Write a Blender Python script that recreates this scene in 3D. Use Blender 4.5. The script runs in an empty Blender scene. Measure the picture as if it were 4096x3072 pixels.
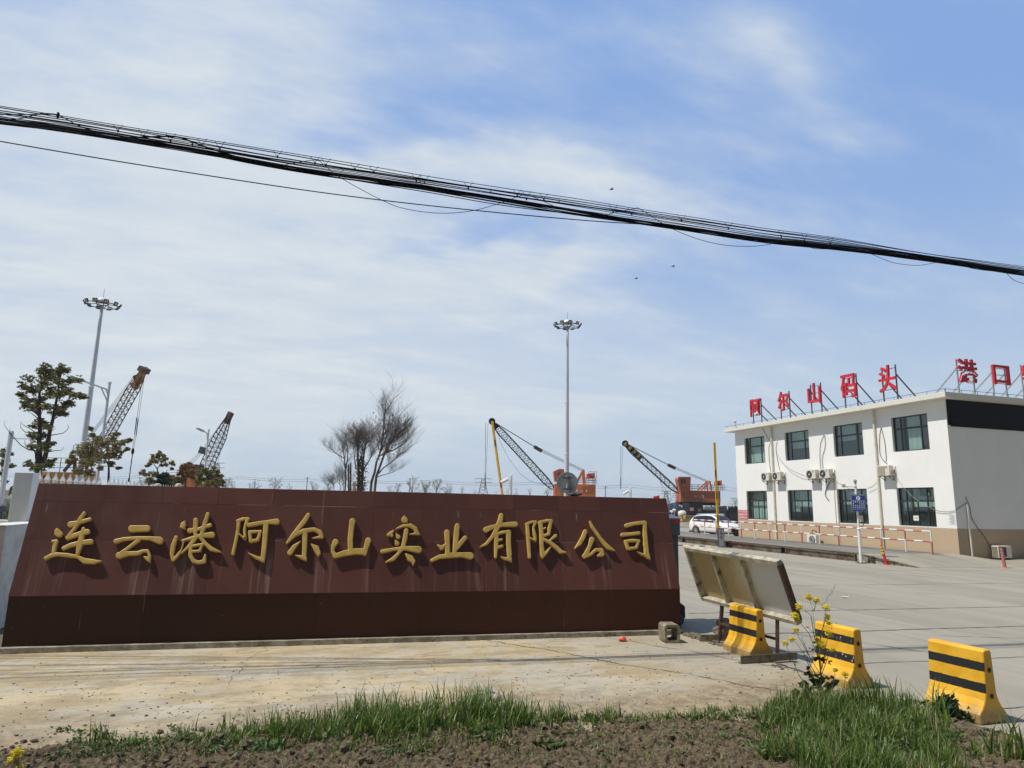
import bpy, bmesh, math, random
import numpy as np
from mathutils import Vector, Matrix, noise
random.seed(7)
sc = bpy.context.scene
COL = sc.collection
rad = math.radians
# ------------------------------------------------------------------ camera
H = 2.15
YAW, PITCH, ROLL, FPX = .294906212, .178723570, .0206816913, 2669.2
fwd = Vector((math.sin(YAW)*math.cos(PITCH), math.cos(YAW)*math.cos(PITCH), math.sin(PITCH)))
_r = Vector((math.cos(YAW), -math.sin(YAW), 0)); _u = _r.cross(fwd)
right = math.cos(ROLL)*_r + math.sin(ROLL)*_u
up = -math.sin(ROLL)*_r + math.cos(ROLL)*_u
cam = bpy.data.cameras.new('camera'); camo = bpy.data.objects.new('camera', cam); COL.objects.link(camo)
cam.sensor_width = 36; cam.lens = 36*FPX/4096; cam.clip_start = .1; cam.clip_end = 6000
M3 = Matrix((right, up, -fwd)).transposed().to_4x4(); M3.translation = (0, 0, H); camo.matrix_world = M3
sc.camera = camo
CAM = Vector((0, 0, H))
# ------------------------------------------------------------------ exposure
vs = sc.view_settings; vs.view_transform = 'Standard'; vs.look = 'None'; vs.gamma = 1; vs.exposure = EXPOSURE = -0.2
# ------------------------------------------------------------------ sun
sund = Vector((-.5, .035, .866)).normalized()
sl = bpy.data.lights.new('sun', 'SUN'); sl.energy = 5.0; sl.angle = rad(.5); sl.color = (1, .95, .87)
so = bpy.data.objects.new('sun', sl); COL.objects.link(so); so.rotation_euler = sund.to_track_quat('Z', 'Y').to_euler(); so.location = (-20, 0, 40)
# ------------------------------------------------------------------ sky with high thin cloud
def ray(px, py): return fwd + right*float((px-2048)/FPX) - up*float((py-1536)/FPX)
wd = bpy.data.worlds.new('World'); sc.world = wd; wd.use_nodes = True
nt = wd.node_tree; N = nt.nodes; Lk = nt.links
sky = N.new('ShaderNodeTexSky'); sky.sky_type = 'NISHITA'; sky.sun_disc = False
sky.sun_elevation = math.asin(sund.z); sky.sun_rotation = math.atan2(sund.x, sund.y)
sky.altitude = 0; sky.air_density = 1.0; sky.dust_density = 2.2; sky.ozone_density = 2.0
bg = N['Background']; bg.inputs[1].default_value = .15
class W:   # tiny node helper for the world
    @staticmethod
    def v(x): return x
def wm(op, a, b=None, c=None, clamp=False):
    n = N.new('ShaderNodeMath'); n.operation = op; n.use_clamp = clamp
    for i, s in enumerate((a, b, c)):
        if s is None: continue
        if isinstance(s, (int, float)): n.inputs[i].default_value = s
        else: Lk.new(s, n.inputs[i])
    return n.outputs[0]
def wv(op, a, b=None):
    n = N.new('ShaderNodeVectorMath'); n.operation = op
    for i, s in enumerate((a, b)):
        if s is None: continue
        if isinstance(s, (tuple, Vector)): n.inputs[i].default_value = tuple(s)
        else: Lk.new(s, n.inputs[i])
    return n.outputs['Value'] if op == 'DOT_PRODUCT' else n.outputs[0]
tc = N.new('ShaderNodeTexCoord'); d0 = tc.outputs['Generated']
sep = N.new('ShaderNodeSeparateXYZ'); Lk.new(d0, sep.inputs[0])
def wnoise(vec, scale, detail=4, rough=.55):
    n = N.new('ShaderNodeTexNoise'); n.inputs['Scale'].default_value = scale; n.inputs['Detail'].default_value = detail
    n.inputs['Roughness'].default_value = rough; Lk.new(vec, n.inputs['Vector']); return n
zz = wm('ADD', sep.outputs[2], .22)
comb = N.new('ShaderNodeCombineXYZ'); Lk.new(wm('DIVIDE', sep.outputs[0], zz), comb.inputs[0]); Lk.new(wm('DIVIDE', sep.outputs[1], zz), comb.inputs[1])
plane = comb.outputs[0]                       # cloud layer coordinates, seen in perspective
warp = wnoise(plane, 1.6, 4)
sub = wv('SUBTRACT', warp.outputs['Color'], (.5, .5, .5))
sc_ = N.new('ShaderNodeVectorMath'); sc_.operation = 'SCALE'; Lk.new(sub, sc_.inputs[0]); sc_.inputs['Scale'].default_value = .30
dd = wv('ADD', d0, sc_.outputs[0])
def blob(px, py, sx, sy, ang, wgt):
    c = ray(px, py).normalized(); a = rad(ang)
    e1 = (math.cos(a)*right - math.sin(a)*up); e2 = (math.sin(a)*right + math.cos(a)*up)
    e1 = (e1 - c*e1.dot(c)).normalized(); e2 = (e2 - c*e2.dot(c)).normalized()
    t1 = wm('SUBTRACT', wv('DOT_PRODUCT', dd, e1), c.dot(e1)); t2 = wm('SUBTRACT', wv('DOT_PRODUCT', dd, e2), c.dot(e2))
    t1 = wm('DIVIDE', t1, sx/FPX); t2 = wm('DIVIDE', t2, sy/FPX)
    q = wm('ADD', wm('MULTIPLY', t1, t1), wm('MULTIPLY', t2, t2))
    return wm('MULTIPLY', wm('EXPONENT', wm('MULTIPLY', q, -1.0)), wgt)
B = [(200, 300, 1300, 750, 0, .62), (1250, 150, 700, 330, 8, .60), (900, 700, 1100, 220, 14, .45), (2150, 760, 650, 150, 12, .75),
     (300, 1150, 1300, 420, 0, .6), (1500, 1180, 900, 190, 4, .45), (2150, 1100, 420, 100, -8, .55), (1300, 1550, 1700, 260, 0, .35), (3050, 260, 520, 130, 40, .3),
     (3250, 480, 260, 90, 40, .25), (1900, 1320, 700, 110, 0, .2), (2750, 620, 300, 90, 10, .28), (1620, 480, 480, 110, 5, -.55), (850, 1010, 420, 50, 4, -.25), (1900, 980, 500, 50, 0, -.4), (1250, 520, 300, 60, 0, -.25), (3000, 150, 420, 160, 20, .35), (2750, 320, 320, 90, 40, .3)]
tot = None
for b in B:
    o = blob(*b); tot = o if tot is None else wm('ADD', tot, o)
st = N.new('ShaderNodeMapping'); st.inputs['Scale'].default_value = (1.0, 2.3, 1); st.inputs['Rotation'].default_value = (0, 0, rad(-28)); Lk.new(plane, st.inputs['Vector'])
f1 = wnoise(st.outputs[0], 2.6, 9, .62); f2 = wnoise(st.outputs[0], .9, 3, .5)
fb = wm('ADD', wm('MULTIPLY', wm('SUBTRACT', f1.outputs['Fac'], .5), 1.35), wm('MULTIPLY', wm('SUBTRACT', f2.outputs['Fac'], .5), .8))
dens = wm('ADD', tot, fb)
def wmr(f, a, b, c, d):
    m = N.new('ShaderNodeMapRange'); m.interpolation_type = 'SMOOTHSTEP'; Lk.new(f, m.inputs[0])
    for i, x in enumerate((a, b, c, d)): m.inputs[i+1].default_value = x
    return m.outputs[0]
def wmix(f, a, b):
    m = N.new('ShaderNodeMix'); m.data_type = 'RGBA'
    for k, x in (('Factor', f), ('A', a), ('B', b)):
        if isinstance(x, (int, float)): m.inputs[k].default_value = x
        elif isinstance(x, tuple): m.inputs[k].default_value = (*x, 1)
        else: Lk.new(x, m.inputs[k])
    return m.outputs['Result']
cloud = wmr(dens, -.1, 1.2, 0, 1)
veil = wmix(.8, sky.outputs[0], (2.05, 3.4, 6.3))                     # thin even high haze in front of the blue
hz = wmix(wmr(tot, .0, .7, 0, 1), (4.1, 4.95, 5.85), (5.7, 6.1, 6.2))      # pale air near the horizon, whiter below the cloud
veil = wmix(wmr(sep.outputs[2], .50, .0, 0, 1), veil, hz)
colr = wmix(wmr(fb, -.35, .45, 0, 1), (4.5, 5.15, 5.95), (5.75, 6.15, 6.35))   # thin grey-blue and thick white parts
res = wmix(wm('MULTIPLY', cloud, .92), veil, colr)
back = wmr(wv('DOT_PRODUCT', d0, (math.sin(YAW), math.cos(YAW), 0)), -.45, .30, .24, 1.0); res = wmix(back, (0, 0, 0), res)   # sky dimmed behind the camera to cut fill light on shaded faces
below = wmr(sep.outputs[2], -.02, -.06, 0, 1); res = wmix(below, res, (2.2, 2.2, 2.0))
Lk.new(res, bg.inputs[0])
# ------------------------------------------------------------------ helpers
def V(*a): return Vector(a)
def G(px, py, z=0.):
    d = ray(px, py); return CAM + d*((z-H)/d.z)
def P(px, py, D): return CAM + ray(px, py)*D
def onpl(px, py, p, n):
    d = ray(px, py); p = Vector(p); n = Vector(n); return CAM + d*((p-CAM).dot(n)/d.dot(n))
def PX(px, py, X): return onpl(px, py, (X, 0, 0), (1, 0, 0))
def PY(px, py, Y): return onpl(px, py, (0, Y, 0), (0, 1, 0))
ORG = {}
class MB:
    def __init__(s): s.v = []; s.f = []; s.m = []; s.mi = 0
    def add(s, vs, fs, mi=None):
        o = len(s.v); s.v += [tuple(v) for v in vs]
        for f in fs: s.f.append(tuple(i+o for i in f)); s.m.append(s.mi if mi is None else mi)
        return s
    def poly(s, pts, mi=None): return s.add(pts, [tuple(range(len(pts)))], mi)
    def box(s, x0, x1, y0, y1, z0, z1, mi=None):
        vs = [(x, y, z) for z in (z0, z1) for y in (y0, y1) for x in (x0, x1)]
        return s.add(vs, [(0, 2, 3, 1), (4, 5, 7, 6), (0, 1, 5, 4), (2, 6, 7, 3), (0, 4, 6, 2), (1, 3, 7, 5)], mi)
    def obox(s, c, a, b, d, mi=None):   # centre, three half vectors
        c = Vector(c); a = Vector(a); b = Vector(b); d = Vector(d)
        vs = [c + i*a + j*b + k*d for k in (-1, 1) for j in (-1, 1) for i in (-1, 1)]
        return s.add(vs, [(0, 2, 3, 1), (4, 5, 7, 6), (0, 1, 5, 4), (2, 6, 7, 3), (0, 4, 6, 2), (1, 3, 7, 5)], mi)
    def bar(s, p, q, w, h=None, mi=None, up=(0, 0, 1)):
        p = Vector(p); q = Vector(q); h = w if h is None else h; d = q-p
        if d.length < 1e-6: return s
        z = d.normalized(); x = z.cross(Vector(up))
        if x.length < 1e-3: x = z.cross(Vector((1, 0, 0)))
        x.normalize(); y = x.cross(z)
        return s.obox((p+q)/2, x*w/2, y*h/2, d/2, mi)
    def tube(s, pts, r, n=8, mi=None, cap=True):
        pts = [Vector(p) for p in pts]; k = len(pts); rr = r if isinstance(r, (list, tuple)) else [r]*k
        vs = []; fs = []; px = None
        for i, p in enumerate(pts):
            t = (pts[min(i+1, k-1)] - pts[max(i-1, 0)])
            t = t.normalized() if t.length > 1e-9 else Vector((0, 0, 1))
            if px is None:
                px = t.cross(Vector((0, 0, 1)))
                if px.length < .1: px = t.cross(Vector((1, 0, 0)))
            px = px - t*px.dot(t)
            px = px.normalized() if px.length > 1e-6 else t.orthogonal().normalized()
            py = t.cross(px)
            for j in range(n):
                a = 2*math.pi*j/n; vs.append(p + rr[i]*(math.cos(a)*px + math.sin(a)*py))
        for i in range(k-1):
            for j in range(n):
                fs.append((i*n+j, i*n+(j+1) % n, (i+1)*n+(j+1) % n, (i+1)*n+j))
        if cap: fs.append(tuple(range(n))[::-1]); fs.append(tuple((k-1)*n+j for j in range(n)))
        return s.add(vs, fs, mi)
    def lathe(s, c, prof, n=16, mi=None, ax=(0, 0, 1)):
        c = Vector(c); z = Vector(ax).normalized(); x = z.orthogonal().normalized(); y = z.cross(x); vs = []; fs = []
        for r, h in prof:
            for j in range(n):
                a = 2*math.pi*j/n; vs.append(c + z*h + r*(math.cos(a)*x + math.sin(a)*y))
        for i in range(len(prof)-1):
            for j in range(n): fs.append((i*n+j, i*n+(j+1) % n, (i+1)*n+(j+1) % n, (i+1)*n+j))
        fs.append(tuple(range(n))[::-1]); fs.append(tuple((len(prof)-1)*n+j for j in range(n)))
        return s.add(vs, fs, mi)
    def prism(s, pts, vec, mi=None):
        pts = [Vector(p) for p in pts]; vec = Vector(vec); n = len(pts)
        fs = [tuple(range(n))[::-1], tuple(range(n, 2*n))] + [(i, (i+1) % n, (i+1) % n+n, i+n) for i in range(n)]
        return s.add(pts+[p+vec for p in pts], fs, mi)
    def ball(s, c, r, n=10, mi=None):
        r = r if isinstance(r, (tuple, list)) else (r, r, r); vs = []; fs = []; m = n//2
        for i in range(m+1):
            t = math.pi*i/m
            for j in range(n):
                a = 2*math.pi*j/n; vs.append((c[0]+r[0]*math.sin(t)*math.cos(a), c[1]+r[1]*math.sin(t)*math.sin(a), c[2]+r[2]*math.cos(t)))
        for i in range(m):
            for j in range(n): fs.append((i*n+j, (i+1)*n+j, (i+1)*n+(j+1) % n, i*n+(j+1) % n))
        return s.add(vs, fs, mi)
    def mesh(s, me, mat, mi=None):
        return s.add([mat @ v.co for v in me.vertices], [tuple(p.vertices) for p in me.polygons], mi)
    def build(s, name, mats, parent=None, smooth=False, bevel=0, loc=None, recalc=True, merge=False):
        if not isinstance(mats, (list, tuple)): mats = [mats]
        if parent is not None: org = ORG[parent.name]
        elif loc is not None: org = Vector(loc)
        else:
            a = np.array(s.v); mn = a.min(0); mx = a.max(0); org = Vector(((mn[0]+mx[0])/2, (mn[1]+mx[1])/2, mn[2]))
        me = bpy.data.meshes.new(name); a = np.array(s.v, dtype=float) - np.array(org)
        me.from_pydata(a.tolist(), [], s.f)
        for m in mats: me.materials.append(m)
        if len(mats) > 1: me.polygons.foreach_set('material_index', s.m)
        if recalc or merge:
            bm = bmesh.new(); bm.from_mesh(me)
            if merge: bmesh.ops.remove_doubles(bm, verts=bm.verts, dist=1e-4)
            if recalc: bmesh.ops.recalc_face_normals(bm, faces=bm.faces)
            bm.to_mesh(me); bm.free()
        if smooth: me.polygons.foreach_set('use_smooth', [True]*len(me.polygons))
        me.update()
        o = bpy.data.objects.new(name, me); COL.objects.link(o)
        if parent is not None: o.parent = parent
        else: o.location = org
        ORG[o.name] = org
        if bevel:
            b = o.modifiers.new('bevel', 'BEVEL'); b.width = bevel; b.segments = 2; b.limit_method = 'ANGLE'; b.angle_limit = rad(40)
        return o
def tag(o, label=None, cat=None, group=None, kind=None):
    if label: o['label'] = label
    if cat: o['category'] = cat
    if group: o['group'] = group
    if kind: o['kind'] = kind
    return o
def thing(name, label, cat, loc, group=None):
    o = bpy.data.objects.new(name, None); o.empty_display_size = .3; COL.objects.link(o); o.location = loc; ORG[o.name] = Vector(loc)
    return tag(o, label, cat, group)
def dup(root, loc, label=None, rz=0, scale=None):
    def cp(o, par):
        c = o.copy(); COL.objects.link(c); c.parent = par
        for ch in o.children: cp(ch, c)
        return c
    r = cp(root, None); r.location = loc; r.rotation_euler = (0, 0, rz)
    if scale: r.scale = scale
    if label: r['label'] = label
    ORG[r.name] = Vector(loc)
    return r
# ------------------------------------------------------------------ materials
def lin(r, g, b):
    f = lambda c: (c/255/12.92) if c/255 <= .04045 else ((c/255+.055)/1.055)**2.4
    return (f(r), f(g), f(b))
class NM:
    def __init__(s, name):
        s.m = bpy.data.materials.new(name); s.m.use_nodes = True; s.t = s.m.node_tree; s.N = s.t.nodes; s.b = s.N['Principled BSDF']
        s.tc = s.N.new('ShaderNodeTexCoord'); s.o = s.tc.outputs['Object']
    def math(s, op, a, b=None, c=None, clamp=False):
        n = s.N.new('ShaderNodeMath'); n.operation = op; n.use_clamp = clamp
        for i, x in enumerate((a, b, c)):
            if x is None: continue
            if isinstance(x, (int, float)): n.inputs[i].default_value = x
            else: s.t.links.new(x, n.inputs[i])
        return n.outputs[0]
    def noise(s, scale=5, detail=5, rough=.6, sc3=None, rot=0, vec=None):
        v = vec or s.o
        if sc3 or rot:
            mp = s.N.new('ShaderNodeMapping'); mp.inputs['Scale'].default_value = sc3 or (1, 1, 1); mp.inputs['Rotation'].default_value = (0, 0, rot); s.t.links.new(v, mp.inputs[0]); v = mp.outputs[0]
        n = s.N.new('ShaderNodeTexNoise'); n.inputs['Scale'].default_value = scale; n.inputs['Detail'].default_value = detail; n.inputs['Roughness'].default_value = rough
        s.t.links.new(v, n.inputs['Vector']); return n.outputs['Fac']
    def ramp(s, f, lo, hi, a=0., b=1., smooth=True):
        n = s.N.new('ShaderNodeMapRange'); n.interpolation_type = 'SMOOTHSTEP' if smooth else 'LINEAR'; s.t.links.new(f, n.inputs[0])
        for i, x in enumerate((lo, hi, a, b)): n.inputs[i+1].default_value = x
        return n.outputs[0]
    def mix(s, f, a, b, mode='MIX'):
        n = s.N.new('ShaderNodeMix'); n.data_type = 'RGBA'; n.blend_type = mode
        for k, x in (('Factor', f), ('A', a), ('B', b)):
            if isinstance(x, (int, float)): n.inputs[k].default_value = x
            elif isinstance(x, tuple): n.inputs[k].default_value = (*x[:3], 1)
            else: s.t.links.new(x, n.inputs[k])
        return n.outputs['Result']
    def xyz(s, v=None):
        n = s.N.new('ShaderNodeSeparateXYZ'); s.t.links.new(v or s.o, n.inputs[0]); return n.outputs
    def col(s, c): s.t.links.new(c, s.b.inputs['Base Color']); return s
    def bump(s, h, st=.3, dist=.02):
        n = s.N.new('ShaderNodeBump'); n.inputs['Strength'].default_value = st; n.inputs['Distance'].default_value = dist; s.t.links.new(h, n.inputs['Height']); s.t.links.new(n.outputs[0], s.b.inputs['Normal']); return s
    def rough(s, r):
        if isinstance(r, (int, float)): s.b.inputs['Roughness'].default_value = r
        else: s.t.links.new(r, s.b.inputs['Roughness'])
        return s
def mat(name, c, rough=.6, var=.12, scale=4, c2=None, lo=.45, hi=.7, bump=0, bs=40, metal=0, spec=None):
    n = NM(name); f = n.noise(scale, 6, .65)
    base = n.mix(n.ramp(f, .3, .7), tuple(x*(1-var) for x in c), tuple(min(1, x*(1+var)) for x in c))
    if c2: base = n.mix(n.ramp(n.noise(scale*1.7, 8, .7), lo, hi), base, c2)
    n.col(base).rough(rough); n.b.inputs['Metallic'].default_value = metal
    if spec is not None: n.b.inputs['Specular IOR Level'].default_value = spec
    if bump: n.bump(n.noise(bs, 4), bump, .01)
    return n.m
MT = {}
MT['white'] = mat('white_paint', (.72, .72, .68), .5, .05, 3, c2=(.5, .47, .4), lo=.6, hi=.85)
MT['whiteclean'] = mat('white_enamel', (.78, .79, .78), .35, .04)
MT['cream'] = mat('cream_plastic', (.70, .66, .54), .5, .06, 3, c2=(.45, .4, .3), lo=.62, hi=.85)
MT['red'] = mat('red_paint', (.52, .03, .03), .5, .12, 4, c2=(.55, .22, .2), lo=.6, hi=.8)
MT['redfade'] = mat('faded_red_paint', (.45, .14, .12), .65, .15, 9)
MT['grey'] = mat('grey_galvanised', (.30, .33, .34), .5, .12, 6)
MT['dgrey'] = mat('dark_grey_steel', (.06, .075, .09), .5, .15, 6)
MT['black'] = mat('black_rubber', (.012, .012, .014), .6, .2, 10)
MT['frame'] = mat('dark_green_window_frame', (.012, .022, .022), .35, .1)
MT['yellow'] = mat('yellow_paint', (.75, .45, .02), .5, .1, 5)
MT['rust'] = mat('rust_brown_steel', (.07, .028, .018), .7, .3, 12, c2=(.12, .06, .03))
MT['orange'] = mat('orange_crane_paint', (.62, .17, .05), .55, .12, 1.2, c2=(.30, .10, .05), lo=.55, hi=.85)
MT['steel'] = mat('dark_steel', (.012, .013, .018), .6, .2, 3, spec=.2)
MT['mast'] = mat('mast_galvanised', (.62, .66, .72), .4, .04, 2)
MT['wire'] = mat('black_cable_sheath', (.004, .004, .007), .8, .1, spec=.05)
MT['gold'] = mat('weathered_gold_paint', (.56, .375, .095), .42, .12, 6, c2=(.42, .28, .07), lo=.5, hi=.75, metal=.0)
MT['signred'] = mat('red_sign_letters', (.60, .012, .025), .4, .06, 3)
# ================================================================== SETTING
def ss(a, b, x):
    t = min(1, max(0, (x-a)/(b-a))); return t*t*(3-2*t)
# ground sheet with the river cut
g = MB(); xs = [-1000, -400, -60, 60, 400, 1000]
prof = [(-60, -.02), (97, -.02), (97.01, -2.5), (215, -2.5), (220, .2), (1000, .2)]
vs = [(x, y, z) for y, z in prof for x in xs]; nx = len(xs)
g.add(vs, [(j*nx+i, j*nx+i+1, (j+1)*nx+i+1, (j+1)*nx+i) for j in range(len(prof)-1) for i in range(nx-1)])
n = NM('far_ground'); n.col(n.mix(n.ramp(n.noise(.02, 6), .4, .6), (.13, .12, .07), (.07, .09, .04))).rough(.9)
tag(g.build('ground', n.m), kind='structure')
n = NM('river_water'); n.col((n.mix(.5, (.06, .08, .07), (.05, .06, .06)))).rough(.12).bump(n.noise(.8, 6), .4, .2)
tag(MB().add([(-1000, 97.05, -1.0), (1000, 97.05, -1.0), (1000, 217, -1.0), (-1000, 217, -1.0)], [(0, 1, 2, 3)]).build('water', n.m), kind='structure')
# yard concrete
n = NM('yard_concrete'); f = n.noise(1, 7, .62, (.9, .055, 1), rad(8)); f2 = n.noise(.22, 5); f3 = n.noise(30, 4)
c = n.mix(n.ramp(f, .34, .68), (.255, .23, .175), (.36, .325, .25)); c = n.mix(n.ramp(f2, .35, .65, 0, .5), c, (.335, .305, .24))
c = n.mix(n.ramp(n.noise(2.6, 8, .7, (1, .03, 1), rad(5)), .55, .72, 0, .75), c, (.175, .155, .125)); c = n.mix(n.ramp(n.noise(.35, 8, .75), .56, .70, 0, .45), c, (.20, .18, .145)); c = n.mix(n.ramp(n.noise(1.4, 9, .8, (1, .4, 1)), .62, .72, 0, .4), c, (.13, .115, .095)); c = n.mix(n.ramp(f3, .3, .8, 0, .25), c, (.24, .22, .18))
n.col(c).rough(.85).bump(n.noise(60, 4), .25, .006)
yard = MB().add([(6.55, 10.9, 0), (6.55, 5.25, 0), (6.9, 5.0, 0), (6.9, 1, 0), (70, 1, 0), (70, 97, 0), (-40, 97, 0), (-40, 18, 0), (-4.8, 15.2, 0), (-4.5, 13.5, 0), (6.5, 12.8, 0)], [tuple(range(11))]).build('yard', n.m, loc=(0, 0, 0), recalc=False)
tag(yard, kind='structure')
jm = NM('joint_dirt'); jm.col(jm.mix(jm.ramp(jm.noise(9, 5), .4, .6), (.035, .032, .025), (.10, .09, .065))).rough(.95)
jb = MB(); random.seed(3)
def crack(p, q, w, seg=.12, wob=.03):
    p = Vector((*p, .004)); q = Vector((*q, .004)); L = (q-p).length; k = max(4, int(L/seg)); d = (q-p)/k; s = Vector((-d.y, d.x, 0)).normalized(); off = 0; prev = None
    for i in range(k+1):
        off = off*.7 + random.uniform(-wob, wob); c = p + d*i + s*off; ww = w*random.uniform(.35, 1.3)
        cur = (c - s*ww, c + s*ww)
        if prev: jb.poly([prev[0], cur[0], cur[1], prev[1]])
        prev = cur
for Y, w in ((12.55, .02), (10.32, .024), (8.05, .010), (5.9, .01)): crack((6.9 if Y < 12 else 7.8, Y+.2), (30, Y-.95), w, wob=.015)
crack((8.3, 10.55), (9.6, 8.6), .012, wob=.04); crack((10.6, 9.9), (13.2, 8.9), .008); crack((11.4, 13), (15.5, 17), .006)
for Y in (17.0, 21.0): crack((8, Y), (45, Y-1.5), .012, .4)
crack((20.5, 3), (21.5, 22), .012, .4)
jb.build('pavement_joint', jm.m, parent=yard, recalc=False)
# apron: dusty concrete in front of the sign wall
n = NM('apron_concrete'); f = n.noise(.8, 8, .66, (.8, 1.3, 1), rad(-8)); fg = n.noise(.5, 7, .66)
c = n.mix(n.ramp(f, .36, .62), (.36, .28, .15), (.52, .425, .26))
x, y, z = n.xyz()
gm = n.ramp(n.math('ADD', fg, n.math('MULTIPLY', n.noise(2.3, 8, .7, (.6, 1.6, 1)), .5)), .70, .92, 0, .85)
c = n.mix(gm, c, (.40, .385, .34)); c = n.mix(n.ramp(n.noise(1.3, 10, .74, (.6, 1.3, 1)), .49, .57, 0, .6), c, (.47, .435, .35))
c = n.mix(n.ramp(n.noise(1.9, 10, .76, (.6, 1.4, 1)), .52, .60, 0, .75), c, (.29, .235, .145))
c = n.mix(n.ramp(n.math('ADD', x, n.math('MULTIPLY', f, 3.)), 5.4, 7.2, 0, .6), c, (.33, .30, .235))
c = n.mix(n.ramp(n.math('ADD', y, n.math('MULTIPLY', f, 2.2)), 9.4, 8.2, 0, .85), c, n.mix(n.ramp(n.noise(5, 8, .75), .42, .6), (.19, .14, .08), (.36, .28, .17)))
c = n.mix(n.ramp(n.noise(38, 5, .75), .60, .74, 0, .5), c, (.20, .165, .11))
c = n.mix(n.ramp(n.noise(6, 9, .78, (.7, 1.2, 1)), .52, .60, 0, .55), c, (.29, .245, .17)); c = n.mix(n.ramp(n.noise(16, 8, .78, (.5, 1.4, 1), .3), .56, .68, 0, .45), c, (.60, .55, .43))
n.col(c).rough(.92).bump(n.math('ADD', n.noise(9, 8, .7, (1, 2, 1)), n.math('MULTIPLY', n.noise(45, 4), .4)), .6, .03)
apron = MB().add([(-12, 3, .012), (6.62, 3, .012), (6.62, 9.6, .012), (6.42, 10.72, .012), (-4.5, 11.3, .012), (-12, 13, .012)], [tuple(range(6))]).build('apron', n.m, loc=(0, 0, 0), recalc=False)
tag(apron, kind='structure')
jb = MB()
def crack2(p, q, w, **k):
    crack(p, q, w, **k)
a0 = len(jb.v); crack((2.9, 10.9), (5.9, 6.9), .010, wob=.05); crack((4.9, 10.75), (6.6, 8.1), .008, wob=.05); crack((-.3, 11.0), (-.8, 8.9), .003, wob=.07, seg=.07); crack((6.5, 10.6), (6.62, 7), .03, wob=.02)
jb.v = [(v[0], v[1], .0165) for v in jb.v]; jb.build('pavement_crack', jm.m, parent=apron, recalc=False)
# ---- ploughed soil strip
def yb(X):
    t = [(-12, 7.9), (-2.4, 7.42), (-.3, 7.3), (2.2, 7.0), (4.6, 6.55), (5.3, 6.95), (6.5, 6.75), (6.75, 5.2), (7.2, 4.9), (14, 4.3)]
    for (a, b), (c_, d_) in zip(t, t[1:]):
        if a <= X <= c_: return b + (d_-b)*(X-a)/(c_-a)
    return t[-1][1] if X > 0 else t[0][1]
def soilz(X, Y, fine=True):
    e = ss(0, .6, yb(X) + .30*noise.noise((X*1.7, Y*1.3, 3)) + .16*noise.noise((X*5.1, Y*4.3, 7)) - Y)
    if e <= 0: return -.03
    p = Vector((X, Y, 0)); h = .03 + .04*noise.noise(p*1.3)
    if fine:
        s = 1 - .55*ss(5.2, 6.2, X)
        h += s*(.03*abs(noise.noise(p*5+Vector((9, 2, 0)))) + .04*max(0, noise.noise(p*9)) + .045*noise.noise(p*21) + .030*noise.noise(p*43))
    return -.03 + e*(h+.05)
gx = np.arange(-5, 8.5, .024); gy = np.arange(3.9, 8.0, .024); vs = []
for Y in gy:
    for X in gx: vs.append((X, Y, soilz(X, Y)))
nx = len(gx); fs = [(j*nx+i, j*nx+i+1, (j+1)*nx+i+1, (j+1)*nx+i) for j in range(len(gy)-1) for i in range(nx-1) if vs[j*nx+i][2] > -.029 or vs[(j+1)*nx+i+1][2] > -.029]
n = NM('loose_soil'); f = n.noise(14, 9, .72); c = n.mix(n.ramp(f, .36, .62), (.085, .058, .028), (.33, .25, .14)); c = n.mix(n.ramp(n.noise(60, 5, .7), .5, .75, 0, .6), c, (.40, .32, .20))
n.col(c).rough(.95).bump(n.noise(55, 8, .8), 1.0, .05)
MB_ = MB(); MB_.v = vs; MB_.f = fs; MB_.m = [0]*len(fs)
tag(MB_.build('soil', n.m, loc=(0, 0, 0), smooth=False, recalc=False), kind='structure')
# clods and small stones
cl = MB(); random.seed(11)
for i in range(4200):
    X = random.uniform(-4, 7); Y = yb(X) + random.uniform(-2.6, .1) if i > 300 else yb(X)+random.uniform(0, .6); r = (random.uniform(.006, .014) if random.random() < .8 else random.uniform(.014, .034))*(1 if Y < yb(X) else .5)
    z = max(soilz(X, Y), .012); a0 = len(cl.v); cl.ball((X, Y, z+r*.3), (r*random.uniform(.8, 1.5), r*random.uniform(.8, 1.4), r*.8), 6)
    for k in range(a0, len(cl.v)):
        v = Vector(cl.v[k]); q = noise.noise(v*60)*r*.7; cl.v[k] = (v.x+q, v.y+q, v.z+q*.6)
tag(cl.build('soil_clods', n.m, loc=(0, 0, 0)), 'loose earth clods scattered along the ploughed strip', kind='stuff')
db = MB(); random.seed(21)
for i in range(1700):
    X = random.uniform(-4, 6.5); Y = random.uniform(yb(X)-.05, 10.9)
    if random.random() > ss(10.5, 7.2, Y)*.9+.12: continue
    r = random.uniform(.003, .011); db.ball((X, Y, .012+r*.4), (r*random.uniform(.8, 2), r*random.uniform(.8, 1.6), r*.7), 5)
tag(db.build('gravel', mat('grit', (.16, .13, .09), .95, .5, 30), loc=(0, 0, 0)), 'small dark grit scattered over the dusty apron', kind='stuff')
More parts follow.
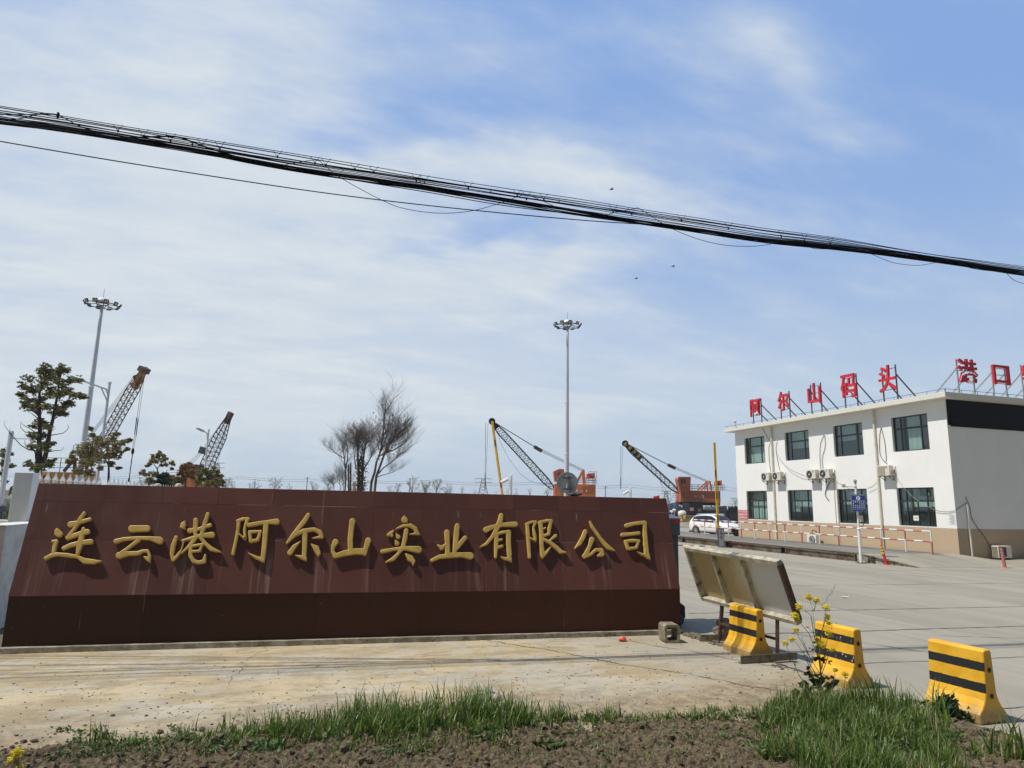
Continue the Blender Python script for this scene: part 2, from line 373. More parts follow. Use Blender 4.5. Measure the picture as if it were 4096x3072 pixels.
# ================================================================== SIGN WALL
WL = Vector((-3.82, 11.26, 0)); WR = Vector((6.42, 10.74, 0)); wang = math.atan2(WR.y-WL.y, WR.x-WL.x); WLEN = (WR-WL).length
wx = (WR-WL).normalized(); wy = Vector((-wx.y, wx.x, 0)); ZF, ZT, SB = .755, 2.32, .45; TH = 1.25; ZC = .085
Wp = lambda u, v, z: WL + wx*u + wy*v + Vector((0, 0, z))
wall = thing('sign_wall', 'long dark red granite wall with slanted face and gold lettering', 'wall', WL)
wall.rotation_euler = (0, 0, wang)
Rinv = Matrix.Rotation(-wang, 4, 'Z')
def wbuild(mb, name, m, **k):   # wall parts live in the wall's own frame
    mb.v = [tuple(Rinv @ (Vector(v)-WL)) for v in mb.v]; o = mb.build(name, m, loc=(0, 0, 0), **k); o.parent = wall; return o
def granite(name, vscale, streaks):
    n = NM(name); x, y, z = n.xyz()
    # panels get slightly different tones
    pu = n.math('FLOOR', n.math('DIVIDE', n.math('SUBTRACT', x, .12), .8)); pv = n.math('ADD', n.math('GREATER_THAN', z, 1.52), n.math('GREATER_THAN', z, 2.06))
    wn = n.N.new('ShaderNodeTexWhiteNoise'); wn.noise_dimensions = '2D'; cb = n.N.new('ShaderNodeCombineXYZ'); n.t.links.new(pu, cb.inputs[0]); n.t.links.new(pv, cb.inputs[1]); n.t.links.new(cb.outputs[0], wn.inputs['Vector'])
    c = n.mix(wn.outputs['Value'], (.092, .036, .026), (.130, .049, .035))
    c = n.mix(n.ramp(n.noise(90, 3), .4, .7, 0, .35), c, (.07, .024, .022))
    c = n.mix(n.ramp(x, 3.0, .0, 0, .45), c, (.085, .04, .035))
    if streaks:
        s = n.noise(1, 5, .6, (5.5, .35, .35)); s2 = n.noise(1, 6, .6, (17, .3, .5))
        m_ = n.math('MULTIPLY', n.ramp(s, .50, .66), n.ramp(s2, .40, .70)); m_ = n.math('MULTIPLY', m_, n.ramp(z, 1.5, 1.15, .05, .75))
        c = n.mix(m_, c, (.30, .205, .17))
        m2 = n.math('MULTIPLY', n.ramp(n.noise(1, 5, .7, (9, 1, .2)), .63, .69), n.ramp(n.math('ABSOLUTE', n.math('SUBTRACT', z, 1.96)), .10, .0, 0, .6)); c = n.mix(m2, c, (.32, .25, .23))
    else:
        c = n.mix(.72, c, n.mix(n.ramp(x, 1, 9), (.034, .018, .010), (.085, .034, .021))); c = n.mix(n.ramp(n.noise(3, 7, .7), .5, .72, 0, .5), c, (.06, .03, .022)); c = n.mix(n.ramp(n.noise(26, 3, .5), .74, .79, 0, .8), c, (.3, .24, .2))  # same stone as above, its colour darkened to deepen the shade on this face
    # seams
    wob = n.math('MULTIPLY', n.math('SUBTRACT', n.noise(3, 2), .5), .012)
    fx = n.math('ABSOLUTE', n.math('SUBTRACT', n.math('FRACT', n.math('DIVIDE', n.math('ADD', n.math('SUBTRACT', x, .12), wob), .8)), .5))
    sx = n.ramp(fx, .4935, .4975)
    line = sx
    if streaks:
        for zz_ in (1.52, 2.06): line = n.math('MAXIMUM', line, n.ramp(n.math('ABSOLUTE', n.math('SUBTRACT', n.math('ADD', z, wob), zz_)), .006, .002))
    tone = n.ramp(n.noise(1.1, 5, .65, (1, 1, .6)), .50, .62)
    sc_ = n.mix(tone, (.035, .013, .01), (.27, .19, .15)); c = n.mix(n.math('MULTIPLY', line, n.ramp(n.noise(2.2, 4), .3, .6, .35 if streaks else .25, .9 if streaks else .8)), c, sc_)
    n.col(c).rough(n.ramp(n.noise(2, 5), .3, .7, .30, .55)).bump(line, -.3, .01)
    n.b.inputs['Specular IOR Level'].default_value = .28 if streaks else .12
    return n.m
GU = granite('granite_upper', 1, True); GL = granite('granite_lower_shaded', 1, False)
e = .0
b = MB()
A, Bq = 0, WLEN
b.add([Wp(A, 0, ZF), Wp(Bq, 0, ZF), Wp(Bq, SB, ZT), Wp(A, SB, ZT), Wp(A, TH, ZT), Wp(Bq, TH, ZT), Wp(A, TH+.1, ZF), Wp(Bq, TH+.1, ZF)],
      [(0, 1, 2, 3), (3, 2, 5, 4), (4, 5, 7, 6), (0, 3, 4, 6), (1, 7, 5, 2), (0, 6, 7, 1)])
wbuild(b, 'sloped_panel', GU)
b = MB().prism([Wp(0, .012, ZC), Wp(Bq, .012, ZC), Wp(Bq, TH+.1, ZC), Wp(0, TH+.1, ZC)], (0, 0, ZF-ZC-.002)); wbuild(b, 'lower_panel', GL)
n = NM('kerb_concrete'); c = n.mix(n.ramp(n.noise(5, 8, .7), .4, .62), (.20, .175, .12), (.36, .325, .25)); c = n.mix(n.ramp(n.noise(11, 7, .75, (.5, 1, 1)), .56, .66, 0, .9), c, (.06, .05, .035)); n.col(c).rough(.9).bump(n.noise(25, 6), .7, .02)
KM = n.m
b = MB(); k = 90; random.seed(5); front = []
for i in range(k+1): front.append((-.35 + (WLEN+.30)*i/k, -.105 + .02*noise.noise((i*.35, 0, 0)), ZC + .006*noise.noise((i*.5, 4, 0))))
for i in range(k):
    (u0, v0, z0), (u1, v1, z1) = front[i], front[i+1]
    b.poly([Wp(u0, v0, 0), Wp(u1, v1, 0), Wp(u1, v1+.008, z1), Wp(u0, v0+.008, z0)]); b.poly([Wp(u0, v0+.008, z0), Wp(u1, v1+.008, z1), Wp(u1, .02, z1), Wp(u0, .02, z0)])
u1, v1, z1 = front[-1]; b.poly([Wp(u1, v1, 0), Wp(u1, .3, 0), Wp(u1, .3, z1), Wp(u1, v1, z1)])
b.poly([Wp(u1, .02, z1), Wp(WLEN, .02, z1), Wp(WLEN, .3, z1), Wp(u1, .3, z1)])
wbuild(b, 'kerb', KM)
# ---- gold brush characters: strokes as tapered capsules -> contour -> bevelled solid
def contours(strokes, step, pad=8):
    segs = []
    for s in strokes:
        for (x0, y0, r0), (x1, y1, r1) in zip(s, s[1:]): segs.append((x0, y0, r0, x1, y1, r1))
    xs = [a for s in strokes for a in (min(p[0]-p[2] for p in s), max(p[0]+p[2] for p in s))]; ys = [a for s in strokes for a in (min(p[1]-p[2] for p in s), max(p[1]+p[2] for p in s))]
    X = np.arange(min(xs)-pad, max(xs)+pad+step, step); Y = np.arange(min(ys)-pad, max(ys)+pad+step, step)
    gx, gy = np.meshgrid(X, Y); F = np.full(gx.shape, 1e9)
    for x0, y0, r0, x1, y1, r1 in segs:
        dx, dy = x1-x0, y1-y0; L2 = dx*dx+dy*dy+1e-9; t = np.clip(((gx-x0)*dx+(gy-y0)*dy)/L2, 0, 1)
        F = np.minimum(F, np.hypot(gx-x0-t*dx, gy-y0-t*dy) - (r0+(r1-r0)*t))
    nxt = {}; pos = {}
    def ep(k):
        (i, j, a) = k
        if a == 0: f0, f1 = F[j, i], F[j, i+1]; t = f0/(f0-f1); return (X[i]+t*step, Y[j])
        f0, f1 = F[j, i], F[j+1, i]; t = f0/(f0-f1); return (X[i], Y[j]+t*step)
    for j in range(len(Y)-1):
        for i in range(len(X)-1):
            c = (F[j, i] < 0, F[j, i+1] < 0, F[j+1, i+1] < 0, F[j+1, i] < 0)
            if all(c) or not any(c): continue
            E = ((i, j, 0), (i+1, j, 1), (i, j+1, 0), (i, j, 1))   # bottom right top left
            # directed with inside on the left
            for q in range(4):
                p = (q-1) % 4
            edges_in = [q for q in range(4) if c[q] and not c[(q+1) % 4]]; edges_out = [q for q in range(4) if not c[q] and c[(q+1) % 4]]
            for a in edges_in:
                # walk to the matching crossing backwards round the inside run
                q = a
                while True:
                    q = (q-1) % 4
                    if q in edges_out: break
                nxt[E[a]] = E[q]
    loops = []
    while nxt:
        k0 = next(iter(nxt)); k = k0; lp = []
        while k in nxt: lp.append(ep(k)); k = nxt.pop(k)
        if len(lp) > 5: loops.append(lp)
    return loops
def loops_to_mesh(loops, extr, bev):
    cu = bpy.data.curves.new('tmp', 'CURVE'); cu.dimensions = '2D'; cu.fill_mode = 'BOTH'; cu.extrude = extr; cu.bevel_depth = bev; cu.bevel_resolution = 1; cu.offset = -.013
    for lp in loops:
        s = cu.splines.new('POLY'); s.points.add(len(lp)-1); s.use_cyclic_u = True
        for p, q in zip(s.points, lp): p.co = (q[0], q[1], 0, 1)
    o = bpy.data.objects.new('tmp', cu); COL.objects.link(o); bpy.context.view_layer.update()
    me = bpy.data.meshes.new_from_object(o.evaluated_get(bpy.context.evaluated_depsgraph_get())); bpy.data.objects.remove(o); bpy.data.curves.remove(cu); return me
CH = {0: [
 [[(508,468,4),(503,492,22),(515,512,30),(520,518,26)],[(500,512,20),(538,514,14)],
  [(735,338,15),(700,392,20),(660,460,14),(596,542,15)],[(618,436,26),(680,420,18),(788,388,13)],[(592,550,18),(680,520,19),(766,496,22)],
  [(730,472,15),(715,540,22),(695,620,26),(678,690,14)],[(558,640,16),(620,612,18),(720,590,20),(796,582,22)],
  [(464,580,11),(500,578,14),(482,620,18),(474,672,16)],[(404,726,15),(450,702,16),(500,690,16),(600,700,18),(680,712,14),(738,748,24),(820,755,20),(882,750,4)]],
 [[(1145,472,30),(1280,468,26)],[(1008,580,20),(1080,560,16),(1200,550,14),(1300,553,17),(1385,572,32)],[(1205,568,16),(1110,640,14),(1034,700,20)],
  [(1036,702,28),(1110,685,20),(1200,682,18),(1240,662,13),(1282,662,14),(1300,700,11),(1290,735,20),(1255,715,8)],[(1290,735,16),(1302,760,4)]],
 [[(1602,408,6),(1588,438,24),(1572,455,13),(1602,470,6)],[(1527,545,15),(1500,620,20),(1490,690,17),(1500,742,12),(1540,700,12),(1572,655,7),(1590,590,5)],
  [(1695,398,20),(1695,440,20),(1690,500,18)],[(1800,345,16),(1780,410,18),(1755,490,18),(1745,540,16)],[(1642,488,20),(1720,475,14),(1822,438,14)],[(1582,574,9),(1650,555,14),(1740,530,16),(1836,524,26)],
  [(1690,500,16),(1700,540,16),(1680,570,18),(1630,630,13),(1570,684,5)],[(1740,550,16),(1780,600,16),(1830,645,20),(1912,672,4)],
  [(1655,622,12),(1720,610,11),(1755,606,12)],[(1752,608,12),(1735,650,12)],[(1660,666,10),(1735,662,10)],[(1652,625,14),(1650,700,18),(1675,748,18),(1720,762,15),(1768,752,18),(1778,696,8)]]],
900: [
 [[(122,408,16),(115,480,14),(96,580,13),(72,686,14)],[(112,404,13),(160,386,13),(204,386,12)],[(196,392,15),(176,450,11),(172,490,13),(177,550,12)],[(122,512,6),(176,562,8)],
  [(208,440,18),(290,425,17),(370,413,16),(448,410,26)],[(356,430,22),(350,520,22),(342,620,21),(330,725,20)],[(326,738,20),(270,718,13),(206,680,4)],[(330,735,16),(340,762,3)],
  [(218,500,16),(313,492,9)],[(308,494,13),(286,565,14)],[(216,505,15),(225,575,14)],[(225,578,16),(283,568,12)]],
 [[(720,352,17),(690,402,20),(640,462,18),(590,530,20),(536,594,8)],[(610,525,14),(680,488,18),(770,476,17),(820,500,20),(838,540,15),(756,552,4)],[(692,500,22),(690,600,21),(686,690,20),(688,730,14)],[(690,725,20),(650,712,13),(610,700,4)],[(698,735,12),(700,752,2)],
  [(654,578,3),(600,625,18),(562,678,22)],[(746,603,5),(788,640,26),(805,680,22),(805,710,4)]],
 [[(1100,406,26),(1090,480,22),(1082,560,23),(1084,640,22)],[(955,584,25),(935,622,18),(930,665,14),(950,700,20)],[(952,706,20),(1030,682,24),(1120,666,26),(1200,668,28)],[(1236,572,25),(1216,640,20),(1206,685,18)]],
 [[(1547,358,3),(1550,394,27),(1570,416,6)],[(1457,482,4),(1428,515,20),(1408,524,12)],[(1440,530,14),(1440,545,2)],[(1478,470,5),(1540,444,12),(1600,443,17),(1640,468,18),(1656,508,16),(1680,522,4)],[(1656,512,11),(1592,518,4)],
  [(1478,516,5),(1494,540,20)],[(1470,570,5),(1485,596,20)],[(1564,486,19),(1552,560,19),(1535,630,18),(1490,690,13),(1452,730,17),(1386,758,4)],[(1358,666,17),(1450,648,14),(1560,638,18),(1668,650,30)],[(1558,688,6),(1598,725,28),(1624,750,18),(1622,786,3)]],
 [[(1914,502,23),(1918,580,20),(1920,690,22)],[(2003,444,20),(1995,530,23),(1985,620,20),(1978,690,16)],[(1838,612,8),(1868,636,18),(1900,608,10)],[(2070,548,18),(2035,590,20),(1988,655,13)],[(1784,742,14),(1850,712,17),(1950,700,22),(2040,694,20),(2115,704,30)]]],
1800: [
 [[(308,478,24),(360,456,18),(450,436,17),(558,432,23)],[(437,354,18),(430,400,22),(400,470,20),(360,540,15),(310,600,13),(254,628,3)],[(396,520,18),(394,600,18),(389,715,11)],[(398,516,12),(450,500,13),(505,496,13)],[(500,502,22),(502,600,19),(508,695,20)],[(510,730,20),(470,728,12),(433,712,4)],[(512,735,16),(526,758,3)],[(400,572,9),(440,563,10)],[(400,632,13),(445,620,12)]],
 [[(662,432,15),(668,520,15),(675,620,14),(682,715,13)],[(655,430,12),(700,412,11),(735,412,11)],[(730,416,13),(714,460,9),(724,520,15),(733,565,10)],[(672,543,7),(732,572,9)],
  [(774,418,18),(784,500,17),(785,600,17),(793,690,18),(793,722,6)],[(776,414,13),(830,400,12),(868,402,13)],[(866,404,15),(852,470,15),(847,510,13)],[(790,477,6),(818,462,7)],[(795,532,12),(848,516,12)],[(795,702,18),(832,668,12),(862,628,4)],[(802,560,12),(860,590,15),(920,638,18),(948,668,17),(998,674,3)],[(905,531,15),(868,562,9),(842,582,7)]],
 [[(1162,492,17),(1140,550,18),(1110,600,17),(1074,638,5)],[(1202,408,7),(1225,460,13),(1280,540,14),(1320,592,17),(1360,632,19),(1418,660,3)],[(1218,562,22),(1200,620,15),(1168,688,20),(1154,715,13)],[(1158,704,22),(1210,690,13),(1252,650,13),(1300,655,17),(1306,690,20),(1272,702,10)]],
 [[(1518,442,18),(1580,426,15),(1668,416,16)],[(1675,418,16),(1675,500,17),(1682,600,19),(1690,680,19),(1702,712,18),(1720,735,3)],[(1692,702,16),(1650,690,11),(1610,668,3)],[(1484,522,17),(1560,515,14),(1622,508,15)],[(1506,577,11),(1570,571,14),(1623,575,12)],[(1618,582,11),(1602,632,13)],[(1512,587,13),(1530,640,13)],[(1537,642,14),(1600,634,11)]]]}
fn = (wy*(-1)*(ZT-ZF) + Vector((0, 0, SB))).normalized(); fo = Wp(0, 0, ZF); fv = (wy*SB + Vector((0, 0, ZT-ZF))).normalized()
order = ['character']; ci = 0
for off, chars in CH.items():
    for st in chars:
        lps = contours(st, 5.0); out = []
        for lp in lps:
            q = []
            for x, y in lp:
                p = onpl(off+x*.46293, 1900+y*.46293, fo, fn) - fo; q.append((p.dot(wx), p.dot(fv)))
            out.append(q)
        me = loops_to_mesh(out, .014, .014)
        mtx = Matrix((wx, fv, fn)).transposed().to_4x4(); mtx.translation = fo + fn*.034
        wbuild(MB().mesh(me, mtx), 'gold_character', MT['gold'], recalc=False)
# ================================================================== OFFICE BUILDING
def text_mesh(body, size, extr=.01, off=0., bev=0.):
    cu = bpy.data.curves.new('tmp', 'FONT'); cu.body = body; cu.size = size; cu.extrude = extr; cu.offset = off; cu.bevel_depth = bev; cu.align_x = 'CENTER'; cu.align_y = 'CENTER'; cu.space_line = .9; cu.resolution_u = 3
    o = bpy.data.objects.new('tmp', cu); COL.objects.link(o); bpy.context.view_layer.update()
    me = bpy.data.meshes.new_from_object(o.evaluated_get(bpy.context.evaluated_depsgraph_get())); bpy.data.objects.remove(o); bpy.data.curves.remove(cu)
    return me
def fit(me, w, h):   # centre and scale a text mesh to w x h
    a = np.array([v.co for v in me.vertices]); mn = a.min(0); mx = a.max(0); s = (w/(mx[0]-mn[0]) if w else h/(mx[1]-mn[1]), h/(mx[1]-mn[1]) if h else w/(mx[0]-mn[0]))
    return Matrix.Diagonal((s[0], s[1], 1, 1)) @ Matrix.Translation((-(mn[0]+mx[0])/2, -(mn[1]+mx[1])/2, 0))
def frame(x, y, z, loc):
    m = Matrix((Vector(x), Vector(y), Vector(z))).transposed().to_4x4(); m.translation = loc; return m
BX, BY0, BY1, BX1 = 30.4, 25.28, 42.6, 44.0; ZE = 7.8
bld = thing('office_building', 'two storey white office building with tan base and flat roof', 'building', (BX, BY0, 0))
def plaster(name, c, c2, st=.25):
    n = NM(name); x, y, z = n.xyz()
    cc = n.mix(n.ramp(n.noise(.7, 6, .6), .35, .65, 0, .5), c, tuple(v*.93 for v in c)); cc = n.mix(n.ramp(n.noise(1, 6, .7, (2.5, 2.5, .3)), .58, .75, 0, st), cc, c2)
    cc = n.mix(n.ramp(z, .5, 0, 0, .35), cc, tuple(v*.6 for v in c2)); n.col(cc).rough(.85).bump(n.noise(90, 3), .2, .004); return n.m
PW = plaster('white_render', (.85, .855, .82), (.66, .64, .57), .35); PT = plaster('tan_render', (.50, .385, .255), (.40, .30, .2)); PE = plaster('eave_render', (.72, .70, .62), (.35, .33, .28), .6)
PD = mat('dark_cladding', (.005, .006, .009), .7, .1, spec=.1); PI = mat('interior_paint', (.35, .36, .33), .8, .05)
WINS = []   # (y0, y1, z0, z1)
for yc in (40.40, 36.08, 31.75, 27.49): WINS.append((yc-1.12, yc+1.12, 5.37, 7.24)); WINS.append((yc-1.12, yc+1.12, 1.48, 3.45))
def holewall(b, xa, xb, z0, z1, mi):
    ws = [w for w in WINS if w[3] > z0 and w[2] < z1]
    ys = sorted({BY0, BY1, *[w[0] for w in ws], *[w[1] for w in ws]}); zs = sorted({z0, z1, *[w[2] for w in ws if z0 < w[2] < z1], *[w[3] for w in ws if z0 < w[3] < z1]})
    for x in (xa, xb):
        for ya, yb_ in zip(ys, ys[1:]):
            for za, zb in zip(zs, zs[1:]):
                if any(w[0] <= ya and w[1] >= yb_ and w[2] <= za and w[3] >= zb for w in ws): continue
                b.poly([(x, ya, za), (x, yb_, za), (x, yb_, zb), (x, ya, zb)], mi)
    for w in ws:
        for p in (((xa, w[0], w[2]), (xb, w[0], w[2]), (xb, w[0], w[3]), (xa, w[0], w[3])), ((xa, w[1], w[2]), (xb, w[1], w[2]), (xb, w[1], w[3]), (xa, w[1], w[3])),
                  ((xa, w[0], w[2]), (xb, w[0], w[2]), (xb, w[1], w[2]), (xa, w[1], w[2])), ((xa, w[0], w[3]), (xb, w[0], w[3]), (xb, w[1], w[3]), (xa, w[1], w[3]))): b.poly(p, mi)
b = MB(); holewall(b, BX, BX+.24, 1.44, ZE, 0)
b.poly([(BX, BY0, 1.44), (BX1, BY0, 1.44), (BX1, BY0, ZE), (BX, BY0, ZE)], 0)
b.box(BX+.24, BX1, BY1-.2, BY1, 0, ZE, 0); b.box(BX1-.2, BX1, BY0, BY1-.2, 0, ZE, 0)
b.poly([(BX, BY1, 0), (BX, BY1, ZE), (BX+.24, BY1, ZE), (BX+.24, BY1, 0)], 0)
b.build('wall', [PW], bld, recalc=False)
b = MB(); b.box(BX-.004, BX+.2, BY0-.004, BY1+.004, 0, 1.44); b.box(BX+.2, BX1, BY0-.004, BY0+.2, 0, 1.44); b.build('plinth', [PT], bld)
b = MB(); b.box(BX+.25, BX1-.2, BY0+.05, BY1-.2, 3.9, 4.1); b.box(BX+.25, BX1-.2, BY0+.05, BY1-.2, .3, .4); b.box(36, 36.1, BY0+.05, BY1-.2, .4, 7.7)
for y in (29.6, 33.9, 38.2): b.box(BX+.25, 36, y, y+.1, .4, 7.7)
b.build('interior', PI, bld)
b = MB(); b.box(BX-.6, BX1+.5, BY0-.54, BY1+.48, ZE, ZE+.27); b.build('roof', PE, bld, bevel=.015)
b = MB(); b.box(BX+.22, BX1, BY0-.07, BY0-.002, 6.44, ZE-.003); b.box(BX+.05, BX+.22, BY0-.05, BY0-.002, 6.50, ZE-.003); b.build('dark_panel', PD, bld)
# glass
n = NM('window_glass'); gl = n.N.new('ShaderNodeBsdfGlossy'); gl.inputs['Roughness'].default_value = .03; gl.inputs['Color'].default_value = (.75, .85, .85, 1)
tr = n.N.new('ShaderNodeBsdfTransparent'); tr.inputs['Color'].default_value = (.64, .76, .73, 1); mx = n.N.new('ShaderNodeMixShader'); fr = n.N.new('ShaderNodeFresnel'); fr.inputs['IOR'].default_value = 1.5
mx.inputs[0].default_value = .13; n.t.links.new(tr.outputs[0], mx.inputs[1]); n.t.links.new(gl.outputs[0], mx.inputs[2]); n.t.links.new(mx.outputs[0], n.N['Material Output'].inputs[0]); GLS = n.m
n = NM('curtain_cloth'); cc = n.mix(n.noise(1, 2, .5, (1, 30, .2)), (.55, .62, .57), (.80, .86, .80)); n.col(cc).rough(.9); CUR = n.m
random.seed(4)
curt = {0: [(0, 1, .0)], 1: [(0, 1, .0)], 2: [(.1, 1, .42)], 3: [(0, .3, .3), (.3, 1, .45)], 4: [(0, .6, .5), (.75, 1, .55)], 5: [(0, 1, .55)], 6: [(.3, .65, .0)], 7: [(0, .25, .4), (.3, .98, .5)]}
for k, (y0, y1, z0, z1) in enumerate(WINS):
    x = BX+.13; w = y1-y0; h = z1-z0; fb = MB(); t = .06
    wb = MB()
    wb.box(x, x+.06, y0, y1, z0, z0+t); wb.box(x, x+.06, y0, y1, z1-t, z1); wb.box(x, x+.06, y0, y0+t, z0+t, z1-t); wb.box(x, x+.06, y1-t, y1, z0+t, z1-t)
    tz = z0+h*.655; wb.box(x-.004, x+.056, y0+t, y1-t, tz-.045, tz+.045)
    m1, m2 = y0+w*.235, y0+w*.79
    for m in (m1, m2): wb.box(x-.002, x+.054, m-.035, m+.035, z0+t, tz-.045); wb.box(x-.002, x+.054, m-.035, m+.035, tz+.045, z1-t)
    if k % 2: wb.box(x+.004, x+.05, y0+w*.5-.025, y0+w*.5+.025, z0+t, tz-.045)
    win = wb.build('window', MT['frame'], bld)
    MB().poly([(x+.03, y0+t, z0+t), (x+.03, y1-t, z0+t), (x+.03, y1-t, z1-t), (x+.03, y0+t, z1-t)]).build('pane', GLS, win, recalc=False)
    cb = MB()
    for a, c_, lo in curt[k]:
        N_ = 26; pa = y1 - w*a; pb = y1 - w*c_; row = []
        for i in range(N_+1):
            yy = pa+(pb-pa)*i/N_; row.append((BX+.40+.03*math.sin(i*1.9), yy))
        for p, q in zip(row, row[1:]): cb.poly([(p[0], p[1], z0+h*lo), (q[0], q[1], z0+h*lo), (q[0], q[1], z1-.02), (p[0], p[1], z1-.02)])
    cb.build('curtain', CUR, win, recalc=False)
# green lit unit display and notice in the corner office window
# roof edge lightning conductor
b = MB(); zt = ZE+.27
for i in range(19):
    y = BY0-.5+i*1.0
    if y < BY1+.45: b.tube([(BX-.55, y, zt), (BX-.55, y, zt+.15)], .012, 5)
for i in range(14): b.tube([(BX-.5+i*1.05, BY0-.49, zt), (BX-.5+i*1.05, BY0-.49, zt+.15)], .012, 5)
b.tube([(BX-.55, BY1+.45, zt+.15), (BX-.55, BY0-.49, zt+.15), (BX1, BY0-.49, zt+.15)], .012, 5)
b.build('lightning_conductor', MT['dgrey'], bld)
# drain pipes
for y in (38.42, 29.69):
    b = MB(); b.tube([(BX-.09, y, ZE-.02), (BX-.09, y, .05)], .062, 10)
    for z in (1.9, 3.3, 5.9): b.tube([(BX-.09, y, z), (BX-.09, y, z+.07)], .075, 10)
    b.build('drain_pipe', MT['cream'], bld, smooth=False)
b = MB()
for y in (33.05, 32.85): b.tube([(BX-.03, y, 4.0), (BX-.03, y, .05)], .026, 8)
b.build('conduit', MT['cream'], bld)
b = MB(); p = PY(3867, 2012, BY0-.05); b.tube([(p.x, BY0-.05, 2.6), (p.x+.02, BY0-.05, .15)], .045, 8); b.build('drain_pipe', MT['white'], bld)
def wires(lst, r=.012, m='dgrey', name='wire', par=None):
    for pts in lst:
        b = MB(); q = []
        for i in range(len(pts)-1):   # catmull-rom smoothing
            p0, p1, p2, p3 = pts[max(i-1, 0)], pts[i], pts[i+1], pts[min(i+2, len(pts)-1)]
            for s in range(5):
                t = s/5; q.append(.5*((2*p1)+(p2-p0)*t+(2*p0-5*p1+4*p2-p3)*t*t+(3*p1-p0-3*p2+p3)*t**3))
        q.append(pts[-1]); b.tube(q, r, 5); b.build(name, MT[m], par or bld)
c6 = lambda x, y, X=BX-.03: PX(2800+.31646*x, 1500+.31646*y, X)
c7 = lambda x, y, X=BX-.03: PX(3400+.31465*x, 1500+.31465*y, X)
e5 = lambda x, y: PY(3296+.3617*x, 1880+.3617*y, BY0-.04)
f5 = lambda x, y: PX(3296+.3617*x, 1880+.3617*y, BX-.02)
wires([[c6(785, 600), c6(795, 690), c6(840, 760), c6(895, 855)], [c6(893, 850), c6(870, 920), c6(878, 1100), c6(895, 1225)], [c6(975, 840), c6(960, 930), c6(985, 1100), c6(1012, 1215)],
       [c6(1568, 755), c6(1525, 860), c6(1515, 1000), c6(1523, 1185)], [c6(1575, 760), c6(1582, 900), c6(1545, 1050), c6(1555, 1185)], [c7(395, 665), c7(375, 800), c7(385, 1020), c7(470, 1130)], [c7(397, 670), c7(440, 850), c7(455, 1000), c7(460, 1100)]], .014, 'dgrey')
wires([[c6(1650, 1340), c6(1600, 1430), c6(1585, 1520), c6(1628, 1590)]], .02, 'black', 'hose')
wires([[c6(980, 1010), c6(1080, 1140), c6(1200, 1220), c6(1335, 1275)], [c6(1000, 1060), c6(1120, 1200), c6(1240, 1280), c6(1345, 1318)], [c6(1690, 1320), c6(1780, 1380), c6(1900, 1435)], [c7(215, 1435), c7(300, 1400), c7(365, 1325)], [c7(235, 1490), c7(320, 1450), c7(370, 1420)],
       [c7(580, 1280), c7(640, 1370), c7(700, 1450), f5(1000, 310), f5(1130, 395), f5(1250, 445), f5(1380, 458), f5(1455, 440)], [f5(1240, 468), f5(1350, 480), f5(1450, 462)]], .008, 'grey')
wires([[e5(1465, 440), e5(1530, 400), e5(1580, 365)], [e5(1568, 295), e5(1585, 340), e5(1615, 420), e5(1630, 520), e5(1680, 610), e5(1770, 730), e5(1835, 835)]], .016, 'dgrey')
# notice boards on the facade
b = MB(); p0 = PX(2600+.36166*975, 1900+.36166*385, BX-.02); p1 = PX(2600+.36166*1083, 1900+.36166*488, BX-.02)
SR = mat('red_banner', (.62, .02, .035), .5, .05, 3)
b.box(BX-.025, BX-.006, p1.y, p0.y, p1.z, p0.z, 0)
lines = ['进入作业区域', '请佩戴安全帽', '违者罚款200元']; hh = (p0.z-p1.z)/3
for i, l in enumerate(lines):
    me = text_mesh(l, 1, .004, .012); m = frame((0, -1, 0), (0, 0, 1), (-1, 0, 0), (BX-.028, (p0.y+p1.y)/2, p0.z-hh*(i+.5))) @ fit(me, (p0.y-p1.y)*.9, hh*.8); b.mesh(me, m, 1)
nb = b.build('notice_banner', [SR, MT['whiteclean']]); tag(nb, 'red banner with three lines of white writing on the building corner', 'banner')
def paper(x, y0, y1, z0, z1, txt, label, nrow=0, name='paper_notice'):
    b = MB().box(x-.006, x-.002, y0, y1, z0, z1, 0)
    if txt:
        me = text_mesh(txt, 1, .002, .01); b.mesh(me, frame((0, -1, 0), (0, 0, 1), (-1, 0, 0), (x-.007, (y0+y1)/2, (z0+z1)/2)) @ fit(me, (y1-y0)*.7, (z1-z0)*.18), 1)
    for i in range(nrow):
        z = z1-(z1-z0)*(i+1)/(nrow+1); b.box(x-.0085, x-.0065, y0+.06, y1-.06-.08*(i % 3 == 2), z-.008, z+.008, 1)
    tag(b.build(name, [MT['whiteclean'], mat('ink', (.12, .15, .2), .7)]), label, 'notice')
q0 = f5(963, 503); q1 = f5(1027, 560); paper(BX+.125, q1.y, q0.y, q1.z, q0.z, '办理过磅', 'small pale paper taped inside the corner office window')
q0 = f5(1370, 487); q1 = f5(1460, 606); paper(BX-.004, q1.y, q0.y, q1.z, q0.z, None, 'pale printed sheet pasted on the white wall near the corner', 9)
b = MB(); q0 = f5(1008, 208); q1 = f5(1125, 285); b.box(BX+.26, BX+.34, q1.y, q0.y, q1.z, q0.z, 0)
em = NM('green_led'); em.b.inputs['Emission Color'].default_value = (.05, 1, .3, 1); em.b.inputs['Emission Strength'].default_value = 1.2; em.col((0.02, .3, .1)) if False else None
q2 = f5(1100, 252); q3 = f5(1116, 280); t = .012
for a in ((q3.y, q2.y, q2.z-t, q2.z), (q3.y, q2.y, q3.z, q3.z+t), (q3.y, q3.y+t, q3.z+t, q2.z-t), (q2.y-t, q2.y, q3.z+t, q2.z-t)): b.box(BX+.25, BX+.259, *a, 1)
tag(b.build('display_screen', [MT['black'], em.m]), 'dark display with a green digit behind the corner office window', 'screen')
